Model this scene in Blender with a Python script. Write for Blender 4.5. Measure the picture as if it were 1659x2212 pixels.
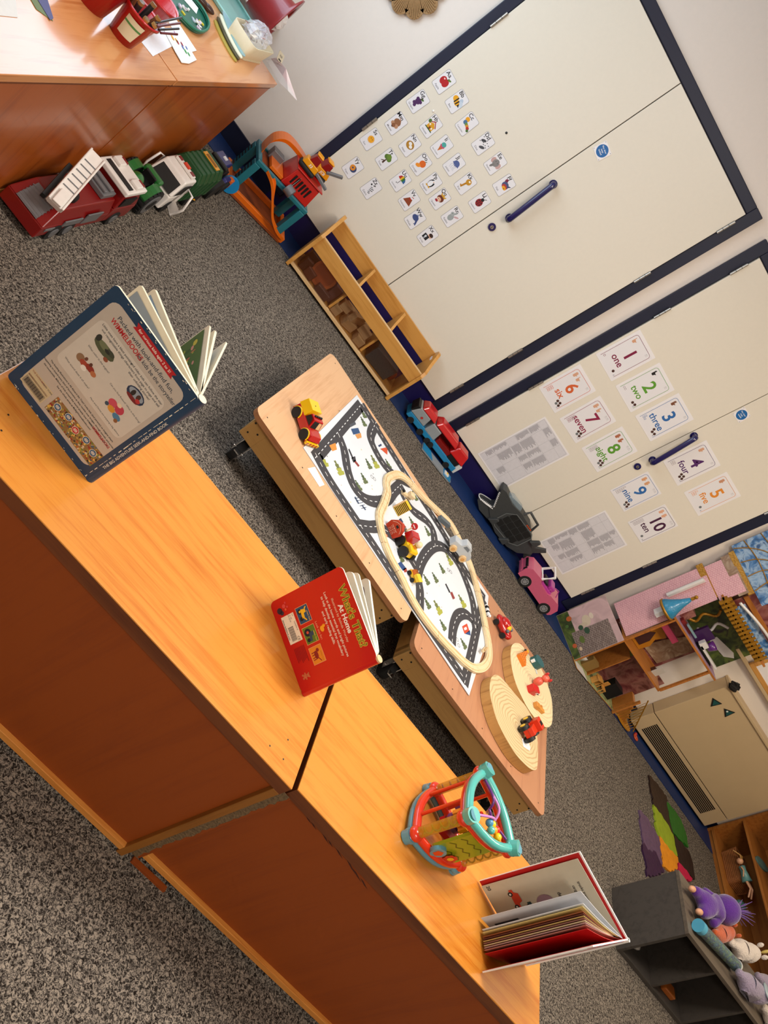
import bpy, bmesh, math, random
from mathutils import Matrix, Vector
random.seed(7)
for _o in list(bpy.data.objects): bpy.data.objects.remove(_o)
SC = bpy.context.scene
COL = SC.collection
PI = math.pi
# ------------------------------------------------------------------ camera
FPX, CX, CY = 1719.1, 829.5, 1106.0
RR = [[0.572861583458409, 0.17743516467851556, 0.8002164510512344],
      [0.7602449924108523, -0.4799296371532953, -0.4378299840076394],
      [0.3063611556835291, 0.8591765276806709, -0.4098274473126928]]
CAMH = 1.5
YW = 4.31
cd = bpy.data.cameras.new('camera'); cam = bpy.data.objects.new('camera', cd); COL.objects.link(cam)
cd.sensor_fit = 'VERTICAL'; cd.sensor_height = 36.0; cd.lens = FPX / 2212 * 36.0; cd.clip_start = 0.02
r0, r1, r2 = (Vector(r) for r in RR)
cam.matrix_world = Matrix.Translation((0, 0, CAMH)) @ Matrix((r0, -r1, -r2)).transposed().to_4x4()
SC.camera = cam
SC.view_settings.view_transform = 'Standard'; SC.view_settings.look = 'None'
SC.view_settings.gamma = 1.0; SC.view_settings.exposure = 0.12
SC.view_settings.use_curve_mapping = False
# ------------------------------------------------------------------ light
w = bpy.data.worlds.new('world'); SC.world = w; w.use_nodes = True
w.node_tree.nodes['Background'].inputs[0].default_value = (0.75, 0.85, 1, 1)
w.node_tree.nodes['Background'].inputs[1].default_value = 0.35
def area(name, loc, rot, sx, sy, power, col):
    l = bpy.data.lights.new(name, 'AREA'); l.shape = 'RECTANGLE'; l.size = sx; l.size_y = sy
    l.energy = power; l.color = col
    o = bpy.data.objects.new(name, l); o.location = loc; o.rotation_euler = rot; COL.objects.link(o); return o
WARM = (1.0, 0.93, 0.85)
for i, (lx, ly, pw) in enumerate([(1.15, 1.75, 60), (3.3, 2.4, 34), (0.6, -1.0, 46)]):
    area('ceiling_lamp', (lx, ly, 2.66), (0, 0, 0), 1.15, 0.55, pw, (1.0, 0.84, 0.62) if i == 1 else WARM)
area('window_daylight', (-1.13, 3.05, 1.42), (0, -PI/2, 0), 1.2, 1.7, 26, (0.66, 0.84, 1.0))
# ------------------------------------------------------------------ measuring: a pixel of the photograph on a real plane
def ray(u, v):
    d = Vector((u-CX, v-CY, FPX)); return r0*d.x + r1*d.y + r2*d.z
def at(u, v, z=0.0):
    d = ray(u, v); t = (z-CAMH)/d.z; return Vector((d.x*t, d.y*t, z))
def aty(u, v, y=YW):
    d = ray(u, v); t = y/d.y; return Vector((d.x*t, y, CAMH+d.z*t))
def atx(u, v, x):
    d = ray(u, v); t = x/d.x; return Vector((x, d.y*t, CAMH+d.z*t))
# ------------------------------------------------------------------ materials
MATS = {}
def lin(c): return tuple(((x/12.92) if x <= 0.04045 else ((x+0.055)/1.055)**2.4) for x in c)
def hexc(h): return lin(tuple(int(h[i:i+2], 16)/255 for i in (0, 2, 4)))
def mat(name, hx, rough=0.5, metal=0.0, coat=0.0, trans=0.0, emit=0.0, vary=0.06, alpha=1.0, bump=0.0, bscale=60, sheen=0.0):
    m = bpy.data.materials.new(name); m.use_nodes = True; nt = m.node_tree; b = nt.nodes['Principled BSDF']
    c = hexc(hx)
    tc = nt.nodes.new('ShaderNodeTexCoord'); nz = nt.nodes.new('ShaderNodeTexNoise'); nz.inputs['Scale'].default_value = bscale
    nt.links.new(tc.outputs['Object'], nz.inputs['Vector'])
    mx = nt.nodes.new('ShaderNodeMix'); mx.data_type = 'RGBA'
    mx.inputs[6].default_value = (*[x*(1-vary) for x in c], 1); mx.inputs[7].default_value = (*[min(1, x*(1+vary)) for x in c], 1)
    nt.links.new(nz.outputs[0], mx.inputs[0]); nt.links.new(mx.outputs[2], b.inputs['Base Color'])
    b.inputs['Roughness'].default_value = rough; b.inputs['Metallic'].default_value = metal
    b.inputs['Coat Weight'].default_value = coat; b.inputs['Coat Roughness'].default_value = 0.08
    b.inputs['Transmission Weight'].default_value = trans; b.inputs['Alpha'].default_value = alpha
    b.inputs['Sheen Weight'].default_value = sheen
    if emit: b.inputs['Emission Color'].default_value = (*c, 1); b.inputs['Emission Strength'].default_value = emit
    if bump:
        bp = nt.nodes.new('ShaderNodeBump'); bp.inputs['Strength'].default_value = bump; bp.inputs['Distance'].default_value = 0.004
        nt.links.new(nz.outputs[0], bp.inputs['Height']); nt.links.new(bp.outputs[0], b.inputs['Normal'])
    MATS[name] = m; return m
def wood(name, h1, h2, axis='x', rough=0.35, coat=0.0, scale=6.0, contrast=0.5, coatr=0.1, ring=False):
    m = bpy.data.materials.new(name); m.use_nodes = True; nt = m.node_tree; b = nt.nodes['Principled BSDF']
    tc = nt.nodes.new('ShaderNodeTexCoord'); mp = nt.nodes.new('ShaderNodeMapping')
    s = {'x': (0.35, 6, 6), 'y': (6, 0.35, 6), 'z': (6, 6, 0.35)}[axis]
    mp.inputs['Scale'].default_value = tuple(k*scale for k in s)
    nt.links.new(tc.outputs['Object'], mp.inputs[0])
    nz = nt.nodes.new('ShaderNodeTexNoise'); nz.inputs['Scale'].default_value = 1.0; nz.inputs['Detail'].default_value = 6; nz.inputs['Distortion'].default_value = 0.6
    nt.links.new(mp.outputs[0], nz.inputs['Vector'])
    nf = nt.nodes.new('ShaderNodeTexNoise'); nf.inputs['Scale'].default_value = 7.0; nf.inputs['Detail'].default_value = 3
    nt.links.new(mp.outputs[0], nf.inputs['Vector'])
    nl = nt.nodes.new('ShaderNodeTexNoise'); nl.inputs['Scale'].default_value = 3.0
    nt.links.new(tc.outputs['Object'], nl.inputs['Vector'])
    a1 = nt.nodes.new('ShaderNodeMath'); a1.operation = 'MULTIPLY_ADD'; a1.inputs[1].default_value = 0.45
    nt.links.new(nf.outputs[0], a1.inputs[0]); nt.links.new(nz.outputs[0], a1.inputs[2])
    a2 = nt.nodes.new('ShaderNodeMath'); a2.operation = 'MULTIPLY_ADD'; a2.inputs[1].default_value = 0.5
    nt.links.new(nl.outputs[0], a2.inputs[0]); nt.links.new(a1.outputs[0], a2.inputs[2])
    cr = nt.nodes.new('ShaderNodeValToRGB'); e = cr.color_ramp.elements
    e[0].position = 0.97-contrast*0.5; e[1].position = 0.97+contrast*0.5; e[0].color = (*hexc(h1), 1); e[1].color = (*hexc(h2), 1)
    nt.links.new(a2.outputs[0], cr.inputs[0]); nt.links.new(cr.outputs[0], b.inputs['Base Color'])
    b.inputs['Roughness'].default_value = rough; b.inputs['Coat Weight'].default_value = coat; b.inputs['Coat Roughness'].default_value = coatr
    MATS[name] = m; return m
def M(k):
    if k in MATS: return MATS[k]
    if k[0] == '#': return mat(k, k[1:], 0.35)
    if k[0] == '=': return mat(k, k[1:], 0.75)          # printed, matt
    if k[0] == '~': return mat(k, k[1:], 0.95, bump=0.6, bscale=160, sheen=0.4, vary=0.2)   # plush
    raise KeyError(k)
# carpet
def carpet():
    m = bpy.data.materials.new('speckled_carpet'); m.use_nodes = True; nt = m.node_tree; b = nt.nodes['Principled BSDF']
    tc = nt.nodes.new('ShaderNodeTexCoord')
    n1 = nt.nodes.new('ShaderNodeTexNoise'); n1.inputs['Scale'].default_value = 140; n1.inputs['Detail'].default_value = 4; n1.inputs['Roughness'].default_value = 0.75; n1.inputs['Distortion'].default_value = 1.2
    n2 = nt.nodes.new('ShaderNodeTexNoise'); n2.inputs['Scale'].default_value = 2.2
    nt.links.new(tc.outputs['Object'], n1.inputs['Vector']); nt.links.new(tc.outputs['Object'], n2.inputs['Vector'])
    cr = nt.nodes.new('ShaderNodeValToRGB'); e = cr.color_ramp.elements
    e[0].position = 0.425; e[0].color = (*hexc('241e19'), 1); e[1].position = 0.575; e[1].color = (*hexc('a69a8b'), 1)
    x = cr.color_ramp.elements.new(0.5); x.color = (*hexc('645d57'), 1)
    nt.links.new(n1.outputs[0], cr.inputs[0])
    mx = nt.nodes.new('ShaderNodeMix'); mx.data_type = 'RGBA'; mx.blend_type = 'MULTIPLY'; mx.inputs[0].default_value = 1
    c2 = nt.nodes.new('ShaderNodeValToRGB'); c2.color_ramp.elements[0].color = (0.82, 0.82, 0.82, 1); c2.color_ramp.elements[1].color = (1, 1, 1, 1)
    nt.links.new(n2.outputs[0], c2.inputs[0]); nt.links.new(cr.outputs[0], mx.inputs[6]); nt.links.new(c2.outputs[0], mx.inputs[7])
    nt.links.new(mx.outputs[2], b.inputs['Base Color']); b.inputs['Roughness'].default_value = 0.95
    b.inputs['Specular IOR Level'].default_value = 0.1
    bp = nt.nodes.new('ShaderNodeBump'); bp.inputs['Strength'].default_value = 0.8; bp.inputs['Distance'].default_value = 0.004
    nt.links.new(n1.outputs[0], bp.inputs['Height']); nt.links.new(bp.outputs[0], b.inputs['Normal'])
    MATS['carpet'] = m
carpet()
mat('wallpaint', 'e4dad0', 0.55, vary=0.02, bump=0.05)
mat('doorpaint', 'e4dccc', 0.32, vary=0.02, bump=0.03)
mat('ceilingpaint', 'f2eee8', 0.8, vary=0.02)
mat('navy', '070f2c', 0.5, vary=0.08)
mat('indigo', '10064a', 0.45, vary=0.08)
mat('skirtblue', '0b2a5c', 0.5, vary=0.15, bscale=12)
mat('steel', 'b9b4ac', 0.3, metal=0.9)
mat('darksteel', '6a6660', 0.4, metal=0.8)
mat('chrome', 'e0e0e0', 0.15, metal=1.0)
mat('heater', 'c8ae86', 0.45, vary=0.04, bscale=9)
mat('black', '0b0b0c', 0.5)
mat('rubber', '141414', 0.7)
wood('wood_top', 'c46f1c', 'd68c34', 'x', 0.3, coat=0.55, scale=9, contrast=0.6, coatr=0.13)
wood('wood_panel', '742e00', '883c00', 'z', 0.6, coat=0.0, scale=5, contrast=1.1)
wood('wood_trim', 'b86a24', 'd08a3e', 'x', 0.4, coat=0.1, scale=6)
wood('wood_dark_edge', '582a10', '6c3816', 'x', 0.5, scale=6)
wood('wood_edge', '74440f', '8a561c', 'z', 0.5, scale=6)
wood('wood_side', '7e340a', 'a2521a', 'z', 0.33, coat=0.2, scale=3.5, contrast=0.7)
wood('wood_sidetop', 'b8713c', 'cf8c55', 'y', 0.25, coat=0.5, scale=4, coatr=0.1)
wood('ply', 'c08a5e', 'dbad82', 'y', 0.45, scale=5, contrast=0.8)
wood('ply_red', '9a6448', 'bc8662', 'y', 0.45, scale=5, contrast=0.8)
wood('pine', 'a5793f', 'c79a58', 'x', 0.55, scale=5, contrast=0.9)
wood('plyedge', '8a5530', 'a87248', 'x', 0.6, scale=20)
wood('maple', 'bd8238', 'd0964a', 'x', 0.4, scale=6, coat=0.1)
wood('maple_edge', 'd3a870', 'e2bd8a', 'x', 0.5, scale=10)
wood('shaded_cubbywood', '8a4e1c', 'a8692c', 'x', .45, scale=6)  # darker than maple: the shade inside the cubby is put into its colour
wood('beech', 'd9b98a', 'ecd3a8', 'x', 0.5, scale=10)
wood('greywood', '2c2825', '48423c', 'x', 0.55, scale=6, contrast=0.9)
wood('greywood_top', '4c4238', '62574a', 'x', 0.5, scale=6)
wood('blockwood', 'b08a5a', 'c8a272', 'x', 0.6, scale=12)
# ------------------------------------------------------------------ geometry helper
TXT = {}
def text_geo(s, bold):
    k = (s, bold)
    if k not in TXT:
        c = bpy.data.curves.new('t', 'FONT'); c.body = s; c.size = 1.0; c.resolution_u = 3; c.offset = bold; c.align_x = 'CENTER'; c.align_y = 'CENTER'
        o = bpy.data.objects.new('t', c); COL.objects.link(o)
        dg = bpy.context.evaluated_depsgraph_get(); me = bpy.data.meshes.new_from_object(o.evaluated_get(dg))
        TXT[k] = ([tuple(v.co) for v in me.vertices], [tuple(p.vertices) for p in me.polygons])
        bpy.data.objects.remove(o); bpy.data.curves.remove(c); bpy.data.meshes.remove(me)
    return TXT[k]
def T(*a): return Matrix.Translation(a)
def Rx(a): return Matrix.Rotation(a, 4, 'X')
def Ry(a): return Matrix.Rotation(a, 4, 'Y')
def Rz(a): return Matrix.Rotation(a, 4, 'Z')
class G:
    def __init__(s, M0=None): s.v = []; s.f = []; s.m = []; s.sm = []; s.ms = []; s.X = M0 or Matrix()
    def mi(s, m):
        if m not in s.ms: s.ms.append(m)
        return s.ms.index(m)
    def add(s, vs, fs, m, smooth=False, X=None):
        n = len(s.v); X = s.X @ X if X is not None else s.X
        s.v += [tuple(X @ Vector(p)) for p in vs]; i = s.mi(m)
        for f in fs: s.f.append(tuple(n+k for k in f)); s.m.append(i); s.sm.append(smooth)
        return s
    def box(s, x0, x1, y0, y1, z0, z1, m, X=None):
        return s.add([(x, y, z) for z in (z0, z1) for y in (y0, y1) for x in (x0, x1)],
                     [(0, 2, 3, 1), (4, 5, 7, 6), (0, 1, 5, 4), (2, 6, 7, 3), (0, 4, 6, 2), (1, 3, 7, 5)], m, False, X)
    def wedge(s, x0, x1, y0, y1, z0, z1, tx0, tx1, m, ty0=None, ty1=None, X=None):   # box whose top is tx0..tx1
        ty0 = y0 if ty0 is None else ty0; ty1 = y1 if ty1 is None else ty1
        return s.add([(x0, y0, z0), (x1, y0, z0), (x0, y1, z0), (x1, y1, z0), (tx0, ty0, z1), (tx1, ty0, z1), (tx0, ty1, z1), (tx1, ty1, z1)],
                     [(0, 2, 3, 1), (4, 5, 7, 6), (0, 1, 5, 4), (2, 6, 7, 3), (0, 4, 6, 2), (1, 3, 7, 5)], m, False, X)
    def prism(s, poly, z0, z1, m, mtop=None, X=None, smooth=False):
        a = sum(poly[i][0]*poly[(i+1) % len(poly)][1]-poly[(i+1) % len(poly)][0]*poly[i][1] for i in range(len(poly)))
        if a < 0: poly = poly[::-1]
        n = len(poly); vs = [(p[0], p[1], z0) for p in poly]+[(p[0], p[1], z1) for p in poly]
        s.add(vs, [tuple(range(n))[::-1]] + ([] if mtop else [tuple(range(n, 2*n))]), m, False, X)
        if mtop: s.add(vs[n:], [tuple(range(n))], mtop, False, X)
        s.add(vs, [(i, (i+1) % n, n+(i+1) % n, n+i) for i in range(n)], m, smooth, X); return s
    def flat(s, poly, z, m, X=None):
        a = sum(poly[i][0]*poly[(i+1) % len(poly)][1]-poly[(i+1) % len(poly)][0]*poly[i][1] for i in range(len(poly)))
        if a < 0: poly = poly[::-1]
        return s.add([(p[0], p[1], z) for p in poly], [tuple(range(len(poly)))], m, False, X)
    def rect(s, x0, x1, y0, y1, z, m, X=None): return s.flat([(x0, y0), (x1, y0), (x1, y1), (x0, y1)], z, m, X)
    def disc(s, x, y, r, z, m, n=16, ry=None, X=None, rot=0):
        ry = ry or r; c, q = math.cos(rot), math.sin(rot)
        return s.flat([(x+r*math.cos(2*PI*i/n)*c-ry*math.sin(2*PI*i/n)*q, y+r*math.cos(2*PI*i/n)*q+ry*math.sin(2*PI*i/n)*c) for i in range(n)], z, m, X)
    def cyl(s, p0, p1, ra, m, rb=None, n=16, mcap=None, X=None):
        rb = ra if rb is None else rb; p0, p1 = Vector(p0), Vector(p1); d = p1-p0
        q = d.to_track_quat('Z', 'Y').to_matrix().to_4x4(); Y = Matrix.Translation(p0) @ q; L = d.length
        vs = [(ra*math.cos(2*PI*i/n), ra*math.sin(2*PI*i/n), 0) for i in range(n)]+[(rb*math.cos(2*PI*i/n), rb*math.sin(2*PI*i/n), L) for i in range(n)]
        Z = X @ Y if X is not None else Y
        s.add(vs, [(i, (i+1) % n, n+(i+1) % n, n+i) for i in range(n)], m, True, Z)
        s.add(vs, [tuple(range(n))[::-1], tuple(range(n, 2*n))], mcap or m, False, Z); return s
    def lathe(s, prof, m, n=20, X=None, smooth=True, a0=0, a1=2*PI):
        full = abs(a1-a0-2*PI) < 1e-6; k = n if full else n+1; vs = []
        for i in range(k):
            a = a0+(a1-a0)*i/n
            vs += [(r*math.cos(a), r*math.sin(a), z) for r, z in prof]
        P = len(prof); fs = []
        for i in range(n):
            j = (i+1) % k
            for q in range(P-1): fs.append((i*P+q, j*P+q, j*P+q+1, i*P+q+1))
        return s.add(vs, fs, m, smooth, X)
    def ball(s, c, r, m, n=14, X=None):
        if not isinstance(r, (tuple, list)): r = (r, r, r)
        h = n//2+1
        prof = [(math.sin(PI*i/h), -math.cos(PI*i/h)) for i in range(h+1)]
        Y = Matrix.Translation(c) @ Matrix.Diagonal((*r, 1))
        return s.lathe(prof, m, n, X @ Y if X is not None else Y)
    def tube(s, pts, r, m, n=8, closed=False, X=None, sq=False):
        pts = [Vector(p) for p in pts]; N = len(pts); vs = []; up = None
        rs = r if isinstance(r, (list, tuple)) else [r]*N
        for i, p in enumerate(pts):
            if closed: d = (pts[(i+1) % N]-pts[i-1])
            else: d = pts[min(i+1, N-1)]-pts[max(i-1, 0)]
            d.normalize()
            if up is None: up = Vector((0, 0, 1)) if abs(d.z) < 0.9 else Vector((1, 0, 0))
            a = d.cross(up); a = a.normalized() if a.length > 1e-5 else d.orthogonal().normalized(); up = a.cross(d).normalized()
            for k in range(n):
                t = 2*PI*k/n+(PI/n if sq else 0); vs.append(tuple(p+(a*math.cos(t)+up*math.sin(t))*rs[i]))
        fs = []
        for i in range(N if closed else N-1):
            j = (i+1) % N
            for k in range(n): fs.append((i*n+k, j*n+k, j*n+(k+1) % n, i*n+(k+1) % n))
        s.add(vs, fs, m, not sq, X)
        if not closed: s.add(vs, [tuple(range(n)), tuple(range((N-1)*n, N*n))[::-1]], m, False, X)
        return s
    def ribbon(s, pts, wd, z, m, dash=None, dw=0.003, dl=0.018, dg=0.02, closed=False, z2=0.0004):   # flat road on a horizontal plane
        P = smooth2(pts, closed); N = len(P); L = []
        for i, p in enumerate(P):
            a, b = P[i-1 if (i or closed) else 0], P[(i+1) % N if (i < N-1 or closed) else N-1]
            d = (b-a).normalized(); n = Vector((-d.y, d.x)); L.append((p+n*wd/2, p-n*wd/2))
        for i in range(N if closed else N-1):
            j = (i+1) % N; s.flat([tuple(L[i][0]), tuple(L[j][0]), tuple(L[j][1]), tuple(L[i][1])], z, m)
        if dash:
            acc = 0; on = True; cur = [P[0]]; 
            for i in range(N-1):
                seg = P[i+1]-P[i]; l = seg.length; t = 0
                while l-t > 1e-9:
                    need = (dl if on else dg)-acc; st = min(need, l-t); t += st; acc += st; q = P[i]+seg*(t/l)
                    if on: cur.append(q)
                    if acc >= (dl if on else dg)-1e-9:
                        if on and len(cur) > 1:
                            d = (cur[-1]-cur[0]).normalized(); n = Vector((-d.y, d.x))*dw/2
                            s.flat([tuple(cur[0]+n), tuple(cur[-1]+n), tuple(cur[-1]-n), tuple(cur[0]-n)], z+z2, dash)
                        on = not on; acc = 0; cur = [q]
        return s
    def text(s, t, size, x, y, z, m, rot=0, bold=0.0, sx=1.0, X=None):
        vs, fs = text_geo(t, bold); Y = T(x, y, z) @ Rz(rot) @ Matrix.Diagonal((size*sx, size, 1, 1))
        return s.add(vs, fs, m, False, X @ Y if X is not None else Y)
    def build(s, name, parent=None, loc=(0, 0, 0), rot=(0, 0, 0), bevel=0, seg=2, sub=0, smooth=False):
        me = bpy.data.meshes.new(name); me.from_pydata(s.v, [], s.f)
        for k in s.ms: me.materials.append(M(k))
        me.polygons.foreach_set('material_index', s.m); me.polygons.foreach_set('use_smooth', [smooth or q for q in s.sm]); me.update()
        o = bpy.data.objects.new(name, me); COL.objects.link(o); o.location = loc; o.rotation_euler = rot
        if parent is not None: o.parent = parent
        if bevel:
            b = o.modifiers.new('b', 'BEVEL'); b.width = bevel; b.segments = seg; b.limit_method = 'ANGLE'; b.angle_limit = 0.6
        if sub:
            q = o.modifiers.new('s', 'SUBSURF'); q.levels = sub; q.render_levels = sub
        return o
def smooth2(pts, closed=False, k=6):
    P = [Vector((p[0], p[1])) for p in pts]; N = len(P)
    if N < 3: return P
    out = []
    for i in range(N if closed else N-1):
        p0 = P[(i-1) % N] if (closed or i) else P[0]; p1 = P[i]; p2 = P[(i+1) % N]; p3 = P[(i+2) % N] if (closed or i+2 < N) else P[-1]
        for j in range(k):
            t = j/k; out.append(0.5*((2*p1)+(-p0+p2)*t+(2*p0-5*p1+4*p2-p3)*t*t+(-p0+3*p1-3*p2+p3)*t**3))
    if not closed: out.append(P[-1])
    return out
def smooth3(pts, k=6, closed=False):
    P = [Vector(p) for p in pts]; N = len(P); out = []
    for i in range(N if closed else N-1):
        p0 = P[(i-1) % N] if (closed or i) else P[0]; p1 = P[i]; p2 = P[(i+1) % N]; p3 = P[(i+2) % N] if (closed or i+2 < N) else P[-1]
        for j in range(k):
            t = j/k; out.append(0.5*((2*p1)+(-p0+p2)*t+(2*p0-5*p1+4*p2-p3)*t*t+(-p0+3*p1-3*p2+p3)*t**3))
    if not closed: out.append(P[-1])
    return out
def rrect(x0, x1, y0, y1, r, k=4):
    o = []
    for cx, cy, a in ((x1-r, y1-r, 0), (x0+r, y1-r, PI/2), (x0+r, y0+r, PI), (x1-r, y0+r, 1.5*PI)):
        o += [(cx+r*math.cos(a+PI/2*i/k), cy+r*math.sin(a+PI/2*i/k)) for i in range(k+1)]
    return o
def ell(cx, cy, rx, ry, n=14, rot=0):
    c, q = math.cos(rot), math.sin(rot)
    return [(cx+rx*math.cos(2*PI*i/n)*c-ry*math.sin(2*PI*i/n)*q, cy+rx*math.cos(2*PI*i/n)*q+ry*math.sin(2*PI*i/n)*c) for i in range(n)]
WALLX = (PI/2, 0, 0)     # local XY drawing stands up and faces the room (-y)
def tag(o, label, cat, group=None, kind=None):
    o['label'] = label; o['category'] = cat
    if group: o['group'] = group
    if kind: o['kind'] = kind
    return o
def thing(name, label, cat, loc=(0, 0, 0), rz=0.0, group=None, rot=None):
    o = bpy.data.objects.new(name, None); COL.objects.link(o); o.location = loc
    o.rotation_euler = rot if rot else (0, 0, rz); o.empty_display_size = 0.05
    return tag(o, label, cat, group)
def struct(o): o['kind'] = 'structure'; return o
def heading(p, q): return math.atan2(q.y-p.y, q.x-p.x)
def dup(root, loc, rz, label, group=None):
    c = root.copy(); COL.objects.link(c); c.location = loc; c.rotation_euler = (0, 0, rz); c['label'] = label
    if group: c['group'] = group
    for ch in root.children:
        d = ch.copy(); COL.objects.link(d); d.parent = c
        for g in ch.children:
            e = g.copy(); COL.objects.link(e); e.parent = d
    return c

# ================================================================== the setting
struct(G().box(-1.2, 6.0, -2.2, YW+0.05, -0.05, 0, 'carpet').build('floor'))
struct(G().box(-1.2, 6.0, -2.2, YW+0.05, 2.7, 2.75, 'ceilingpaint').build('ceiling'))
struct(G().box(-1.2, 6.0, YW, YW+0.08, 0, 2.7, 'wallpaint').build('wall_back'))
struct(G().box(5.95, 6.0, -2.2, YW, 0, 2.7, 'wallpaint').build('wall_right'))
struct(G().box(-1.2, 6.0, -2.2, -2.15, 0, 2.7, 'wallpaint').build('wall_front'))
g = G()   # left wall with its window opening
for a in ((-2.2, 2.1, 0, 2.7), (4.0, YW, 0, 2.7), (2.1, 4.0, 0, 0.75), (2.1, 4.0, 2.05, 2.7)): g.box(-1.2, -1.15, *a, 'wallpaint')
struct(g.build('wall_left'))
g = G()
for a in ((2.1, 2.16, 0.75, 2.05), (3.94, 4.0, 0.75, 2.05), (3.02, 3.08, 0.75, 2.05), (2.1, 4.0, 0.75, 0.81), (2.1, 4.0, 1.99, 2.05)): g.box(-1.2, -1.15, *a, 'ceilingpaint')
wn = struct(g.build('window_1'))
mat('glass', 'ffffff', 0.02, trans=1.0, vary=0)
G().box(-1.18, -1.176, 2.13, 3.97, 0.78, 2.02, 'glass').build('pane', wn)
# painted blue floor strip along the wall, dark indigo skirting under the doors
KW = YW/4.064
def kz(z): return CAMH-(CAMH-z)*KW
g = G(); g.box(-1.15, 5.95, 4.068, YW, 0.0, 0.004, 'skirtblue'); struct(g.build('trim_5'))
g = G()
for x0, x1, zt in ((-1.15, -0.326, 0.18), (-0.326, 1.079, 0.218), (1.079, 1.171, 0.158), (1.171, 2.559, 0.218), (2.559, 5.6, 0.16)):
    g.box(x0*KW, x1*KW, YW-0.012, YW, 0.004, kz(zt), 'indigo' if x1 in (1.079, 2.559) else 'navy')
struct(g.build('baseboard_back'))
def cupboard(n, xl, xi0, gap, xi1, xr, zb, zt, ztout, hz):
    xl, xi0, gap, xi1, xr = (q*KW for q in (xl, xi0, gap, xi1, xr)); zb, zt, ztout = kz(zb), kz(zt), kz(ztout); hz = [kz(q) for q in hz]
    g = G(); y = YW-0.022
    for a in ((xl, xi0, kz(0.155), ztout), (xi1, xr, kz(0.155), ztout), (xi0, xi1, zt, ztout)): g.box(a[0], a[1], y, YW, a[2], a[3], 'navy')
    fr = struct(g.build('trim_%d' % (n+1), bevel=0.004))
    y = YW-0.03
    for k, (a, b) in enumerate(((xi0+0.003, gap-0.0022), (gap+0.0022, xi1-0.003))):
        d = struct(G().box(a, b, y, YW-0.004, zb, zt-0.004, 'doorpaint').build('door_%d' % (2*n-1+k), bevel=0.0015))
        hx = a-0.004 if k == 0 else b+0.004
        for z in hz:
            h = G(); h.cyl((hx, y-0.004, z-0.045), (hx, y-0.004, z+0.045), 0.006, 'steel', n=8)
            h.box(hx-0.007, hx+0.007, y-0.003, y+0.004, z-0.045, z+0.045, 'darksteel')
            for q in (-0.015, 0.015): h.cyl((hx, y-0.004, z+q-0.001), (hx, y-0.004, z+q+0.001), 0.0066, 'black', n=8)
            h.build('hinge', d)
    return d
d2 = cupboard(1, -0.326, -0.275, 0.376, 1.021, 1.079, 0.222, 1.928, 1.979, (0.36, 0.72, 1.42, 1.83))
d4 = cupboard(2, 1.171, 1.228, 1.8665, 2.490, 2.559, 0.222, 1.90, 1.955, (0.33, 0.72, 1.42, 1.80))
def pull(door, pa, pb, lock):
    g = G(); a, b = pa, pb
    g.tube(smooth3([(a.x, YW-0.03, a.z), (a.x, YW-0.06, a.z), (a.x, YW-0.073, a.z+0.02), (b.x, YW-0.073, b.z-0.02), (b.x, YW-0.06, b.z), (b.x, YW-0.03, b.z)], 4), 0.0155, 'gloss_navy', n=10)
    for p in (a, b): g.cyl((p.x, YW-0.036, p.z), (p.x, YW-0.03, p.z), 0.021, 'gloss_navy')
    g.build('door_handle', door)
    g = G(); g.cyl((lock.x, YW-0.037, lock.z), (lock.x, YW-0.03, lock.z), 0.02, 'gloss_navy', n=20)
    g.cyl((lock.x, YW-0.042, lock.z), (lock.x, YW-0.036, lock.z), 0.009, 'steel'); g.box(lock.x-0.0015, lock.x+0.0015, YW-0.0425, YW-0.04, lock.z-0.006, lock.z+0.006, 'black')
    g.build('lock', door)
mat('gloss_navy', '130f52', 0.25, coat=0.5)
pull(d2, aty(1100, 472, YW-0.05), aty(1195, 399, YW-0.05), aty(1063, 490, YW-0.03))
pull(d4, aty(1410, 996, YW-0.05), aty(1500, 944, YW-0.05), aty(1377, 1007, YW-0.03))
# ================================================================== foreground shelving units, backs towards the camera
def unit(x0, x1, y0, y1, z0, z1, label, edge='wood_edge'):
    t = thing('shelf_unit', label, 'shelf unit', ((x0+x1)/2, y0, 0)); L = (x1-x0)/2; W = y1-y0; th = 0.018
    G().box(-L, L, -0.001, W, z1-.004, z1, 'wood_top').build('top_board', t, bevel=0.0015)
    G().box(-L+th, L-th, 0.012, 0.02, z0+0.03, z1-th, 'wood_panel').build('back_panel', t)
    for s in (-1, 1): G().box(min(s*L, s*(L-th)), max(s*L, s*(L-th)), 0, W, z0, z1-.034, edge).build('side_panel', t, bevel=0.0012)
    G().box(-L+th, L-th, 0, W, z0+0.012, z0+0.03, 'wood_trim').build('bottom_board', t, bevel=0.0012)
    G().box(-L, L, 0.0, W-.001, z1-0.034, z1-.0041, 'wood_dark_edge').build('rail', t)
    G().box(-L+th, L-th, 0.02, W-0.01, (z0+z1)/2-0.009, (z0+z1)/2+0.009, 'wood_trim').build('shelf', t)
    return t
ZT = 0.496
ua = unit(-0.142, 0.775, 1.030, 1.490, 0.0, ZT, 'orange beech shelf unit at the left, carrying the blue-edged and the red book')
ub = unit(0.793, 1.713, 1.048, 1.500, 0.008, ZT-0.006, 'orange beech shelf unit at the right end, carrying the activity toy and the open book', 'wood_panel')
g = G(); g.box(0.80, 0.91, 0, 0.013, 0, 0.0075, 'wood_panel')
tag(g.build('floor_strip', loc=(0, 1.034, 0)), 'short dark orange wooden strip at the foot of the shelf joint', 'strip')
for q in ((583, 1611), (622, 1598), (612, 1640), (18, 896), (3, 930)):
    p = at(*q, ZT); G().cyl((p.x-0.3165, p.y-1.03, ZT), (p.x-0.3165, p.y-1.03, ZT+0.0004), 0.002, 'black', n=8).build('screw_hole', ua)
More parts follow.
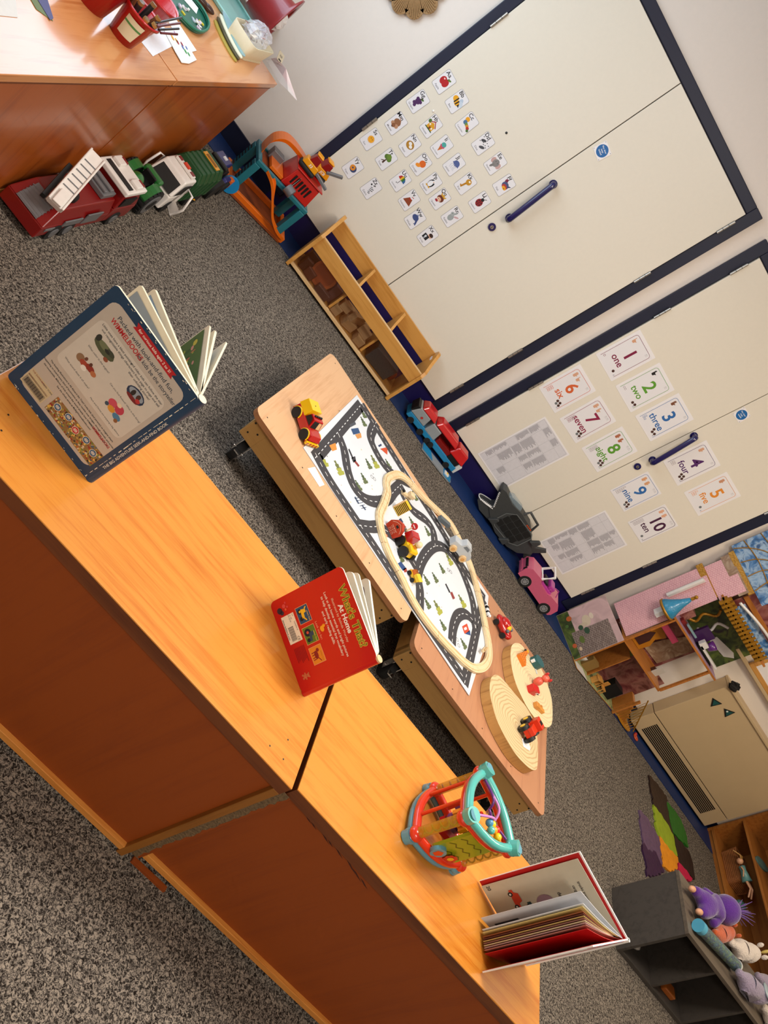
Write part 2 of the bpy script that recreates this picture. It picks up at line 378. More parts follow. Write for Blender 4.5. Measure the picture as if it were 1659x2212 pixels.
g = G(); rs = random.Random(3)
for u, v, L_ in ((655, 1752, 30), (668, 1768, 26), (690, 1790, 36), (705, 1808, 24), (722, 1826, 30), (748, 1856, 34), (762, 1876, 30), (778, 1896, 26), (652, 1735, 22)):
    a, b = aty(u, v, 1.0595), aty(u+L_*.62, v+L_, 1.0595); d = (b-a).normalized(); n = Vector((-d.z, 0, d.x))
    P = [a, a+(b-a)*.3+n*.0022, b, a+(b-a)*.6-n*.0018]; g.add([(p.x-1.253, p.y-1.048, p.z) for p in P], [(0, 1, 2, 3)], '=3c1405')
g.build('scratches', ub)
# torn strip residue on the side of the left unit, scratches under the right unit's edge
mat('residue', '6a5438', 0.9, bump=1.0, bscale=160, vary=0.6)
g = G(); P = [(-0.010+random.uniform(-.002, .002), z*0.01) for z in range(1, 47)]; Q = [(0.016+random.uniform(-.004, .003), z*0.01) for z in range(46, 0, -1)]
g.prism([(a, b) for a, b in P+Q], 0, 0.001, 'residue', X=T(0.7865, 1.046, 0) @ Rx(PI/2)); o = g.build('glue_residue', ua, loc=(-0.3165, -1.03, 0))
# left long cupboards under the window
ang = 0.014
def lunit(y0, y1, x0, label):
    t = thing('cupboard', label, 'cupboard', (x0, y0, 0), 0); L = y1-y0-0.004
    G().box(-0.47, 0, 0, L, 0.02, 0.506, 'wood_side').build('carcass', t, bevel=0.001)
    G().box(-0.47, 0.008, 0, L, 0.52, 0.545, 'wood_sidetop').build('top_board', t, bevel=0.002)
    G().box(-0.46, 0.001, 0.001, L-0.001, 0.506, 0.52, 'wood_dark_edge').build('rail', t)
    G().box(-0.46, 0.003, 0.0, L, 0.0, 0.035, 'wood_trim').build('plinth', t, bevel=0.001)
    return t
LU1 = lunit(0.9, 2.70, -0.703, 'glossy orange-brown cupboard running off the left edge, red tubs on top')
LU2 = lunit(0, 1.015, -0.6465, 'glossy orange-brown cupboard in the corner, plates and bagged supplies on top')
LU2.location = (-0.6465, 2.70, 0)
LU1.rotation_euler = LU2.rotation_euler = (0, 0, -0.031)
LU1.location.y = 0.897
# ================================================================== play tables
def play_table(cx, cy, rz, lx, ly, zt, topm, label):
    t = thing('play_table', label, 'table', (cx, cy, 0), rz); hx, hy = lx/2, ly/2
    G().prism(rrect(-hx, hx, -hy, hy, 0.035), zt-0.02, zt, 'plyedge', topm, smooth=False).build('tabletop', t)
    for s in (-1, 1):
        G().box(-hx+0.03, hx-0.03, min(s*(hy-0.035), s*(hy-0.06)), max(s*(hy-0.035), s*(hy-0.06)), zt-0.118, zt-0.02, 'pine').build('apron', t, bevel=0.003)
        G().box(min(s*(hx-0.03), s*(hx-0.055)), max(s*(hx-0.03), s*(hx-0.055)), -hy+0.061, hy-0.061, zt-0.118, zt-0.02, 'pine').build('apron', t, bevel=0.003)
        for q in (-1, 1):
            G().box(min(s*(hx-0.03), s*(hx-0.10)), max(s*(hx-0.03), s*(hx-0.10)), min(q*(hy-0.034), q*(hy-0.09)), max(q*(hy-0.034), q*(hy-0.09)), zt-0.119, zt-0.0205, 'pine').build('corner_block', t, bevel=0.004)
            x, y = s*(hx-0.085), q*(hy-0.085); g = G(); w_ = 0.044; zb = zt-0.119
            g.cyl((x-0.014, y, w_), (x+0.014, y, w_), w_, 'rubber', n=20)
            c = g.build('caster', t); k = G()
            k.box(x-0.03, x+0.03, y-0.03, y+0.03, zb-0.006, zb, 'chrome')
            for e in (-0.019, 0.019): k.box(x+e-0.0015, x+e+0.0015, y-0.018, y+0.018, w_-0.01, zb-0.004, 'chrome')
            k.cyl((x-0.024, y, w_), (x+0.024, y, w_), 0.006, 'chrome', n=8); k.box(x-0.012, x+0.012, y-0.06, y-0.03, w_+0.02, w_+0.025, 'chrome', )
            k.build('caster_fork', c)
    for s in (-1, 1):
        for dx, dz in ((0.04, -0.045), (0.05, -0.09), (0.075, -0.065)): G().cyl((s*(hx-0.0-dx), -(hy-0.0345), zt+dz), (s*(hx-dx), -(hy-0.0325), zt+dz), 0.0035, 'black', n=8).build('screw', t)
    for q in (-1, 1):
        for s in (-0.9, -0.45, 0, 0.45, 0.9): G().cyl((s*hx, q*(hy-0.04), zt), (s*hx, q*(hy-0.04), zt+0.0004), 0.003, 'black', n=8).build('screw', t)
    return t
ZTAB = 0.235
play_table(0.80, 2.715, -0.105, 0.91, 0.86, ZTAB, 'ply', 'low pale plywood play table on casters, the left of two, toy fire pickup on it')
play_table(1.735, 2.60, -0.04, 0.90, 0.86, ZTAB-0.002, 'ply_red', 'low reddish plywood play table on casters, the right of two, log slices on it')
# ================================================================== wall heater, boxed
HX0, HX1, HY = 3.652, 4.762, YW-0.10
t = thing('wall_heater', 'beige metal convector heater with a black slotted grille along its bottom', 'heater', (HX0, HY, 0))
W = HX1-HX0
G().box(0, W, 0, 0.098, 0.19, 0.69, 'heater').build('casing', t, bevel=0.004)
G().box(0.002, W-0.002, 0.004, 0.096, 0.02, 0.185, 'heater').build('grille_panel', t, bevel=0.003)
g = G()
for i in range(9): g.box(0.10, W-0.13, 0.0028, 0.0045, 0.05+i*0.0125, 0.0585+i*0.0125, 'black')
g.build('grille_slots', t)
G().box(-0.005, W+0.2, -0.012, 0.10, 0.69, 0.71, 'heater').build('top_ledge', t, bevel=0.004)
# ================================================================== cards on the doors
mat('card', 'e9e6e8', 0.3, vary=0.01); mat('laminate', 'f0ecec', 0.16, vary=0.01, coat=0.3)
DOORY = YW-0.0305
CARDPX = {'Aa': (520, 288), 'Bb': (565, 357), 'Cc': (600, 436), 'Dd': (657, 505), 'Ee': (700, 575), 'Ff': (731, 651), 'Gg': (428, 357), 'Hh': (474, 444),
          'Ii': (512, 516), 'Jj': (555, 579), 'Kk': (595, 646), 'Ll': (645, 711), 'Mm': (351, 434), 'Nn': (400, 511), 'Oo': (438, 578), 'Pp': (474, 645),
          'Qq': (505, 700), 'Rr': (548, 762), 'Ss': (263, 490), 'Tt': (317, 560), 'Uu': (366, 636), 'Vv': (397, 704), 'Ww': (418, 770), 'Xx': (462, 830),
          'Yy': (199, 590), 'Zz': (263, 663)}
D = lambda x, y, rx, ry, c, r=0: ('d', x, y, rx, ry, c, r)
Pg = lambda c, *p: ('p', c, p)
PIC = {
 'Aa': ('Apple', 'red apple', [D(-8, 0, 14, 17, 'b3191f'), D(7, 0, 14, 17, 'b3191f'), D(-9, 8, 4, 3, 'f2c9c2'), Pg('4a2a16', (0, 14), (4, 24), (7, 23), (2, 13)), D(10, 20, 8, 4, '5f7d2a', .5)]),
 'Bb': ('Bee', 'striped bee', [D(12, 10, 9, 15, 'b7c6d6', .3), D(20, 6, 8, 12, 'c7d2de', .8), D(-12, 2, 13, 12, 'e6a319'), D(2, -4, 15, 11, 'e6a319', -.3), Pg('1d1712', (-8, 14), (-3, 14), (-4, -13), (-9, -12)), Pg('1d1712', (3, 9), (8, 7), (6, -14), (1, -14)), Pg('1d1712', (14, 2), (24, -10), (12, -10))]),
 'Cc': ('Caterpillar', 'coloured caterpillar', [D(-12, 12, 10, 10, 'e9a21d'), D(-10, -2, 9, 9, '4d7396'), D(0, -4, 7, 7, '6c8c3c'), D(8, -6, 7, 7, 'd98a25'), D(16, -10, 7, 7, 'b52a22'), D(22, -16, 6, 6, '4d6b32')]),
 'Dd': ('Dice', 'spotted dice', [D(-8, 8, 12, 6, '3f3f44', .6), D(9, -14, 13, 6, '4d4d52', .6)] + [D(x, y, 2.4, 1.6, '16161a', .5) for x, y in ((-20, 18), (-8, 24), (2, 20), (10, 14), (-2, 2), (4, -2), (12, 2), (20, -2), (-18, -4), (22, 12))]),
 'Ee': ('Elephant', 'grey elephant', [D(-17, 2, 10, 13, 'c59f99'), D(17, 2, 10, 13, 'c59f99'), D(0, 2, 15, 17, '85817f'), D(-4, -16, 5, 12, '7b7775', -.3), D(-5, 6, 1.6, 1.6, '222222'), D(6, 6, 1.6, 1.6, '222222')]),
 'Ff': ('Fish', 'rainbow fish', [D(-8, 16, 7, 10, '7d2742', .4), D(4, 2, 17, 15, '49527a'), D(7, -4, 14, 10, 'b33a35'), D(10, -8, 11, 7, 'e8a01f'), Pg('2c3b5e', (16, 14), (26, 20), (18, 4)), D(12, -9, 2, 2, '222222')]),
 'Gg': ('Grapes', 'purple grapes', [D(x, y, 7, 7, '4b2358') for x, y in ((-10, 6), (0, 8), (9, 6), (-6, -3), (4, -3), (-2, -12), (-8, -15), (1, -20))] + [D(6, 18, 8, 4, '476b2d', .4), Pg('3a2a18', (0, 14), (2, 26), (5, 26), (3, 14))]),
 'Hh': ('House', 'yellow house', [Pg('d99c1f', (-16, -16), (16, -16), (16, 6), (0, 18), (-16, 6)), Pg('a02020', (-20, 4), (0, 22), (20, 4), (20, 9), (0, 27), (-20, 9)), Pg('7c3b14', (-4, -16), (4, -16), (4, -4), (-4, -4)), D(-9, 2, 4, 4, 'f0ead8'), D(9, -6, 4, 4, 'f0ead8'), D(-20, 10, 7, 8, '4e6d2b'), Pg('2e5a28', (-20, -19), (20, -19), (20, -15), (-20, -15))]),
 'Ii': ('Ice Cream', 'ice cream cone', [Pg('c4682b', (-10, 0), (10, 0), (0, -26)), D(0, 2, 12, 7, 'c9496c'), D(0, 11, 11, 10, '4aa39a')]),
 'Jj': ('Jellyfish', 'blue jellyfish', [D(4, 10, 15, 13, '4f5f94'), Pg('4f5f94', (-11, 10), (19, 10), (22, 2), (-14, 2))] + [Pg('c2c4cf', (x, 2), (x+2, 2), (x-2, -12), (x+3, -22), (x+1, -22), (x-4, -12)) for x in (-8, 0, 8, 14)]),
 'Kk': ('Key', 'golden key', [D(4, 14, 13, 13, 'c48a1c'), D(6, 18, 5, 4, 'f3ead0'), Pg('b87c14', (-4, 4), (4, 2), (-2, -26), (-9, -24)), Pg('b87c14', (-9, -24), (-14, -20), (-12, -16), (-7, -18))]),
 'Ll': ('Ladybird', 'red ladybird', [D(0, -4, 16, 18, '8f1d22'), D(0, 15, 8, 7, '191316'), Pg('191316', (-1, 14), (1, 14), (1, -22), (-1, -22))] + [D(x, y, 3, 3, '191316') for x, y in ((-8, 2), (8, 2), (-9, -10), (9, -10))] + [Pg('191316', (-4, 20), (-12, 30), (-10, 31), (-2, 21)), Pg('191316', (4, 20), (12, 30), (10, 31), (2, 21))]),
 'Mm': ('Mouse', 'brown mouse', [D(0, 6, 17, 15, '91603f'), D(-12, -10, 8, 8, 'b98a6a'), D(10, -8, 9, 9, 'b98a6a'), D(-2, -14, 9, 9, '8a5838'), D(-3, -22, 2.5, 2.5, '1c1412'), Pg('a9765a', (6, 18), (-8, 28), (-6, 30), (10, 20))]),
 'Nn': ('Nest', 'nest of eggs', [D(0, 0, 20, 17, 'a5731f'), D(0, 0, 15, 13, 'b98527'), D(-4, 5, 8, 7, 'ece8e4'), D(7, -3, 8, 7, 'ece8e4')]),
 'Oo': ('Orange', 'orange fruit', [D(4, 6, 15, 15, 'd9641b'), D(-6, -12, 12, 8, 'e88f26', .4), Pg('4a4a20', (4, 20), (10, 27), (12, 25), (6, 19))]),
 'Pp': ('Penguin', 'penguin', [D(0, 0, 14, 20, '15151b'), D(-2, -3, 10, 15, 'ecebee'), D(4, 14, 7, 6, 'ecebee'), D(4, 12, 2, 2, 'd9861f'), D(-8, -19, 6, 3, 'dba12a'), D(6, -19, 6, 3, 'dba12a')]),
 'Qq': ('Queen', 'crowned brown-haired girl', [D(0, 2, 17, 15, '6b2f18'), D(-2, -5, 11, 9, 'e6b89b'), D(-6, -16, 8, 5, '9c2132'), Pg('cf9a28', (-12, 14), (12, 14), (16, 26), (6, 20), (0, 28), (-6, 20), (-16, 26)), D(-5, -4, 1.6, 1.6, '222222'), D(4, -4, 1.6, 1.6, '222222')]),
 'Rr': ('Rabbit', 'grey rabbit', [D(-2, -8, 13, 16, '9ba1a0'), D(-8, 8, 10, 9, 'a5abaa'), D(0, 22, 4, 10, '9ba1a0', -.2), D(14, 12, 4, 12, 'caa3a5', -.9), D(-11, 9, 1.6, 1.6, '222222')]),
 'Ss': ('Sun', 'yellow sun', [('s', 0, 0, 20, 14, 18, 'e39a12'), D(0, 0, 14, 14, 'eda41a'), D(-4, 3, 1.8, 1.8, '222222'), D(5, 3, 1.8, 1.8, '222222')]),
 'Tt': ('Tree', 'green tree', [Pg('4a2a1a', (-4, -24), (4, -24), (2, 0), (-2, 0)), Pg('4a2a1a', (-2, -8), (-14, -20), (-12, -22), (0, -12)), D(-8, 8, 11, 11, '54732a'), D(8, 8, 11, 11, '5d7c2e'), D(0, 16, 12, 10, '68882f')]),
 'Uu': ('Umbrella', 'rainbow umbrella', [Pg('b3241f', (-20, 4), (-16, 16), (-8, 22), (-8, 2)), Pg('e0b01f', (-8, 2), (-8, 22), (0, 24), (0, 2)), Pg('33702f', (0, 2), (0, 24), (9, 21), (9, 2)), Pg('2b5f96', (9, 2), (9, 21), (17, 14), (20, 2)), Pg('3c3c44', (-1, 2), (1, 2), (1, -18), (-1, -18)), Pg('3c3c44', (-1, -18), (-7, -22), (-9, -16), (-7, -16), (-6, -19), (1, -16))]),
 'Vv': ('Volcano', 'brown volcano', [Pg('8c3f1d', (-22, -20), (-8, 10), (2, 8), (8, 12), (22, -18)), Pg('b3241c', (-6, 8), (6, 10), (2, -2), (-2, 2)), D(4, 20, 3, 2, 'b3241c'), D(-2, 18, 2, 2, '9c2a1c')]),
 'Ww': ('Whale', 'blue whale', [D(-4, 4, 17, 13, '3b4a7e'), Pg('3b4a7e', (6, -4), (14, -14), (10, -20), (18, -18), (24, -20), (20, -10), (12, 6)), Pg('5c6fa4', (-6, 16), (-12, 24), (-4, 20), (2, 26), (-2, 16))]),
 'Xx': ('X-ray', 'child holding an X-ray', [D(8, 8, 11, 11, 'e0b194'), D(9, 13, 11, 8, '3a2016'), Pg('1a1b20', (-18, -22), (10, -22), (10, 2), (-18, 2)), D(-6, -8, 5, 6, 'cfd2d8'), D(-6, -17, 3, 3, 'cfd2d8')]),
 'Yy': ('Yoyo', 'blue and orange yoyo', [D(4, -2, 17, 16, '35436b'), D(-1, 0, 13, 13, 'de8a24'), D(-1, 0, 4, 4, '35436b')]),
 'Zz': ('Zebra', 'zebra', [D(2, -6, 11, 17, 'e5e3e6'), D(-8, 12, 8, 7, 'e5e3e6'), D(-13, 12, 4, 4, '15151a')] + [Pg('15151a', (x, y), (x+9, y+4), (x+9, y+1), (x, y-3)) for x, y in ((-6, 4), (-4, -3), (-2, -10), (0, -17), (4, -22), (4, 2), (6, -6))] + [Pg('15151a', (-4, 18), (4, 24), (6, 20), (-2, 14))])}
for k, (px, py) in CARDPX.items():
    word, desc, shp = PIC[k]; c = aty(640+px/1.628, py/1.628, DOORY); g = G(Matrix.Scale(0.001, 4))
    g.prism(rrect(-34, 34, -51, 51, 9), 0, 0.6, '=8a8686', None)
    g.prism(rrect(-32.7, 32.7, -49.7, 49.7, 8), 0.6, 0.8, 'card'); g.text(k, 27, -13, 36, 0.95, '=17151a', bold=.012)
    for s_ in shp:
        i = shp.index(s_)*0.05+1.0
        if s_[0] == 'd': g.disc(s_[1]*1.12, s_[2]*1.12+1, s_[3]*1.12, i, '='+s_[5], 18, s_[4]*1.12, rot=s_[6])
        elif s_[0] == 'p': g.flat([(x*1.12, y*1.12+1) for x, y in s_[2]], i, '='+s_[1])
        else: g.flat([(s_[3 if q % 2 == 0 else 4]*math.cos(PI*q/s_[5]), s_[3 if q % 2 == 0 else 4]*math.sin(PI*q/s_[5])) for q in range(2*s_[5])], i, '='+s_[6])
    g.text(word, 13 if len(word) < 8 else 10, -4, -38, 0.95, '=7d7980', bold=.008)
    o = g.build('flash_card', loc=c, rot=(PI/2, random.uniform(-.05, .05), 0))
    tag(o, "small alphabet card '%s' with a %s, left cupboard" % (k, desc), 'flash card', 'alphabet cards on the left cupboard door')
# number cards
NUM = {1: ((1035, 180), 'one', '7d0f3c', 'd8a07c'), 2: ((1120, 320), 'two', '5d9a2b', '17100e'), 3: ((1205, 450), 'three', '2b66a8', '7a4a30'), 4: ((1325, 650), 'four', '4f1d62', 'd6a384'),
       5: ((1415, 785), 'five', 'e08a2a', 'c98f6c'), 6: ((780, 325), 'six', 'd4602c', 'd6a384'), 7: ((870, 460), 'seven', '8d1741', 'd6a384'), 8: ((965, 590), 'eight', '5d9a2b', 'b06a4a'),
       9: ((1080, 775), 'nine', '2b66a8', 'd99f72'), 10: ((1155, 915), 'ten', '451239', 'e0a888')}
def hand(g, x, y, c, nf):
    g.flat(rrect(x-8, x+8, y-14, y+4, 5), 0.9, '='+c)
    for i in range(4):
        fx = x-6+i*4; L = 16 if i < nf else 4
        g.flat(rrect(fx-1.9, fx+1.9, y, y+L+(2 if i in (1, 2) else 0), 1.8, 3), 0.95, '='+c)
    g.flat([(x+6, y-6), (x+14, y+2), (x+12, y+5), (x+4, y)], 0.92, '='+c)
for n_, (pp, wd, col, sk) in NUM.items():
    c = aty(840+pp[0]/2.0256, 680+pp[1]/2.0256, DOORY); g = G(Matrix.Scale(0.001, 4)); s_ = 0.93 if n_ in (9, 10) else 1
    g.prism(rrect(-90*s_, 90*s_, -127*s_, 127*s_, 4), 0, 0.6, 'laminate'); g.flat(rrect(-80, 80, -118, 112, 3), 0.7, 'card')
    a = rrect(-74, 74, -140, 108, 16); b = rrect(-72, 72, -140, 106, 14); A = [p for p in a if p[1] > -106]+[(-74, -106)]; B = [p for p in b if p[1] > -106]+[(-72, -106)]
    A = [(74, -106)]+[p for p in a if p[1] > -100]+[(-74, -106)]; B = [(72, -106)]+[p for p in b if p[1] > -100]+[(-72, -106)]
    for i in range(len(A)-1): g.flat([A[i], A[i+1], B[i+1], B[i]], 0.8, '='+col)
    g.text(str(n_), 100, 8 if n_ < 10 else 12, 20, 0.85, '='+col, bold=0.02, sx=1.0); g.text(wd, 52, 0, -48, 0.85, '='+col, bold=0.014)
    h = min(n_, 5); hand(g, -50, 78, sk, {1: 1, 2: 2, 3: 3, 4: 4, 5: 4}[h])
    if n_ > 5: hand(g, -18, 78, sk, n_-5)
    rows = (n_+1)//2
    for i in range(n_): g.flat(rrect(-66+(i % 2)*13, -55+(i % 2)*13, -95+(i//2)*13, -84+(i//2)*13, 3), 0.85, '='+('9c8f94' if n_ in (4, 8, 9, 10, 2) else col)); g.flat(rrect(-64.5+(i % 2)*13, -56.5+(i % 2)*13, -93.5+(i//2)*13, -85.5+(i//2)*13, 3), 0.9, 'card')
    for i in range(min(n_, 4) if n_ not in (5, 10) else 1): g.disc(42+(i % 2)*18-(8 if i > 1 else 0), -92+(i//2)*15+(i % 2)*4, 8, 0.85, '=4a2b22' if (i or n_ < 5) else '=6f7274', 14)
    g.text('n', 16, 64, -100, 0.86, '=3c4d78')
    for x, y in ((54, 92),) + (((38, 92),) if n_ > 6 else ()): g.flat(rrect(x-6, x+6, y-6, y+6, 2), 0.85, '=b9b4b8'); g.flat(rrect(x-5, x+5, y-5, y+5, 1.5), 0.88, 'card'); g.disc(x, y, 1.2, 0.9, '=333333', 8); g.disc(x-3, y+3, 1, 0.9, '=333333', 8)
    o = g.build('number_card', loc=c, rot=(PI/2, random.uniform(-.02, .02), 0))
    tag(o, "laminated number card reading '%d %s' on the right cupboard door" % (n_, wd), 'number card', 'number cards on the right cupboard door')
# planning sheets
for k, (pp, hh, lab) in enumerate((((587, 610), 0.45, 'printed grey planning table on the right cupboard, beside the seven and eight cards'), ((850, 1000), 0.44, 'printed grey planning table low on the right cupboard, beside the nine and ten cards'))):
    c = aty(840+pp[0]/2.0256, 680+pp[1]/2.0256, DOORY); g = G(Matrix.Scale(0.001, 4)); H2 = hh*500; W2 = 138
    g.prism([(-W2, -H2), (W2, -H2), (W2, H2), (-W2, H2)], 0, 0.5, 'laminate')
    g.flat([(-W2+9, -H2+9), (W2-9, -H2+9), (W2-9, H2-9), (-W2+9, H2-9)], 0.55, '=d5d2d6')
    rn = random.Random(k+3); cols = [-W2+12, -W2+60, 0, 55, W2-14]; y = H2-14
    rws = [0.10, 0.16, 0.2, 0.14, 0.22, 0.12]
    for x in cols: g.rect(x-.5, x+.5, -H2+14, H2-14, 0.6, '=aaa6ab')
    for r_ in rws:
        g.rect(-W2+12, W2-14, y-.5, y+.5, 0.6, '=aaa6ab'); nx = y-r_*2*(H2-14)
        for ci in range(4):
            if rn.random() < 0.25: continue
            yy = y-5; L = rn.uniform(.45, .95)
            while yy > nx+4:
                wd = (cols[ci+1]-cols[ci]-6)*min(1, max(.2, L+rn.uniform(-.2, .15))); g.rect(cols[ci]+3, cols[ci]+3+wd, yy-1.7, yy+0.9, 0.6, '=8f8c92'); yy -= 4.6
        y = nx
    o = g.build('planning_sheet', loc=c, rot=(PI/2, 0, 0)); tag(o, lab, 'sheet', 'planning sheets on the right cupboard door')
# round blue fire door signs
for (u, v, lab, rr) in ((1301, 326, 'small white plate with blue round fire door sign on the left cupboard', 0.12), (1602, 896, 'small white plate with blue round fire door sign on the right cupboard', -0.1)):
    g = G(Matrix.Scale(0.001, 4)); g.prism(rrect(-34, 34, -34, 34, 2), 0, 1.2, 'laminate'); g.disc(0, 0, 29, 1.3, '#1464a6', 32)
    for i, tx in enumerate(('Fire door', 'keep', 'locked')): g.text(tx, 10.5, 0, 11-i*11, 1.4, '#f4f4f4', bold=0.01)
    for x in (-29, 29):
        for y in (-29, 29): g.disc(x, y, 1.8, 1.35, 'darksteel', 10)
    c = aty(u, v, DOORY); tag(g.build('door_sign', loc=c, rot=(PI/2, rr, 0)), lab, 'sign')
for (u, v, lab) in ((808, 578, 'round white adhesive tack low on the left cupboard door gap'), (936, 240, 'tiny white adhesive tack between the G and H alphabet cards'), (1094, 287, 'tiny dark tack mark beside the Dd alphabet card')):
    c = aty(u, v, DOORY); tag(G().ball((0, 0, 0), (0.006, 0.004, 0.006), '#2a2a2a' if 'dark' in lab else '#f3efe8').build('tack', loc=c), lab, 'tack')
# woven scalloped wall ornament, top edge
c = aty(897, -42, YW-0.012); e = aty(897, 44, YW-0.012); R_ = (e-c).length*0.97
g = G(); n = 10
for i in range(n):
    a = 2*PI*i/n; q = R_*0.30
    g.prism([(0, 0)]+[(R_*.72*math.cos(a)+q*math.cos(a-PI/2+PI*j/8)*1.0, R_*.72*math.sin(a)+q*math.sin(a-PI/2+PI*j/8)) for j in range(9)], 0, 0.008, 'rattan')
    for j in range(-4, 5):
        b = a+j*0.068; L = R_*(.72+.28*math.cos(j/4.6*PI/2)) ; g.tube([(R_*.2*math.cos(b), R_*.2*math.sin(b), .009), (L*math.cos(b), L*math.sin(b), .009)], 0.0036, 'rattan', n=6)
mat('rattan', '9b774c', 0.7, bump=0.5, bscale=150, vary=0.3)
tag(g.build('wall_ornament', loc=c, rot=(PI/2, 0, 0)), 'brown woven scalloped wall ornament cut by the top edge above the left cupboard', 'ornament')
# ================================================================== things on the play tables
def tp(x, y, z=ZTAB): return at(480+x/2.2419, 740+y/2.2419, z)
def lp(x, y, z=ZTAB): return at(900+x/4.4234, 1300+y/4.4234, z)
mat('bluegrey', '5d666c', 0.55); mat('mat_white', 'd9dce0', 0.8, vary=0.04, bscale=14); mat('asphalt', '3f3d40', 0.85, vary=0.1, bscale=200)
mroot = thing('road_mat', 'white printed road play mat lying across both low tables', 'mat', (0, 0, 0))
ZM = ZTAB+0.003
c_ = [tp(390, 510), tp(650, 255), at(1054, 1288, ZTAB), at(1046, 1395, ZTAB), at(1012, 1503, ZTAB)]
g = G(); g.prism([tuple(p.xy) for p in c_], ZTAB+0.0004, ZM, '=c6c6c8', 'mat_white')
g.build('mat_sheet', mroot)
g = G(); RW = 0.052; RZ = [ZM+0.0006]
def road(*pts, closed=False):
    g.ribbon([tuple(tp(x, y, ZM).xy) for x, y in pts], RW, RZ[0], 'asphalt', '=eceae8', closed=closed, z2=0.0006); RZ[0] += 0.0001
road((449, 560), (560, 433), (673, 300))
road((449, 535), (520, 665), (640, 845), (740, 990), (900, 1235), (1080, 1495), (1180, 1640))
road((676, 297), (770, 450), (905, 665), (1050, 890), (1150, 1060), (1215, 1160), (1272, 1240))
road((1172, 1650), (1205, 1510), (1232, 1385), (1252, 1300), (1265, 1240))
road((560, 440), (590, 520), (608, 620), (645, 710), (710, 765), (790, 765), (835, 715), (868, 685))
road((745, 385), (718, 450), (735, 510), (785, 595), (845, 650), (900, 680))
road((660, 885), (720, 893), (770, 897), (850, 960), (915, 1050), (950, 1110))
road((860, 705), (895, 775), (930, 820), (985, 860), (1020, 910), (1030, 990))
road((955, 1300), (957, 1200), (948, 1120), (975, 1040), (1025, 988), (1080, 998), (1140, 1070), (1185, 1170), (1215, 1270), (1228, 1400))
road((1112, 1452), (1118, 1380), (1140, 1325), (1178, 1315), (1215, 1350), (1228, 1400))
rn = random.Random(5)
def fir(x, y, s, c1, c2):
    p = tp(x, y); q = tp(x+24, y+46); d = (q-p).xy.normalized(); n = Vector((-d.y, d.x)); L = 0.048*s; poly = []
    for i in range(4): poly.append(tuple(p.xy-d*(L/2-L*i/4)+n*(0.006+0.005*i)*s)); poly.append(tuple(p.xy-d*(L/2-L*(i+.85)/4)+n*(0.004+0.004*i)*s))
    poly2 = []
    for i in range(4): poly2.append(tuple(p.xy-d*(L/2-L*i/4)-n*(0.006+0.005*i)*s)); poly2.append(tuple(p.xy-d*(L/2-L*(i+.85)/4)-n*(0.004+0.004*i)*s))
    for i in range(7): g.flat([poly[i], poly[i+1], poly2[i+1], poly2[i]], ZM+0.0006, c1 if i < 4 else c2)
for x, y in ((483, 570), (560, 610), (735, 580), (930, 965), (1095, 1050), (1158, 1255), (1040, 1285)): fir(x, y, 1.3, '=6d7440', '=a3a545')
for x, y in ((680, 385), (655, 695), (683, 660), (705, 590), (800, 590), (915, 870), (990, 915), (860, 1040), (985, 1150), (1027, 1140), (1060, 1095), (990, 1265), (1065, 1370), (1165, 1460), (930, 745), (680, 345)): fir(x, y, 1.0, '=4c5a3c', '=5f6b46')
for i in range(150):
    x, y = rn.uniform(470, 1220), rn.uniform(330, 1560)
    if 1.55*(x-445)+470 < y-40 or y < 1.55*(x-680)+340: continue
    p = tp(x, y); g.disc(p.x, p.y, rn.uniform(.0016, .0034), ZM+0.0005, rn.choice(['=6d7068', '=cfc690', '=c9b0a0']), 7)
def pq(col, *pts, dz=0.0007): g.flat([tuple(tp(x, y).xy) for x, y in pts], ZM+dz, '='+col)
pq('34343a', (607, 520), (612, 515), (632, 560), (627, 566)); pq('8d3a36', (632, 575), (640, 570), (662, 598), (655, 604)); pq('34343a', (622, 560), (640, 552), (645, 575), (632, 584))
pq('34343a', (1076, 1172), (1081, 1168), (1102, 1210), (1096, 1214)); pq('8d3a36', (1100, 1212), (1110, 1208), (1124, 1240), (1114, 1246))
pq('2f4d77', (620, 420), (655, 415), (665, 440), (632, 448)); pq('d0904e', (640, 448), (668, 440), (672, 462), (652, 468)); pq('d98a3a', (515, 500), (545, 488), (552, 520), (530, 528)); pq('4b4f58', (612, 400), (640, 385), (645, 398), (618, 412))
pq('cc4f2a', (762, 516), (798, 508), (796, 545)); pq('2c3c62', (752, 500), (766, 492), (770, 500), (757, 508))
pq('2c4a7c', (846, 1072), (862, 1062), (888, 1096), (872, 1108)); pq('a53b2c', (872, 1098), (888, 1092), (892, 1110), (880, 1116))
pq('a53b2c', (860, 880), (870, 874), (888, 896), (878, 902)); pq('2c3c62', (852, 858), (862, 852), (874, 872), (864, 880))
pq('c94a2c', (1158, 1376), (1182, 1362), (1194, 1400), (1170, 1412)); pq('2c4a7c', (1172, 1412), (1196, 1394), (1200, 1420)); pq('e8e6e4', (1166, 1384), (1178, 1378), (1182, 1390), (1170, 1396), dz=.001)
pq('4b5a76', (636, 750), (642, 748), (660, 780), (654, 784)); pq('4b5a76', (670, 790), (676, 788), (694, 812), (688, 814))
for i in range(5): pq('4b5a76', (638+i*8, 756+i*12), (662+i*8, 750+i*12), (663+i*8, 753+i*12), (639+i*8, 759+i*12))
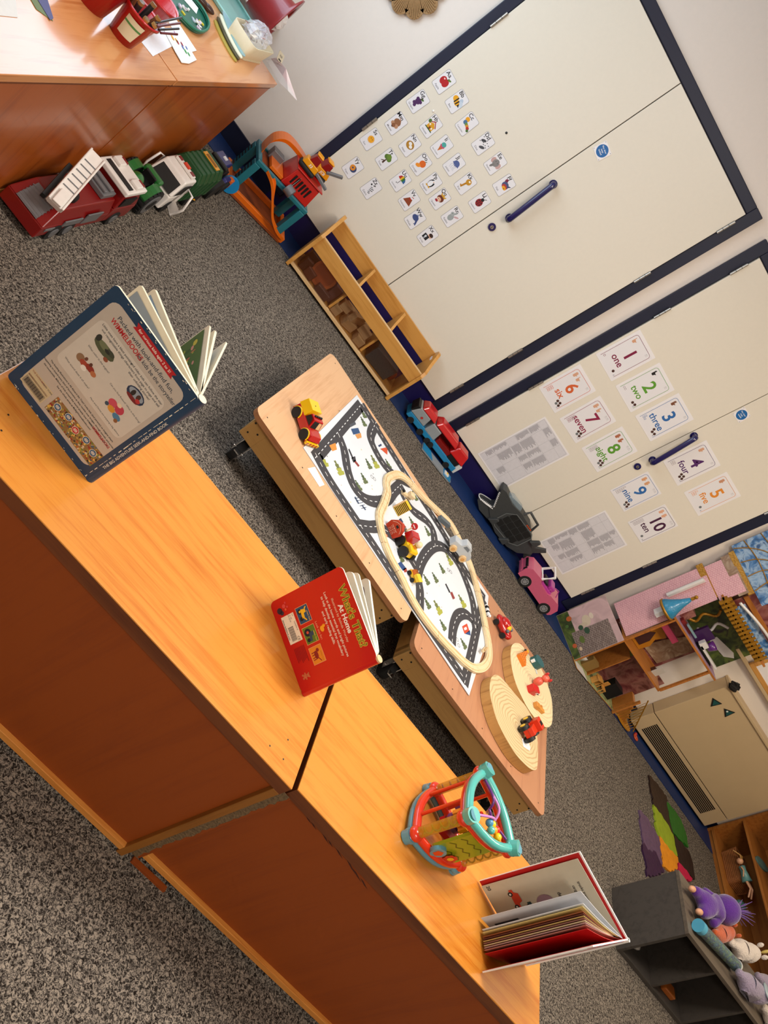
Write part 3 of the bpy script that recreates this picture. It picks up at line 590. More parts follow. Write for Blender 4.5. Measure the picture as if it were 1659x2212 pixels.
for x, y in ((722, 652), (734, 662), (1092, 1102), (1104, 1112), (1135, 1440), (1142, 1468)):
    p = tp(x, y)
    for k in range(10): a, b = 2*PI*k/10, 2*PI*(k+1)/10; g.flat([(p.x+.009*math.cos(a), p.y+.009*math.sin(a)), (p.x+.009*math.cos(b), p.y+.009*math.sin(b)), (p.x+.0075*math.cos(b), p.y+.0075*math.sin(b)), (p.x+.0075*math.cos(a), p.y+.0075*math.sin(a))], ZM+0.0006, '=34343a')
g.build('road_print', mroot)
g = G(); g.prism([tuple(tp(*q).xy) for q in ((412, 610), (448, 602), (494, 690), (470, 699))], ZTAB+0.0005, ZTAB+0.0015, '#ecebe8')
o = g.build('care_label', mroot); o['label'] = 'small white paper label'
# wooden train track: pieces with two wheel grooves
SEC = [(-.019, 0), (-.019, .012), (-.014, .012), (-.0135, .0075), (-.0085, .0075), (-.008, .012), (.008, .012), (.0085, .0075), (.0135, .0075), (.014, .012), (.019, .012), (.019, 0)]
PATH = [(822, 648), (795, 662), (788, 692), (792, 730), (775, 785), (755, 835), (757, 890), (767, 935), (787, 995), (812, 1055), (842, 1108), (868, 1158), (898, 1222), (945, 1303), (1000, 1378), (1052, 1440), (1108, 1498), (1168, 1555), (1215, 1582), (1258, 1572), (1282, 1530), (1282, 1462), (1268, 1385), (1258, 1330), (1240, 1245), (1215, 1150), (1190, 1070), (1158, 998), (1130, 935), (1098, 880), (1050, 832), (1000, 785), (958, 745), (928, 712), (900, 680), (870, 655), (845, 645)]
PW = smooth2([tuple(tp(x, y, ZM).xy) for x, y in PATH], True, 6)
CUTS = [0, 24, 46, 60, 88, 106, 132, 146, 168, 182, 202, len(PW)]
for k in range(len(CUTS)-1):
    seg = [PW[i % len(PW)] for i in range(CUTS[k], CUTS[k+1]+1)]; g = G(); vs = []; n = len(seg)
    zz = ZM+0.0018
    for i, p in enumerate(seg):
        a, b = seg[max(i-1, 0)], seg[min(i+1, n-1)]; d = (b-a).normalized(); nn = Vector((-d.y, d.x)); pp = p+(d*0.001 if i == 0 else -d*0.001 if i == n-1 else d*0)
        vs += [(pp.x+nn.x*s, pp.y+nn.y*s, zz+h) for s, h in SEC]
    P = len(SEC); g.add(vs, [(i*P+j, (i+1)*P+j, (i+1)*P+(j+1) % P, i*P+(j+1) % P) for i in range(n-1) for j in range(P)]+[tuple(range(P)), tuple(range((n-1)*P, n*P))[::-1]], 'beech')
    where = ['at the top bend nearest the toy pickup', 'beside the red barn, on the camera side', 'just left of the yellow tractor', 'on the camera side past the small digger', 'on the camera side near the table joint', 'forming the bottom bend above the log slices',
             'on the wall side beside the tiny black and white toy', 'on the wall side right after the grey car', 'on the wall side under the grey car', 'on the wall side under the grey block', 'on the wall side beside the wooden support'][k]
    tag(g.build('train_track', bevel=0.0008), 'pale wooden track piece '+where, 'track', 'wooden track pieces of the oval')
def vehicle(name, label, cat, p, rz, body, wheels, wr, ww, wm='rubber', hub=None, group=None, bev=0.002):
    t = thing(name, label, cat, p, rz, group)
    for nm, fn in body: g = G(); fn(g); g.build(nm, t, bevel=bev if nm not in ('driver', 'window', 'stripe', 'window_panel') else 0)
    for x, y in wheels:
        g = G(); s = 1 if y > 0 else -1
        g.cyl((x, y-s*ww/2, wr), (x, y+s*ww/2, wr), wr, wm, n=22)
        if hub: g.cyl((x, y+s*ww/2, wr), (x, y+s*(ww/2+wr*.08), wr), wr*0.5, hub, n=16)
        g.build('wheel', t)
    return t
# toy pickup, red with a yellow rear box; x forward
p = at(652, 925, ZTAB)
def _b(g): g.wedge(-.082, .078, -.036, .036, .012, .048, -.078, .07, 'tr', -.034, .034); g.wedge(.02, .082, -.034, .034, .03, .05, .024, .07, 'tr', -.028, .028)
mat('tr', 'b3110f', 0.25, coat=0.5, vary=.02); mat('ty', 'f0c010', 0.3, coat=0.3, vary=.02)
def _c(g): g.wedge(-.02, .034, -.033, .033, .047, .082, -.012, .018, 'tr', -.028, .028)
def _w(g):
    g.add([(.0335, -.027, .051), (.0335, .027, .051), (.0205, .024, .078), (.0205, -.024, .078)], [(0, 1, 2, 3)], 'black')
    g.add([(.0338, .004, .052), (.0338, .026, .052), (.021, .022, .077), (.021, .006, .077)], [(0, 1, 2, 3)], '=d8ab78')
    for s in (-1, 1): g.flat([(-.016, .052), (.027, .052), (.012, .078), (-.009, .078)], 0, 'black', X=T(0, s*.0338, 0) @ Rx(PI/2))
def _y(g): g.wedge(-.084, -.022, -.034, .034, .047, .088, -.078, -.024, 'ty', -.03, .03); g.cyl((-.05, 0, .088), (-.05, 0, .0885), .003, 'black', n=8)
def _s(g):
    for s in (-1, 1):
        for cx in (-.05, .05): g.tube([(cx+.024*math.cos(a), s*.037, .02+.026*math.sin(a)) for a in [PI*i/8 for i in range(9)]], .003, 'ty', n=6)
    g.box(.079, .089, -.038, .038, .012, .026, 'ty')
    for i in range(4): g.box(.0885, .0897, -.034+i*.018, -.026+i*.018, .012, .026, 'tr')
def _l(g):
    for y in (-.018, -.006, .006, .018): g.ball((.0, y, .085), .0055, 'black', 8)
vehicle('toy_pickup', 'red toy pickup with yellow rear box at the left end of the pale table', 'toy vehicle', p, heading(at(640, 895, ZTAB), at(656, 945, ZTAB)),
        [('body', _b), ('cab', _c), ('window_panel', _w), ('rear_box', _y), ('fender_trim', _s), ('roof_lamps', _l)], [(-.05, -.033), (-.05, .033), (.05, -.033), (.05, .033)], .022, .02)
# yellow tractor with a red hood and a wooden driver
def _b(g): g.wedge(-.03, .032, -.016, .016, .012, .036, -.028, .026, 'ty'); g.wedge(.005, .034, -.017, .017, .034, .044, .008, .03, 'ty')
def _h(g): g.wedge(-.036, -.004, -.018, .018, .034, .062, -.032, -.008, 'tr')
def _d(g): g.cyl((.014, 0, .04), (.014, 0, .052), .007, '#d98e24'); g.ball((.014, 0, .062), .0105, 'beech', 12)
vehicle('toy_tractor', 'yellow toy tractor with red roof and wooden driver inside the track', 'toy vehicle', tp(865, 1003, ZM), heading(tp(850, 960), tp(868, 1030)),
        [('body', _b), ('hood', _h), ('driver', _d)], [(-.018, -.02), (-.018, .02), (.02, -.02), (.02, .02)], .0165, .011, wm='black')
def _b(g): g.wedge(-.026, .026, -.012, .012, .008, .02, -.026, .024, '#e8b21a'); g.box(-.02, .002, -.011, .011, .02, .034, '#d9701c')
def _t(g):
    g.wedge(.002, .03, -.014, .014, .022, .036, .0, .034, '#f0c832')
    for i in range(4): g.box(-.018+i*.005, -.016+i*.005, -.0115, .0115, .034, .0355, 'black')
vehicle('toy_dump_truck', 'tiny orange and yellow toy dump truck beside the blue and red printed bus', 'toy vehicle', tp(912, 1138, ZM), heading(tp(893, 1105), tp(915, 1165)),
        [('body', _b), ('tipper', _t)], [(-.015, -.012), (-.015, .012), (.015, -.012), (.015, .012)], .009, .007, wm='black')
# red wooden barn block, standing
a = tp(812, 915, ZM); g = G(); hexp = [(-.031, 0), (.031, 0), (.036, .03), (.024, .052), (0, .064), (-.024, .052), (-.036, .03)]
X_ = Rz(-0.55) @ Rx(PI/2)
g.prism(hexp, -.009, .009, '#b8391f', X=X_)
o = thing('barn_block', 'red wooden barn block with white outlined doors beside the striped grid', 'block', a); g.build('block_body', o, bevel=.002)
g = G()
def seg(g, a, b, w_, z, m, X): d = Vector((b[0]-a[0], b[1]-a[1])).normalized(); n = Vector((-d.y, d.x))*w_/2; g.flat([(a[0]+n.x, a[1]+n.y), (b[0]+n.x, b[1]+n.y), (b[0]-n.x, b[1]-n.y), (a[0]-n.x, a[1]-n.y)], z, m, X)
for A, B in (((-.028, .034), (-.018, .047)), ((-.018, .047), (0, .057)), ((0, .057), (.018, .047)), ((.018, .047), (.028, .034)), ((-.018, .028), (.018, .028)), ((0, .002), (0, .028))): seg(g, A, B, .0016, .0096, '=e9b9a0', X_)
for x in (-.01, .01):
    for z in (.008, .02): g.disc(x, z, .005, .0094, '=e9b9a0', 12, X=X_); g.disc(x, z, .0038, .0096, '=b8391f', 12, X=X_)
g.rect(-.006, .006, .036, .046, .0096, '=1b1716', X_); g.build('door_print', o)
# yellow and black grid
a = tp(843, 820, ZM+.002); o = thing('grid_block', 'yellow block with black stripes standing on a wooden foot inside the track', 'block', a, -0.35)
G().box(-.02, .02, -.004, .016, 0, .06, 'ty').build('block_body', o, bevel=.001)
g = G()
for i in range(8): g.box(-.019, .019, -.0046, -.0036, .004+i*.007, .0075+i*.007, 'black')
g.build('stripe', o); G().box(-.026, -.0205, -.004, .02, 0, .058, 'maple_edge').build('post', o)
# stop sign
a = tp(886, 915, ZM); o = thing('toy_stop_sign', 'small round red toy road sign on a wooden post', 'toy sign', a, -0.6)
G().box(-.009, .009, -.006, .006, 0, .006, 'greywood_top').build('sign_foot', o); G().cyl((0, 0, .006), (0, 0, .03), .003, 'beech', n=10).build('post', o)
g = G(); g.cyl((0, -.002, .038), (0, .002, .038), .012, '#c01f1c', n=22); g.box(-.007, .007, -.0024, -.0018, .0365, .0395, '=f0e6e2'); g.build('sign_plate', o)
tag(G().ball((0, 0, .006), (.009, .006, .006), '#c97a55').build('bead', loc=tp(786, 938, ZM)), 'tiny orange-brown wooden bead beside the track below the barn', 'bead')
# wooden supports and the grey block
a = tp(892, 738, ZM+.014); o = thing('wooden_support', 'pale wooden arch support leaning on the track near the top bend', 'block', tp(885, 742, ZM), 0.5)
G().box(-.03, .03, -.009, .009, .0, .012, 'beech').build('base', o, bevel=.001); G().box(.004, .034, -.014, .014, .0122, .030, 'beech').build('top_block', o, bevel=.002); G().cyl((-.03, -.0, .013), (-.03, 0, .02), .007, 'black', n=10).build('peg', o)
tag(G().box(-.037, .037, -.011, .011, 0, .02, 'bluegrey').build('grey_block', loc=tp(1066, 872, ZM+.0145), rot=(0, 0, .42), bevel=.0015), 'slate grey wooden block laid across the wall side of the track', 'block')
a = tp(1262, 1488, ZM+.0145); o = thing('track_buffer', 'small notched wooden buffer lying by the bottom bend of the track', 'buffer', tp(1262, 1490, ZM+.0145), 1.2)
G().box(-.02, .02, -.007, .007, 0, .009, 'beech').build('base', o, bevel=.001)
for x in (-.012, 0, .012): G().cyl((x, 0, .009), (x, 0, .019), .004, 'maple_edge', n=10).build('peg', o)
# grey wooden car with natural wheels
def _b(g):
    pr = [(-.052, .012), (.05, .012), (.053, .03), (.046, .042), (.03, .044), (.02, .062), (-.012, .064), (-.02, .044), (-.05, .04)]
    g.prism(pr, -.017, .017, '#b9bdc0', X=Rx(PI/2))
def _w(g):
    for s in (-1, 1): g.flat([(-.011, .045), (.018, .045), (.012, .058), (-.008, .058)], 0, '=6c7278', X=T(0, s*.0173, 0) @ Rx(PI/2))
vehicle('wooden_car', 'light grey wooden toy car with natural round wheels beside the track', 'toy vehicle', tp(1125, 1012, ZM+.016), heading(tp(1090, 1000), tp(1130, 1045)),
        [('body', _b), ('window_panel', _w)], [(-.03, -.02), (-.03, .02), (.03, -.02), (.03, .02)], .014, .009, wm='maple_edge', hub='maple', bev=.003)
# little black and white toy
o = thing('toy_cow', 'tiny black and white toy beside the right-hand bend of the mat', 'toy', lp(655, 90, ZTAB+.004), heading(lp(640, 30), lp(665, 150)))
G().box(-.028, .028, -.008, .008, .005, .018, '#efefef').build('body', o, bevel=.003)
g = G(); g.box(-.02, -.008, -.0085, .0085, .008, .0186, 'black'); g.box(.006, .014, -.0085, .0085, .006, .0184, 'black'); g.build('patch', o)
for x in (-.022, .022): G().box(x-.004, x+.004, -.008, .008, 0, .007, 'black').build('foot', o)
G().ball((.032, 0, .016), .007, '#efefef').build('head', o)
# red car with yellow windscreen
def _b(g):
    g.ball((0, 0, .02), (.05, .028, .018), 'tr', 18); g.ball((-.008, 0, .032), (.026, .022, .018), 'tr', 16); g.ball((.038, 0, .02), (.014, .024, .012), 'tr', 12)
def _w(g): g.ball((.012, 0, .036), (.012, .016, .010), 'ty', 12)
vehicle('toy_car', 'rounded red toy car with a yellow windscreen on bare wood by the mat', 'toy vehicle', at(1078, 1358, ZTAB), heading(at(1092, 1340, ZTAB), at(1092, 1371, ZTAB))+.9,
        [('body', _b), ('window', _w), ('mirror', lambda g: g.ball((.022, -.02, .034), .007, '#5d646c', 10)), ('mirror', lambda g: g.ball((.022, .02, .034), .007, '#5d646c', 10))], [(-.026, -.024), (-.026, .024), (.028, -.024), (.028, .024)], .011, .01, bev=0)
# log slices
def slicemat(nm, cx, cy, c1, c2):
    m = bpy.data.materials.new(nm); m.use_nodes = True; nt = m.node_tree; b = nt.nodes['Principled BSDF']
    tc = nt.nodes.new('ShaderNodeTexCoord'); mp = nt.nodes.new('ShaderNodeMapping'); mp.inputs['Location'].default_value = (-cx, -cy, 0); mp.inputs['Scale'].default_value = (1, 1.35, 0)
    wv = nt.nodes.new('ShaderNodeTexWave'); wv.wave_type = 'RINGS'; wv.rings_direction = 'Z'; wv.inputs['Scale'].default_value = 17; wv.inputs['Distortion'].default_value = 12; wv.inputs['Detail'].default_value = 2; wv.inputs['Detail Scale'].default_value = .35
    cr = nt.nodes.new('ShaderNodeValToRGB'); cr.color_ramp.elements[0].color = (*hexc(c1), 1); cr.color_ramp.elements[1].color = (*hexc(c2), 1); cr.color_ramp.elements[0].position = .05; cr.color_ramp.elements[1].position = .45
    nt.links.new(tc.outputs['Object'], mp.inputs[0]); nt.links.new(mp.outputs[0], wv.inputs[0]); nt.links.new(wv.outputs[0], cr.inputs[0]); nt.links.new(cr.outputs[0], b.inputs['Base Color']); b.inputs['Roughness'].default_value = .6
    MATS[nm] = m
wood('bark', 'a5753c', 'c99a58', 'z', .6, scale=8)
ZS = ZTAB+.042
for k, (pts, lab) in enumerate((([(700, 790), (720, 715), (775, 700), (850, 770), (940, 880), (1050, 1010), (1120, 1150), (1155, 1320), (1155, 1560), (1125, 1608), (1060, 1575), (950, 1460), (850, 1300), (760, 1110), (705, 900)], 'oval log slice with wavy dark rings carrying the red tractor'),
                               ([(905, 430), (950, 393), (1010, 420), (1090, 530), (1180, 620), (1240, 760), (1290, 930), (1297, 1130), (1265, 1195), (1200, 1180), (1090, 1060), (1000, 900), (935, 740), (900, 560)], 'oval pale log slice nearer the wall carrying the small toy animals'))):
    ww = [lp(x, y, ZS) for x, y in pts]; c = sum(ww, Vector())/len(ww); c.z = ZTAB; loc = [((q-c).x, (q-c).y) for q in ww]; sm = [tuple(v) for v in smooth2(loc, True, 4)]
    slicemat('rings%d' % k, *((.03, -.02, 'c2a476', 'dcc294') if k == 0 else (.02, .0, 'd6c096', 'e6d2a6')))
    o = thing('log_slice', lab, 'log slice', c, 0, 'log slices on the right play table')
    g = G(); n = len(sm); bot = [(x*1.02-.004, y*1.02-.006) for x, y in sm]
    g.prism(sm, .0, ZS-ZTAB, 'bark', 'rings%d' % k, smooth=True); g.build('slice_body', o)
# tractor on the slice
def _b(g): g.wedge(-.045, .042, -.019, .019, .016, .034, -.043, .04, '#d1310f'); g.wedge(-.002, .042, -.015, .015, .034, .05, 0, .038, '#d1310f')
def _c(g): g.wedge(-.042, -.002, -.021, .021, .034, .066, -.036, -.006, '#d1310f')
def _w(g):
    for s in (-1, 1): g.rect(-.033, -.012, .042, .058, 0, 'black', T(0, s*.0205, 0) @ Rx(PI/2))
    g.rect(-.032, -.012, -.008, .008, .0663, 'black')
vehicle('toy_tractor', 'orange-red toy tractor with black wheels standing on a log slice', 'toy vehicle', lp(1020, 1240, ZS), heading(lp(1090, 1120), lp(1010, 1270)),
        [('body', _b), ('cab', _c), ('window_panel', _w)], [(-.026, -.026), (-.026, .026), (.028, -.022), (.028, .022)], .02, .014, wm='black', hub='ty')
g = G(); g.prism([tuple(lp(*q, ZS).xy) for q in ((1005, 1310), (1055, 1285), (1085, 1400), (1078, 1425), (1020, 1385))], ZS+.0002, ZS+.0012, '#eceef0'); g.rect(0, 0.0001, 0, .0001, 0, 'black')
tag(g.build('paper_tag'), 'small white paper tag lying on the dark-ringed log slice', 'tag')
# toy giraffe lying, teal tractor block, coral pig, orange blocks
a, b = lp(1000, 560, ZS), lp(1120, 480, ZS); o = thing('toy_giraffe', 'flat orange spotted toy giraffe with yellow head lying on the pale slice', 'toy animal', a, heading(a, b))
g = G(); g.prism([(-.02, -.022), (.0, -.012), (.02, .004), (.06, .01), (.06, .022), (.02, .022), (-.01, .026), (-.024, .022)], .0, .014, '#dd7a1e'); g.build('body', o, bevel=.002)
g = G()
for i in range(16): g.disc(-.014+.018*(i % 4)+rn.uniform(-.003, .003), -.008+.009*(i//4)+.004*(i % 4), .0018, .0144, '=4a2412', 8)
g.build('spots', o); G().ball((.066, .016, .008), (.011, .008, .007), 'ty').build('head', o); G().ball((.055, .022, .01), (.004, .006, .005), 'black').build('mane', o)
a = lp(1120, 590, ZS); o = thing('toy_block', 'teal toy block with white bumpers lying by the giraffe', 'toy', a, .2)
G().prism(ell(0, 0, .028, .022, 18), 0, .026, '#255d60').build('body', o, bevel=.005)
g = G(); g.cyl((-.027, -.012, .005), (-.027, -.012, .018), .006, '#e8ecec'); g.build('bumper', o); G().cyl((.026, .012, .005), (.026, .012, .018), .006, '#e8ecec').build('bumper', o); G().cyl((.004, -.024, .002), (.012, -.04, .002), .0025, '#c8cccc', n=8).build('axle', o)
a = lp(1115, 780, ZS); o = thing('toy_pig', 'coral pink toy pig in the middle of the pale log slice', 'toy animal', a, 1.0)
G().ball((0, 0, .02), (.020, .015, .02), '#e2604a').build('body', o); G().ball((.004, 0, .047), (.015, .014, .014), '#e8664e').build('head', o); G().cyl((.017, 0, .045), (.024, 0, .045), .006, '#c4302c', n=12).build('snout', o)
for y in (-.012, .012): G().ball((0, y, .06), (.003, .005, .009), '#c4302c').build('ear', o)
a = lp(1085, 850, ZS); o = thing('toy_fire_engine', 'small red and white toy engine beside the coral pig', 'toy vehicle', a, .5)
G().prism(rrect(-.022, .022, -.014, .014, .006), 0, .024, '#c8231f').build('body', o, bevel=.003); g = G(); g.box(.006, .0226, -.0146, .0146, .012, .02, '#efe9e6'); g.box(.012, .0228, -.015, .015, .014, .018, 'black'); g.build('stripe', o)
a, b = lp(1115, 990, ZS), lp(1190, 1060, ZS); o = thing('wooden_dog', 'orange-brown wooden toy made of small blocks at the right of the pale slice', 'toy', lp(1150, 1020, ZS), heading(a, b))
G().box(-.026, -.004, -.010, .010, 0, .016, '#d08a3a').build('head', o, bevel=.002); G().box(-.004, .03, -.007, .007, 0, .013, '#d9933f').build('body', o, bevel=.002); G().box(.016, .024, .0072, .02, 0, .011, '#c98234').build('foot', o, bevel=.001)

for o in list(COL.objects):   # sizes read off the photograph  (RESIZE)
    l = o.get('label', '')
    k = 1.3 if l.startswith('yellow toy tractor') else .92 if l.startswith('red toy pickup') else 1.25 if ('pale slice' in l or 'giraffe' in l or 'coral' in l or 'pale log slice' in l) and o.get('category') != 'log slice' else 1.12 if l.startswith('orange-red toy tractor') else 1.2 if l.startswith(('small round red toy road', 'rounded red toy car', 'light grey wooden toy car')) else None
    if k and o.get('category') not in ('log slice', 'track'): o.scale = (k,)*3
# ================================================================== big vehicles parked along the left cupboards; local x points along the row (+y)
FT = (-0.562, 2.565, 0)
mat('fr', '7c0a09', 0.35, coat=0.15); mat('silver', '77777a', 0.4, metal=0.3); mat('wplast', 'ece6e0', 0.35, coat=0.2); mat('jgreen', '1f6a2a', 0.35, coat=0.3); mat('dgreen', '1b4a25', 0.5)
t = thing('toy_fire_engine', 'large red toy fire engine with raised white ladder boom by the left cupboard', 'toy vehicle', FT, PI/2-0.05)
g = G(); g.wedge(-.335, .13, -.086, .086, .03, .085, -.33, .13, 'fr'); g.wedge(-.33, .13, -.086, .086, .085, .15, -.26, .12, 'fr', -.066, .066); g.build('body', t, bevel=.004)
g = G(); g.wedge(.13, .325, -.086, .086, .03, .11, .13, .32, 'fr'); g.wedge(.13, .32, -.086, .086, .11, .185, .14, .27, 'fr', -.078, .078); g.build('cab', t, bevel=.005)
g = G(); g.box(.125, .29, -.084, .084, .185, .207, 'wplast'); g.box(.20, .25, -.075, -.03, .207, .222, 'wplast'); g.box(.20, .25, .03, .075, .207, .222, 'wplast'); g.build('cab_roof', t, bevel=.005)
G().box(.15, .18, -.07, .07, .2075, .2105, 'black').build('light_bar', t)
for y in (-.052, .052): G().box(.252, .275, y-.016, y+.016, .2075, .216, 'fr').build('beacon', t)
g = G(); g.add([(-.335+.012, -.05, .088), (-.335+.012, .05, .088), (-.264, .045, .146), (-.264, -.045, .146)], [(0, 1, 2, 3)], 'silver', X=T(-.004, 0, .004))
for i in range(6): g.tube([(-.328+.0095*i, -.05, .089+.0095*i), (-.328+.0095*i, .05, .089+.0095*i)], .0025, 'silver', n=6)
g.build('shutter', t)
for s in (-1, 1):
    for a in ((-.2, -.08, s*.0875-.003, s*.0875+.003, .07, .1), (-.06, .05, s*.0875-.003, s*.0875+.003, .06, .115), (-.3, -.24, s*.0875-.002, s*.0875+.002, .06, .075)): G().box(*a, 'silver').build('locker', t, bevel=.002)
    G().box(.15, .25, s*.083-.004, s*.083+.002, .125, .17, 'black').build('side_window', t)
G().box(.02, .115, -.055, .055, .151, .172, 'silver').box(.03, .05, -.045, .045, .172, .182, 'silver').box(.075, .1, -.045, .045, .172, .182, 'silver').build('pump_deck', t, bevel=.003)
for x in (-.22, -.13, .21):
    for y in (-.078, .078):
        s = 1 if y > 0 else -1; g = G(); g.cyl((x, y-s*.014, .04), (x, y+s*.012, .04), .04, 'rubber', n=22); g.cyl((x, y+s*.012, .04), (x, y+s*.015, .04), .024, 'silver', n=16); g.build('wheel', t)
G().cyl((-.16, 0, .15), (-.16, 0, .168), .05, 'black', n=20).build('turntable', t)
bA, bB = at(126, 432, .16), at(208, 338, .26)
t2 = bpy.data.objects.new('boom', None); COL.objects.link(t2)
from mathutils import Quaternion
iv = (T(*FT) @ Rz(PI/2-0.05) @ Matrix.Scale(.86, 4)).inverted(); A, B = iv @ bA, iv @ bB; d = B-A; L = d.length
X_ = T(*A) @ d.to_track_quat('X', 'Z').to_matrix().to_4x4(); bpy.data.objects.remove(t2)
g = G(); g.box(-.03, L, -.026, .026, -.012, .016, 'wplast', X_)
for s in (-1, 1): g.box(-.03, L, s*.028-.004, s*.028+.004, -.008, .022, 'wplast', X_)
g.box(-.03, .03, -.018, .018, .016, .028, 'wplast', X_)
bo = g.build('ladder_boom', t, bevel=.003)
g = G()
for i in range(6): g.box(.05+i*(L-.08)/6, .054+i*(L-.08)/6, -.023, .023, .0165, .0185, 'silver', X_)
g.build('rung', bo)
G().box(-.02, L*.6, .034, .05, -.03, -.005, 'black', X_).build('piston', bo)
t.scale = (.86,)*3
# green tractor
t = thing('toy_tractor', 'green and black toy tractor with big rear tyres between the two toy lorries', 'toy vehicle', (-0.55, 2.975, 0), PI/2-0.03); t.scale = (.9,)*3
G().box(-.08, .1, -.035, .035, .05, .1, 'black').build('chassis', t, bevel=.005)
g = G(); g.ball((-.075, 0, .135), (.045, .032, .03), 'jgreen', 16); g.box(-.1, -.04, -.025, .025, .09, .13, 'jgreen'); g.build('hood', t)
for s in (-1, 1):
    g = G(); pts = [(.03+.075*math.cos(a), .075*math.sin(a)+.07) for a in [PI*(.1+.8*i/8) for i in range(9)]]
    for i in range(8): g.add([(pts[i][0], s*.04, pts[i][1]), (pts[i+1][0], s*.04, pts[i+1][1]), (pts[i+1][0], s*.078, pts[i+1][1]), (pts[i][0], s*.078, pts[i][1]), (pts[i][0], s*.04, pts[i][1]-.008), (pts[i+1][0], s*.04, pts[i+1][1]-.008), (pts[i+1][0], s*.078, pts[i+1][1]-.008), (pts[i][0], s*.078, pts[i][1]-.008)], [(0, 1, 2, 3), (4, 5, 6, 7), (0, 4, 7, 3), (1, 5, 6, 2), (3, 7, 6, 2), (0, 1, 5, 4)], 'jgreen')
    g.build('fender', t)
    g = G(); g.cyl((.03, s*.048, .07), (.03, s*.088, .07), .07, 'rubber', n=28); g.cyl((.03, s*.088, .07), (.03, s*.091, .07), .055, 'silver', n=24); g.cyl((.03, s*.091, .07), (.03, s*.0925, .07), .03, 'black', n=20)
    for i in range(20): a = 2*PI*i/20; g.box(-.005, .005, min(s*.05, s*.086), max(s*.05, s*.086), .068, .074, 'rubber', T(.03, 0, .07) @ Ry(a))
    g.build('wheel', t); G().cyl((-.085, s*.04, .04), (-.085, s*.065, .04), .04, 'rubber', n=22).build('wheel', t)
G().box(0, .05, -.03, .03, .1, .118, 'black').box(.045, .06, -.03, .03, .1, .15, 'black').build('seat', t, bevel=.004)
g = G(); g.wedge(.065, .11, -.05, .05, .12, .15, .07, .105, 'jgreen'); g.build('rear_cover', t, bevel=.01, seg=3)
# recycling lorry
t = thing('toy_lorry', 'toy recycling lorry with white cab and ribbed green container', 'toy vehicle', (-0.515, 3.33, 0), PI/2-0.04); t.scale = (.84,)*3
g = G(); g.wedge(-.28, -.10, -.08, .08, .035, .12, -.275, -.10, 'wplast'); g.wedge(-.275, -.10, -.08, .08, .12, .21, -.225, -.105, 'wplast', -.072, .072); g.build('cab', t, bevel=.008, seg=3)
g = G(); g.box(-.16, -.125, -.06, .06, .211, .225, 'wplast'); g.build('roof_rack', t, bevel=.004)
for y in (-.042, .042): G().box(-.155, -.13, y-.012, y+.012, .2255, .228, 'fr').build('beacon', t)
G().box(-.155, -.13, -.018, .018, .2255, .235, '#d63a16').build('beacon', t, bevel=.003)
g = G(); g.add([(-.277, -.066, .125), (-.277, .066, .125), (-.2295, .06, .2), (-.2295, -.06, .2)], [(0, 1, 2, 3)], 'black')
for s in (-1, 1): g.flat([(-.25, .125), (-.13, .125), (-.13, .19), (-.21, .19)], 0, 'black', X=T(0, s*.0795, 0) @ Rx(PI/2))
g.build('window_panel', t)
for s in (-1, 1): q = 1 if s < 0 else .35; g = G(); g.tube([(-.2, s*.085, .05), (-.23, s*(.085+.045*q), .05), (-.24, s*(.085+.065*q), .12), (-.22, s*(.085+.045*q), .19), (-.18, s*.09, .18)], .006, 'wplast', n=6, closed=True); g.add([(-.2, s*.085, .05), (-.23, s*(.085+.045*q), .05), (-.235, s*(.085+.055*q), .1), (-.2, s*.088, .1)], [(0, 1, 2, 3)], 'wplast'); g.build('door', t)
g = G(); g.wedge(-.09, .24, -.082, .082, .06, .19, -.09, .22, 'dgreen'); g.wedge(-.09, .22, -.082, .082, .19, .235, -.085, .2, 'dgreen', -.06, .06)
for i in range(5): g.wedge(-.07+i*.06, -.045+i*.06, -.086, .086, .07, .19, -.07+i*.06, -.045+i*.06, 'dgreen', -.086, .086); g.wedge(-.07+i*.055, -.045+i*.055, -.085, .085, .19, .24, -.07+i*.055, -.045+i*.055, 'dgreen', -.063, .063)
co = g.build('container', t, bevel=.003)
g = G(); g.box(.1, .145, -.055, .05, .2405, .244, '#e09a12'); g.box(.108, .137, -.04, .035, .244, .2445, '=8f5c10'); g.build('yellow_panel', co)
G().box(-.28, .22, -.06, .06, .03, .06, 'black').build('chassis', t)
for x in (-.2, .06, .15):
    for y in (-.07, .07): G().cyl((x, y-.014, .04), (x, y+.014, .04), .04, 'rubber', n=20).build('wheel', t)
# yellow star charm by the lorry's door
a = atx(405, 405, -.44); g = G(); g.prism([((.032 if i % 2 == 0 else .015)*math.cos(PI*i/5+.3), (.032 if i % 2 == 0 else .015)*math.sin(PI*i/5+.3)) for i in range(10)], 0, .018, '#e39b10', X=Rz(-.5) @ Rx(PI/2))
tag(g.build('yellow_star', loc=at(404, 402, .03)+Vector((0.045, -.03, 0)), bevel=.003), "yellow plastic star on the carpet by the lorry's open white door", 'toy')
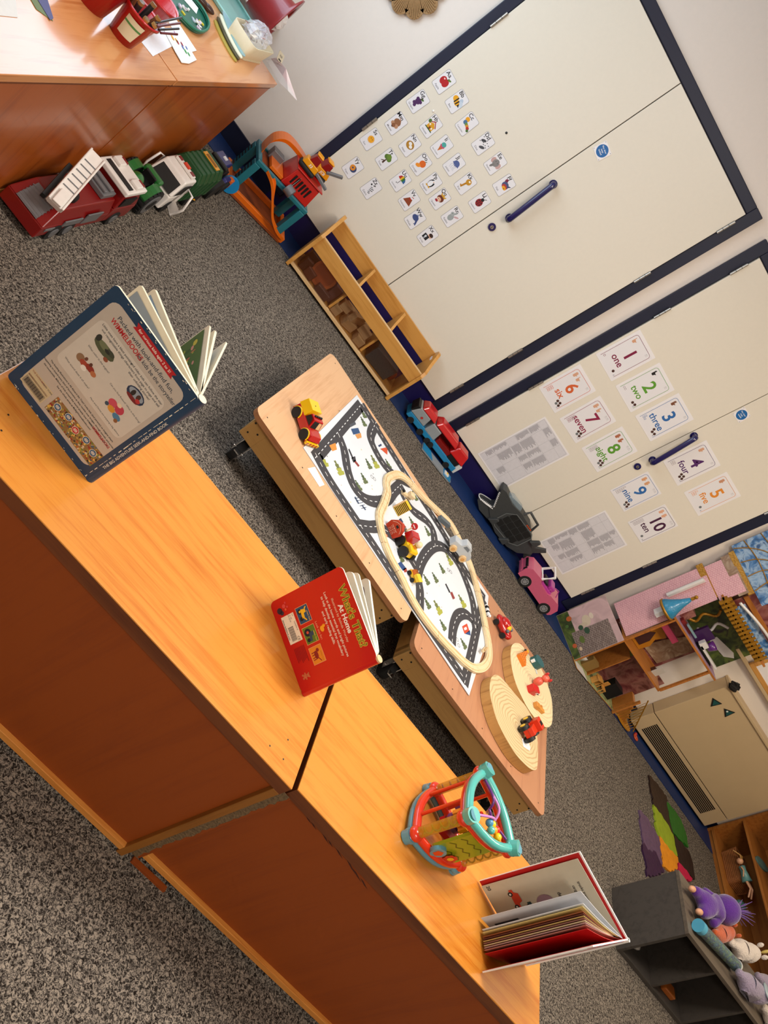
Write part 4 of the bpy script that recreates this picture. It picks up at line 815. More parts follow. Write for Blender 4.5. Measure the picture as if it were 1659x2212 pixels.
# dark blue tractor in the corner
t = thing('toy_tractor', 'blue and black toy tractor in the corner behind the green lorry', 'toy vehicle', (-0.515, 3.69, 0), PI/2); t.scale = (.95,)*3
mat('vblue', '26296e', .35, coat=.3)
G().box(-.1, .12, -.04, .04, .05, .11, 'black').build('chassis', t, bevel=.005)
g = G(); g.wedge(.0, .12, -.025, .055, .12, .15, .02, .11, 'vblue'); g.build('hood', t, bevel=.006); G().box(.05, .075, .0, .022, .1505, .156, '#e8e8ee').build('lamp', t)
g = G(); g.wedge(.03, .12, -.075, -.05, .08, .1, .04, .11, 'vblue'); g.build('fender', t, bevel=.005); G().box(-.06, -.03, -.05, .05, .11, .17, 'black').build('seat', t, bevel=.006)
G().box(.1, .14, -.085, -.055, .04, .1, '#d8641a').build('bumper', t, bevel=.006)
for x, r in ((-.06, .06), (.075, .045)):
    for s in (-1, 1): G().cyl((x, s*.05, r), (x, s*.085, r), r, 'rubber', n=24).build('wheel', t)
# ------------------------------------------------------------------ garage playset
mat('gor', 'e26a08', .35, coat=.25); mat('teal', '1c6f7c', .4, coat=.2); mat('grn', '8a3f14', .6, vary=.5, bscale=22); mat('gred', 'b8140c', .35, coat=.3)
GP = Vector((-.462, 3.872, .005)); t = thing('toy_garage', 'orange and teal toy garage playset with a curved ramp and red tower', 'toy garage', GP, .46)
g = G(); g.prism(rrect(0, .405, -.0, .245, .025), 0, .012, 'grn'); g.build('base', t)
g = G()
for a in ((0, .405, 0, .022), (0, .405, .223, .245), (0, .03, .02, .225), (.375, .405, .02, .225)): g.box(a[0], a[1], a[2], a[3], .006, .04, 'gor')
g.build('base_rim', t, bevel=.006)
for k, (x, y) in enumerate(((.035, .03), (.035, .2), (.35, .03), (.35, .2))):
    po = G().box(x-.018, x+.018, y-.024, y+.024, .03, .2, 'teal').build('post', t, bevel=.003)
    if k != 2:
        g = G()
        for i in range(7): g.box(x-.0186 if x < .1 else x+.0178, x-.0178 if x < .1 else x+.0186, y-.019, y+.019, .05+i*.02, .06+i*.02, 'black')
        g.build('stripe', po)
g = G()
for a in ((.02, .37, .01, .032), (.02, .37, .2, .222), (.02, .045, .02, .21), (.335, .37, .02, .21)): g.box(a[0], a[1], a[2], a[3], .2, .222, 'teal')
g.build('deck_frame', t, bevel=.004); G().box(.045, .335, .032, .2, .204, .21, 'grn').build('deck_floor', t)
g = G(); pts = smooth3([(.1, .02, .21), (.14, -.02, .2), (.19, -.035, .15), (.25, -.03, .09), (.32, -.012, .05), (.38, .01, .035)], 5); n = len(pts)
vs = []
for i, p in enumerate(pts):
    dd = (pts[min(i+1, n-1)]-pts[max(i-1, 0)]); dd.z = 0; dd.normalize(); nn = Vector((-dd.y, dd.x, 0)); wd = .02+.006*i/n
    vs += [p+nn*wd+Vector((0, 0, .01)), p+nn*(wd-.004)+Vector((0, 0, .01)), p+nn*(wd-.004), p-nn*(wd-.004), p-nn*(wd-.004)+Vector((0, 0, .01)), p-nn*wd+Vector((0, 0, .01)), p-nn*wd-Vector((0, 0, .005)), p+nn*wd-Vector((0, 0, .005))]
g.add([tuple(v) for v in vs], [(i*8+j, (i+1)*8+j, (i+1)*8+(j+1) % 8, i*8+(j+1) % 8) for i in range(n-1) for j in range(8)]+[tuple(range(8)), tuple(range(8*n-8, 8*n))[::-1]], 'gor'); g.build('ramp', t)
g = G()   # high arch from the left back corner over to the tower
pts = smooth3([(.04, .15, .222), (.035, .16, .30), (.09, .19, .345), (.19, .20, .345), (.29, .2, .32), (.37, .19, .26)], 5); n = len(pts); vs = []
for i, p in enumerate(pts):
    wd = .045-.014*i/n; vs += [p+Vector((0, -wd, .0)), p+Vector((0, wd, 0)), p+Vector((0, wd, -.02)), p+Vector((0, -wd, -.02))]
g.add([tuple(v) for v in vs], [(i*4+j, (i+1)*4+j, (i+1)*4+(j+1) % 4, i*4+(j+1) % 4) for i in range(n-1) for j in range(4)]+[(0, 1, 2, 3), (4*n-1, 4*n-2, 4*n-3, 4*n-4)], 'gor'); g.build('arch', t, bevel=.003)
g = G(); g.wedge(.17, .35, .03, .2, .222, .325, .185, .34, 'gred', .045, .19); g.box(.175, .355, .035, .2, .325, .333, 'gred')
g.build('tower', t, bevel=.005)
g = G()
for i in range(6): g.box(.2+i*.02, .21+i*.02, .034, .037, .25, .3, 'black')
g.build('vent', t)
G().box(.09, .17, .04, .19, .222, .24, 'gor').build('platform', t, bevel=.002)
G().box(.08, .15, .14, .19, .222, .27, 'silver').build('lift', t, bevel=.004)
g = G(); g.cyl((.2, -.0, .235), (.235, -.02, .235), .026, 'silver', n=20); g.build('winch', t)
G().tube([(.21, .0, .26), (.24, .07, .334)], .001, 'steel', n=5).build('winch_string', t)
g = G(); g.cyl((.012, -.012, .045), (.012, -.03, .045), .042, '#1787c4', n=30); g.cyl((.012, -.03, .045), (.012, -.033, .045), .014, '#1787c4', n=16); g.build('blue_wheel', t)
def gw(x, y, z): return (T(*GP) @ Rz(.46)) @ Vector((x, y, z))
# two yellow digger toys on the tower
for k, (px, py, lab) in enumerate(((.222, .085, 'yellow and black toy digger numbered 33, lower one on the red tower'), (.305, .155, 'yellow and black toy excavator, topmost on the garage tower'))):
    o = thing('toy_digger', lab, 'toy vehicle', gw(px, py, .3335), .46+(.1 if k else -.2))
    o.scale = (1.25,)*3
    G().box(-.04, .04, -.024, .024, 0, .02, 'rubber').build('track', o, bevel=.008)
    G().wedge(-.036, .04, -.022, .022, .02, .045, -.03, .03, '#eb9a0a').build('body', o, bevel=.003)
    G().wedge(-.02, .02, -.02, .02, .045, .078, -.012, .014, '#8c1010').build('cab', o, bevel=.002)
    G().box(-.016, .016, -.017, .017, .0785, .086, '#eb9a0a').build('cab_roof', o, bevel=.003)
    g = G(); g.box(.03, .1, -.026, -.012, .03, .042, 'silver', Ry(-.5 if k else .15)); g.build('arm', o, bevel=.002)
    g = G(); g.text('JCB' if k else '33', .016, 0, .032, -.0, '#f5eee0' if not k else '#f5f5f5', bold=.02, X=T(0, -.0232, 0) @ Rx(PI/2)); g.build('decal', o)
# dark red car by the garage
t = thing('toy_car', 'dark red toy car with black roof on the blue strip beside the garage', 'toy vehicle', at(632, 498, .004)+Vector((.0, .05, 0)), 1.15)
g = G(); g.wedge(-.07, .07, -.032, .032, .012, .04, -.066, .066, '#6d0d0f'); g.build('body', t, bevel=.006); G().wedge(-.05, .03, -.029, .029, .04, .062, -.04, .01, 'black').build('cab', t, bevel=.004)
for x in (-.045, .045):
    for y in (-.03, .03): G().cyl((x, y-.006, .016), (x, y+.006, .016), .016, 'rubber', n=16).build('wheel', t)
# ------------------------------------------------------------------ low toy bookcase with see-through bins
BA = .040; t = thing('toy_bin_unit', 'low orange-brown wooden toy storage unit with brown see-through fronts', 'storage unit', (-.004, 3.985, .0045), BA)
def panel(x, w_, y0, ear, nm='side_panel', hole=False):
    p = [(y0, 0), (y0, .235), (y0+.02, .262), (.10, .29), (.16, .315), (.2, .33), (.23, .328), (.25, .3), (.255, .25), (.255, 0)] if ear else [(.03, .03), (.03, .24), (.10, .26), (.15, .285), (.19, .30), (.22, .295), (.235, .27), (.235, .03)]
    g = G(); g.prism(p, -w_/2, w_/2, 'maple', X=T(x, 0, 0) @ Matrix(((0, 0, 1, 0), (1, 0, 0, 0), (0, 1, 0, 0), (0, 0, 0, 1)))); o = g.build(nm, t, bevel=.003)
    if hole:
        g = G(); g.prism(rrect(.17, .225, .27, .287, .008), -w_/2-.0006, w_/2+.0006, 'card', X=T(x, 0, 0) @ Matrix(((0, 0, 1, 0), (1, 0, 0, 0), (0, 1, 0, 0), (0, 0, 0, 1)))); g.build('hand_slot', o)
panel(0, .018, -.012, True, hole=True); panel(.868, .018, -.012, True, hole=True); panel(.30, .014, 0, False, 'divider'); panel(.578, .014, 0, False, 'divider')
G().box(.009, .859, .0, .018, .16, .238, 'maple').build('front_rail', t, bevel=.0015)
G().box(.009, .859, .0, .018, .238, .2405, 'maple_edge').build('rail_edge', t)
G().box(.009, .859, .004, .02, .012, .03, 'maple_edge').build('bottom_rail', t, bevel=.0015)
G().box(.009, .859, .02, .235, .012, .024, 'maple').build('bottom_board', t)
g = G()
g.box(.009, .859, .235, .247, .215, .30, 'maple'); g.build('back_board', t, bevel=.002)
G().box(.009, .859, .236, .242, .012, .214, 'indigo').build('dark_interior', t)  # indigo sheet added so the bin interior and rear gap read dark
m = mat('brownglass', '5a2c10', .08, trans=.0, alpha=.24, vary=0)
for a, b in ((.012, .292), (.308, .57), (.586, .856)): G().box(a, b, .006, .009, .03, .162, 'brownglass').build('clear_front', t)
BX = T(-.004, 3.985, .0045) @ Rz(BA)
rb = random.Random(11)
for k, (x, y, z, sx, sy, sz, r, lab) in enumerate(((.335, .06, .027, .05, .05, .05, 0, 'left of the bin floor'), (.35, .07, .0775, .06, .05, .04, .2, 'stacked on the left block'), (.43, .08, .027, .08, .06, .05, .5, 'lying in the middle'), (.44, .09, .0775, .11, .035, .05, 1.0, 'slanting on top in the middle'),
        (.53, .07, .027, .06, .07, .045, .2, 'at the right of the bin floor'), (.52, .08, .0725, .07, .045, .045, -.2, 'on top at the right'), (.40, .18, .027, .1, .06, .06, .1, 'at the back of the bin'), (.5, .18, .027, .06, .06, .08, .3, 'at the back right of the bin'), (.345, .13, .13, .055, .055, .05, .3, 'poking above the front rail'))):
    g = G(); g.box(-sx/2, sx/2, -sy/2, sy/2, 0, sz, 'blockwood'); p = BX @ Vector((x, y, z)); sup = z
    tag(g.build('wooden_block', loc=p, rot=(0, 0, BA+r), bevel=.002), 'plain wooden block '+lab+' of the middle bin', 'block', 'wooden blocks in the middle bin')
p = BX @ Vector((.36, .17, .0875)); 
for k, (x, col, lab, sz) in enumerate(((.16, '#c4622a', 'orange round plastic tray leaning in the left bin', 0), )):
    g = G(); g.cyl((0, 0, 0), (0, -.012, .0), .072, col, n=30); g.cyl((0, -.012, 0), (0, -.0125, 0), .058, '#a94c1c', n=30)
    tag(g.build('round_tray', loc=BX @ Vector((x, .09, .097)), rot=(-.25, 0, BA)), lab, 'tray')
for k, (x, y, sx, sy, sz, r, c) in enumerate(((.06, .06, .05, .03, .07, .3, '4a2c20'), (.11, .05, .06, .03, .05, -.2, '6d4030'), (.22, .05, .09, .04, .04, .1, '5b4038'), (.26, .1, .05, .05, .1, .2, '70504e'), (.07, .14, .08, .06, .09, .1, '3c2a22'))):
    tag(G().box(-sx/2, sx/2, -sy/2, sy/2, 0, sz, '#'+c).build('wooden_toy', loc=BX @ Vector((x, y, .0245)), rot=(0, 0, BA+r), bevel=.004), 'dim brown toy piece %s of the left bin' % ('near the left front', 'at the front', 'in the middle front', 'at the right', 'at the back left')[k], 'toy')
g = G(); g.wedge(-.085, .085, -.05, .05, 0, .1, -.09, .09, '#23474c', -.06, .06); tag(g.build('storage_box', loc=BX @ Vector((.70, .1, .0245)), rot=(0, 0, BA+.1), bevel=.006), 'dark teal plastic box inside the right bin', 'box')
tag(G().ball((0, 0, .03), (.022, .04, .03), '#8c2412').build('soft_toy', loc=BX @ Vector((.812, .15, .0245))), 'dark red toy at the right end of the right bin', 'toy')
tag(G().ball((0, 0, .035), (.02, .03, .035), '#9a2a12').build('soft_toy', loc=BX @ Vector((.612,.16,.0245))), 'reddish toy behind the teal box in the right bin', 'toy')
# ------------------------------------------------------------------ things on the left cupboards
ZC = .5455
mat('redp', 'b5141a', .3, coat=.35)
def tub(px, py, r, h, z=ZC, yaw=0, label=None, cat='tub'):
    c = at(px, py, z); t = thing('pen_tub', label, cat, c, yaw, 'red pen tubs on the left cupboard')
    g = G(); g.lathe([(0, 0), (r*.72, 0), (r*.98, h), (r*1.08, h+.004), (r*1.08, h-.006), (r*1.0, h-.004), (r*.95, h-.002), (r*.7, .004), (0, .004)], 'redp', 28); g.build('tub_body', t)
    return t, c
t1, c1 = tub(262, 78, .056, .098, label='red plastic pen tub with a printed white label, nearest the cupboard front')
g = G(); vs = []; 
for i in range(9):
    a = -1.75+i*.14; 
    for z in (.02, .08): rr_ = .056*(.72+.27*z/.098)+.0006; vs.append((rr_*math.cos(a), rr_*math.sin(a), z))
g.add(vs, [(2*i, 2*i+2, 2*i+3, 2*i+1) for i in range(8)], '=d9d2b4', True)
vs2 = []
for i in range(9):
    a = -1.75+i*.14
    for z in (.058, .064): rr_ = .056*(.72+.27*z/.098)+.0011; vs2.append((rr_*math.cos(a), rr_*math.sin(a), z))
g.add(vs2, [(2*i, 2*i+2, 2*i+3, 2*i+1) for i in range(8)], '=4f8a4a', True)
g.build('label', t1)
t2, c2 = tub(306, 48, .056, .098, label='red plastic pen tub behind the labelled one')
t3, c3 = tub(195, 5, .066, .115, label='larger red plastic tub at the left, cut by the top edge')
for k in range(7):
    a = 2*PI*k/7; p = c1+Vector((.022*math.cos(a), .022*math.sin(a), .006)); q = p+Vector((.02*math.cos(a), .02*math.sin(a), .10+.01*(k % 3)))
    g = G(); g.cyl((0, 0, 0), tuple(q-p), .009, ('#2a2024', '#6d3c20', '#1c1c1e')[k % 3], n=10); g.cyl(tuple((q-p)*.92), tuple(q-p), .0093, ('#b88848', '#a8763c', '#8a6238')[k % 3], n=10)
    tag(g.build('marker', loc=p), 'thick marker pen standing in the labelled red tub', 'marker', 'markers in the labelled red tub')
for k in range(4):
    a = at(335+k*4, 50+k*7, ZC+.105); b = at(392-k*3, 38+k*12, ZC+.12)
    g = G(); g.cyl((0, 0, 0), tuple(b-a), .0035, ('#1d1518', '#5e1a20')[k % 2], n=8)
    tag(g.build('paintbrush', loc=a), 'dark thin paintbrush handle sticking out of the rear red tub', 'brush', 'brushes leaning out of the rear red tub')
def sheet(name, pts, z, th, m, label, cat, extra=None, grp=None):
    P = [at(u, v, z) for u, v in pts]; c = sum(P, Vector())/len(P); g = G(); g.prism([((p-c).x, (p-c).y) for p in P], 0, th, m)
    if extra: extra(g, c)
    return tag(g.build(name, loc=c), label, cat, grp)
def dots(g, c, items, z, th):
    for u, v, r, col in items: p = at(u, v, z+th)-c; g.disc(p.x, p.y, r, th+.0004, col, 12)
sheet('paper', ((-20, -30), (30, -30), (38, 38), (-20, 32)), ZC, .001, '=dcdad6', 'white paper sheet at the top left corner of the photo', 'paper')
sheet('picture_card', ((55, -20), (88, -20), (114, 46), (78, 20)), ZC, .0012, '=6d7a54', 'leaf-green picture card beside the top left paper', 'card')
sheet('picture_card', ((72, -15), (96, -20), (115, 40), (108, 44)), ZC+.0015, .0012, '=54557e', 'purple-blue picture card lying on the green card', 'card')
sheet('paper', ((305, 62), (350, 48), (372, 100), (330, 122), (306, 92)), ZC, .001, '=e2e0e2', 'white note sheet in front of the red tubs', 'paper')
def smear(g, c):
    for u, v, r, col in ((372, 82, .012, '=e0921c'), (380, 88, .010, '=e39a28'), (383, 92, .010, '=b01424'), (392, 96, .010, '=8f1226'), (394, 103, .009, '=3c5a9c'), (402, 104, .008, '=4a66a4'), (400, 112, .010, '=2f8c3c'), (407, 118, .009, '=2f8c3c'), (376, 70, .006, '=b478a0')): p = at(u, v, ZC+.003)-c; g.disc(p.x, p.y, r, .0034, col, 12, r*.5, rot=-.5)
sheet('paint_palette', ((362, 45), (378, 40), (424, 110), (402, 116)), ZC, .002, '#e4e3da', 'white strip behind the paint-daubed palette', 'palette')
sheet('paint_palette', ((352, 62), (386, 66), (424, 130), (408, 138), (392, 136), (378, 112)), ZC+.0022, .002, '#e8e8e0', 'white palette strip daubed with orange, red, blue and green paint', 'palette', smear)
# dark green tray with craft bits
P = [(348, -6), (378, -10), (398, -12), (428, 18), (444, 48), (444, 66), (430, 74), (410, 66), (384, 40), (362, 18)]
c = at(400, 30, ZC); Q = [((at(u, v, ZC)-c).x, (at(u, v, ZC)-c).y) for u, v in P]; Q = [tuple(v) for v in smooth2(Q, True, 3)]
t = thing('craft_tray', 'dark green craft tray holding yellow and pale bits', 'tray', c)
g = G(); g.prism(Q, 0, .003, '#0e5a47'); g.build('tray_floor', t)
g = G(); g.tube([(x, y, .014) for x, y in Q], .005, '#0e6b52', n=6, closed=True); g.tube([(x, y, .007) for x, y in Q], .004, '#0e5a47', n=6, closed=True); g.build('tray_rim', t)
rr = random.Random(4)
for k in range(16):
    u, v = rr.choice([(392, 14), (398, 26), (424, 46), (432, 54), (428, 62), (410, 40)]); u += rr.uniform(-7, 7); v += rr.uniform(-6, 6); p = at(u, v, ZC+.0035)
    s_ = rr.uniform(.006, .011); tag(G().box(-s_, s_, -s_*.5, s_*.5, 0, .004, rr.choice(['#d9c22a', '#e6e2d8', '#cfb8c8', '#b8c4cc'])).build('craft_bit', loc=p+Vector((0, 0, .0035*(k % 3))), rot=(0, 0, rr.uniform(0, 3))), 'tiny craft bit in the dark green tray', 'craft bit', 'craft bits in the green tray')
sheet('paper', ((385, -14), (402, -16), (428, 18), (424, 30)), ZC+.004, .001, '=e6e8e8', 'white paper slip lying across the green tray', 'paper')
sheet('plastic_saucer', ((310, -10), (352, -12), (362, 22), (340, 18), (318, 6)), ZC, .004, '#e6e2dc', 'flat white plastic saucer between the red tubs and green tray', 'saucer')
for k, (u, v) in enumerate(((432, 8), (445, 22))):
    tag(G().ball((0, 0, .012), (.03, .016, .012), '#3a2018').build('brown_pad', loc=at(u, v, ZC), rot=(0, 0, .7-.2*k)), 'dark brown felt pad beside the green tray, %s' % ('upper one' if k == 0 else 'lower one'), 'pad')
# stack of slim plates on edge
for k, (off, col, lab) in enumerate(((0, '#a8923c', 'yellow oval plate, outermost of the leaning plates'), (9, '#3a3620', 'dark edged oval plate, second of the leaning plates'), (17, '#e8e4c8', 'cream oval plate, third of the leaning plates'), (26, '#8fb4bc', 'pale blue oval plate, innermost of the leaning plates'))):
    a, b = at(464+off*.45, 44-off*.5, ZC), at(508+off*.45, 134-off*.2, ZC); c = (a+b)/2; L = (b-a).length/2; h = heading(a, b)
    g = G(); g.prism(ell(0, 0, L, .030, 28), 0, .004, col); g.prism(ell(0, 0, L*.94, .026, 28), .004, .0045, col); c.z = ZC+.0055*k; tag(g.build('oval_plate', loc=c, rot=(0, 0, h)), lab, 'plate', 'oval plates leaning together')
# aqua tray, stack of strips
c = at(500, 28, ZC); P = [(452, -10), (498, -14), (546, 62), (518, 74), (500, 62)]; Q = [((at(u, v, ZC)-c).x, (at(u, v, ZC)-c).y) for u, v in P]
t = thing('aqua_tray', 'pale aqua plastic tray beside the plates', 'tray', c); G().prism(Q, 0, .004, '#86b8b0').build('tray_floor', t)
g = G(); g.tube([(x, y, .012) for x, y in Q], .006, '#93c6bc', n=6, closed=True, ); g.tube([(x, y, .006) for x, y in Q], .005, '#86b8b0', n=6, closed=True); g.build('tray_rim', t)
for k in range(6):
    u = 497+k*13
    sheet('card_strip', ((u, -16), (u+10, -16), (u+44, 54), (u+36, 60)), ZC+.002+.002*k, .0018, ('#e8e6e6', '#1c1a1a', '#e2dfe2', '#54482c', '#d9d4dc', '#8c86a4')[k], ('white', 'black', 'off-white', 'brown', 'pale grey', 'lilac grey')[k]+' card strip in the fan beside the aqua tray', 'strip', None, 'card strips fanned beside the aqua tray')
# cream tub with bagged bits
mat('cream', 'd3c3a2', .5); mat('cling', 'e9e7ee', .12, alpha=.38, vary=0, coat=.5)
c = Vector((-.768, 3.565, ZC)); t = thing('cream_tub', 'cream plastic tub with rounded corners holding a clear bag of silver bits', 'tub', c, -.08); t.scale = (1.05, 1.25, 1.15)
g = G(); g.prism(rrect(-.06, .06, -.085, .085, .02), 0, .004, 'cream'); 
o_, i_ = rrect(-.065, .065, -.09, .09, .022), rrect(-.061, .061, -.086, .086, .02); n = len(o_); b_ = rrect(-.055, .055, -.08, .08, .018)
vs = [(x, y, 0) for x, y in b_]+[(x, y, .062) for x, y in o_]+[(x, y, .062) for x, y in i_]+[(x*.97, y*.97, .004) for x, y in b_]
g.add(vs, [(r*n+i, r*n+(i+1) % n, (r+1)*n+(i+1) % n, (r+1)*n+i) for r in range(3) for i in range(n)], 'cream', True); g.build('tub_body', t)
bag = thing('clear_bag', 'clear plastic bag of silvery threads bulging out of the cream tub', 'bag', c+Vector((0, .005, .02)), -.08); bag.scale = (1.0, 1.15, 1.1)
g = G(); rc = random.Random(9)
h_ = 8; prof = []
for i in range(13):
    for j in range(17): pass
def crump(g, c0, r, m, seed, n=18, amp=.18):
    rn_ = random.Random(seed); rows = 10; vs = []
    for i in range(rows+1):
        for j in range(n):
            th, ph = PI*i/rows, 2*PI*j/n; q = 1+rn_.uniform(-amp, amp); vs.append((c0[0]+r[0]*q*math.sin(th)*math.cos(ph), c0[1]+r[1]*q*math.sin(th)*math.sin(ph), c0[2]-r[2]*q*math.cos(th)))
    g.add(vs, [(i*n+j, i*n+(j+1) % n, (i+1)*n+(j+1) % n, (i+1)*n+j) for i in range(rows) for j in range(n)], m, False)
crump(g, (0, 0, .055), (.055, .078, .04), 'cling', 3, amp=.1); g.build('bag_film', bag)
g = G()
for i in range(60):
    a = Vector((rc.uniform(-.036, .036), rc.uniform(-.055, .055), rc.uniform(.03, .072))); b = a+Vector((rc.uniform(-.015, .015), rc.uniform(-.02, .02), rc.uniform(-.01, .01)))
    g.tube([tuple(a), tuple(b)], .0016, rc.choice(['#8f9290', '#c6c8c8', '#4c504e', '#b08078']), n=4)
o = g.build('silver_threads', bag); o['kind'] = 'stuff'
# price tag, hanging pink packet
t = thing('pink_packet', 'clear packet with a pale pink backing hanging over the cupboard corner', 'packet', (0, 0, 0))
P3 = [at(575, 128, ZC+.0004), at(597, 124, ZC+.0006), Vector(aty(618, 148, 3.78)), Vector(aty(642, 218, 3.80)), Vector(aty(622, 196, 3.78)), Vector(aty(603, 178, 3.775))]
g = G(); g.add([tuple(p) for p in P3], [(0, 1, 2, 5), (5, 2, 3, 4)], 'cling'); g.build('film', t)
q = lambda a, b, k: a*(1-k)+b*k; off = Vector((0, .002, -.001))
g = G(); g.add([tuple(q(P3[0], P3[1], .45)+off), tuple(P3[1]+off), tuple(P3[2]+off), tuple(P3[3]+off), tuple(q(P3[5], P3[2], .5)+off)], [(0, 1, 2, 4), (4, 2, 3)], '=d9a8a4'); g.build('backing', t)
g = G(); g.prism([(-.017, -.025), (.017, -.025), (.017, .025), (-.017, .025)], 0, .0012, '#d8cdb4'); g.text('oi', .022, 0, .006, .0016, '=2c2a26'); g.rect(-.008, .008, -.02, -.013, .0016, '=26241f')
tag(g.build('price_tag', loc=at(606, 124, ZC+.03), rot=(.5, .1, .6)), 'small buff cardboard tag beside the cream tub', 'tag')
# dark red stool-like tub at the back corner
mat('dred', '7d1218', .35, coat=.2)
t = thing('red_basin', 'dark red plastic basin with a wide flat rim at the back corner', 'basin', (0, 0, 0))
X_ = T(-.79, 3.77, ZC+.137) @ Rz(.15) @ Ry(PI/2)
g = G(X_); g.lathe([(0, -.13), (.075, -.13), (.095, -.01), (.13, 0), (.132, .008), (.09, .006), (.07, -.12), (0, -.12)], 'dred', 36); g.build('basin_body', t)
g = G(X_); crump(g, (0, 0, -.03), (.06, .06, .05), '=e2dfe0', 8, amp=.12); tag(g.build('tissue'), 'crumpled white paper inside the dark red basin', 'paper')
# ================================================================== books and toy on the foreground units
mat('bluecov', '1d3b57', .45, vary=.2, bscale=25); mat('bookgrey', 'b9aea0', .45, vary=.04); mat('pageedge', 'e9dfc6', .7, vary=.08); mat('redcov', 'c3080c', .32, coat=.3, vary=.03); mat('page', 'e2dccb', .5)
ZB = ZT+.0003
def cover_frame(p, q):           # p = outer bottom corner, q = spine bottom corner, both on the shelf top
    return heading(p, q), (q-p).length
# ---- blue edged book
P0, P1 = Vector((-.134, 1.204, ZB)), Vector((.089, 1.18, ZB)); rz, L = cover_frame(P0, P1); Hh = .293
t = thing('board_book', 'large worn board book with blue border and grey back cover, standing half open', 'book', P0, rz)
X_ = Rx(PI/2)
g = G(); g.prism(rrect(0, L, 0, Hh, .008), -.004, 0, 'pageedge', 'bluecov', X=X_); g.build('back_cover', t)
g = G(X_ @ Matrix.Scale(.001, 4)); LL, HH = L*1000, Hh*1000
g.flat(rrect(17, LL-16, 17, HH-17, 16), .4, 'bookgrey'); pn = rrect(.12*LL, .89*LL, .37*HH, .80*HH, 12)
g.flat([(x, y) for x, y in pn], .5, '=c9c0b2')
U = lambda u, v: (u*LL, v*HH)
def tx(s, size, u, v, m, bold=0, sx=1): x, y = U(u, v); g.text(s, size, x, y, .7, m, bold=bold, sx=sx)
bx = [U(.30, .925), U(.76, .925), U(.74, .947), U(.76, .97), U(.30, .97), U(.32, .947)]; g.flat(bx, .6, '=b0181e'); tx('for curious kids ages 2 to 5!', 7.4, .53, .947, '=ece4d4', .01)
tx('Packed with look-and-find fun,', 12, .515, .885, '=2c3744', .004); tx('WIMMELBOOKS', 13.5, .345, .842, '=b32024', .02, .82); tx('let kids be the storyteller', 11.5, .70, .842, '=2c3744', .004, .85)
for i, s_ in enumerate(('Little ones have a blast pointing', 'out recognizable things . . .')): tx(s_, 6.2, .33, .775-i*.025, '=3a3c40', .01)
for i, s_ in enumerate(('. . . and older kids can follow the star', 'characters from page to page and tell', 'their unfolding stories!')): tx(s_, 6.2, .66, .775-i*.025+.0, '=3a3c40', .01)
tx('What color is the engine?', 5.4, .33, .61, '=3a3c40'); tx('What sound does it all make?', 5.4, .31, .43, '=3a3c40'); tx('Can you find Roland? What is she doing?', 5.0, .70, .575, '=3a3c40'); tx('Mark and Darius are enjoying a big delivery', 4.6, .69, .40, '=3a3c40')
for i, s_ in enumerate(('The bustling illustrations in All Aboard the Train! invite kids (and parents!) to imagine what\'s', 'happening on board every kind of locomotive as they rumble over bridges, through tunnels, and across', 'the countryside. Millions of kids around the world already love WIMMELBOOKS. You will, too!', 'See the whole series at MyBigWimmelbooks.com!')): tx(s_, 4.9, .5, .335-i*.026, '=2b2c30', .014, .93)
tx('WIMMELBOOKS', 8, .80, .283, '=b32024', .02, .8)
gx = lambda col, *p: g.flat([U(u, v) for u, v in p], .62, '='+col)
gx('c3b38e', (.08, .07), (.32, .07), (.32, .2), (.08, .2)); gx('e4dfd4', (.09, .08), (.31, .08), (.31, .135), (.09, .135)); gx('b8201f', (.09, .142), (.31, .142), (.31, .155), (.09, .155))
for i in range(26): u = .105+.0075*i; g.flat([U(u, .088), U(u+(.004 if i % 3 else .0055), .088), U(u+(.004 if i % 3 else .0055), .128), U(u, .128)], .7, '=26262a')
tx('THE EXPERIMENT', 4.6, .17, .185, '=7c2a24', .01); tx('NEW YORK', 4.6, .27, .185, '=2c3744', .01)
gx('8a6a3c', (.36, .085), (.93, .085), (.93, .215), (.36, .215)); rn2 = random.Random(2)
for i in range(420):
    u, v = rn2.uniform(.365, .92), rn2.uniform(.09, .21); x, y = U(u, v); g.disc(x, y, rn2.uniform(1, 3.2), .66+i*.0002, rn2.choice(['=6b7a34', '=b0622a', '=8c2e22', '=d8b050', '=4a5a6a', '=c8b898', '=3a2c20', '=9a8a3a']), 5, rn2.uniform(1, 3))
for i in range(5): x, y = U(.42+.11*i, .165+(.02 if i % 2 else 0)); g.disc(x, y, 7.5, .8, '=ddd6c2', 18); g.disc(x, y, 6.6, .85, '=b3221f' if i == 2 else '=2f5578', 18); g.rect(x-4.5, x+4.5, y-.8, y+.8, .9, '=e6dfd0'); g.rect(x-3.5, x+3.5, y-3, y-2, .9, '=e6dfd0'); g.rect(x-3.5, x+3.5, y+2, y+3, .9, '=e6dfd0')
def blob(u, v, parts):
    for i, (dx, dy, rx, ry, c) in enumerate(parts): x, y = U(u, v); g.disc(x+dx, y+dy, rx, .7+i*.02, '='+c, 14, ry)
blob(.30, .68, [(0, 0, 24, 10, '4c5238'), (-4, 4, 12, 6, '6b7050'), (12, 5, 9, 5, '3b4030'), (-20, 6, 5, 7, '2a2c26'), (14, -10, 5, 4, '8a4a30'), (6, 2, 6, 3, '23261f')])
blob(.31, .515, [(-16, 0, 8, 8, '8a6a4c'), (-4, -2, 10, 6, 'a0402a'), (8, 2, 10, 6, '8c2f20'), (0, -8, 6, 5, 'e0d8cc'), (18, 0, 6, 5, 'b06a40'), (4, 8, 3, 4, '5a3020'), (-8, 8, 3, 4, '6a4030')])
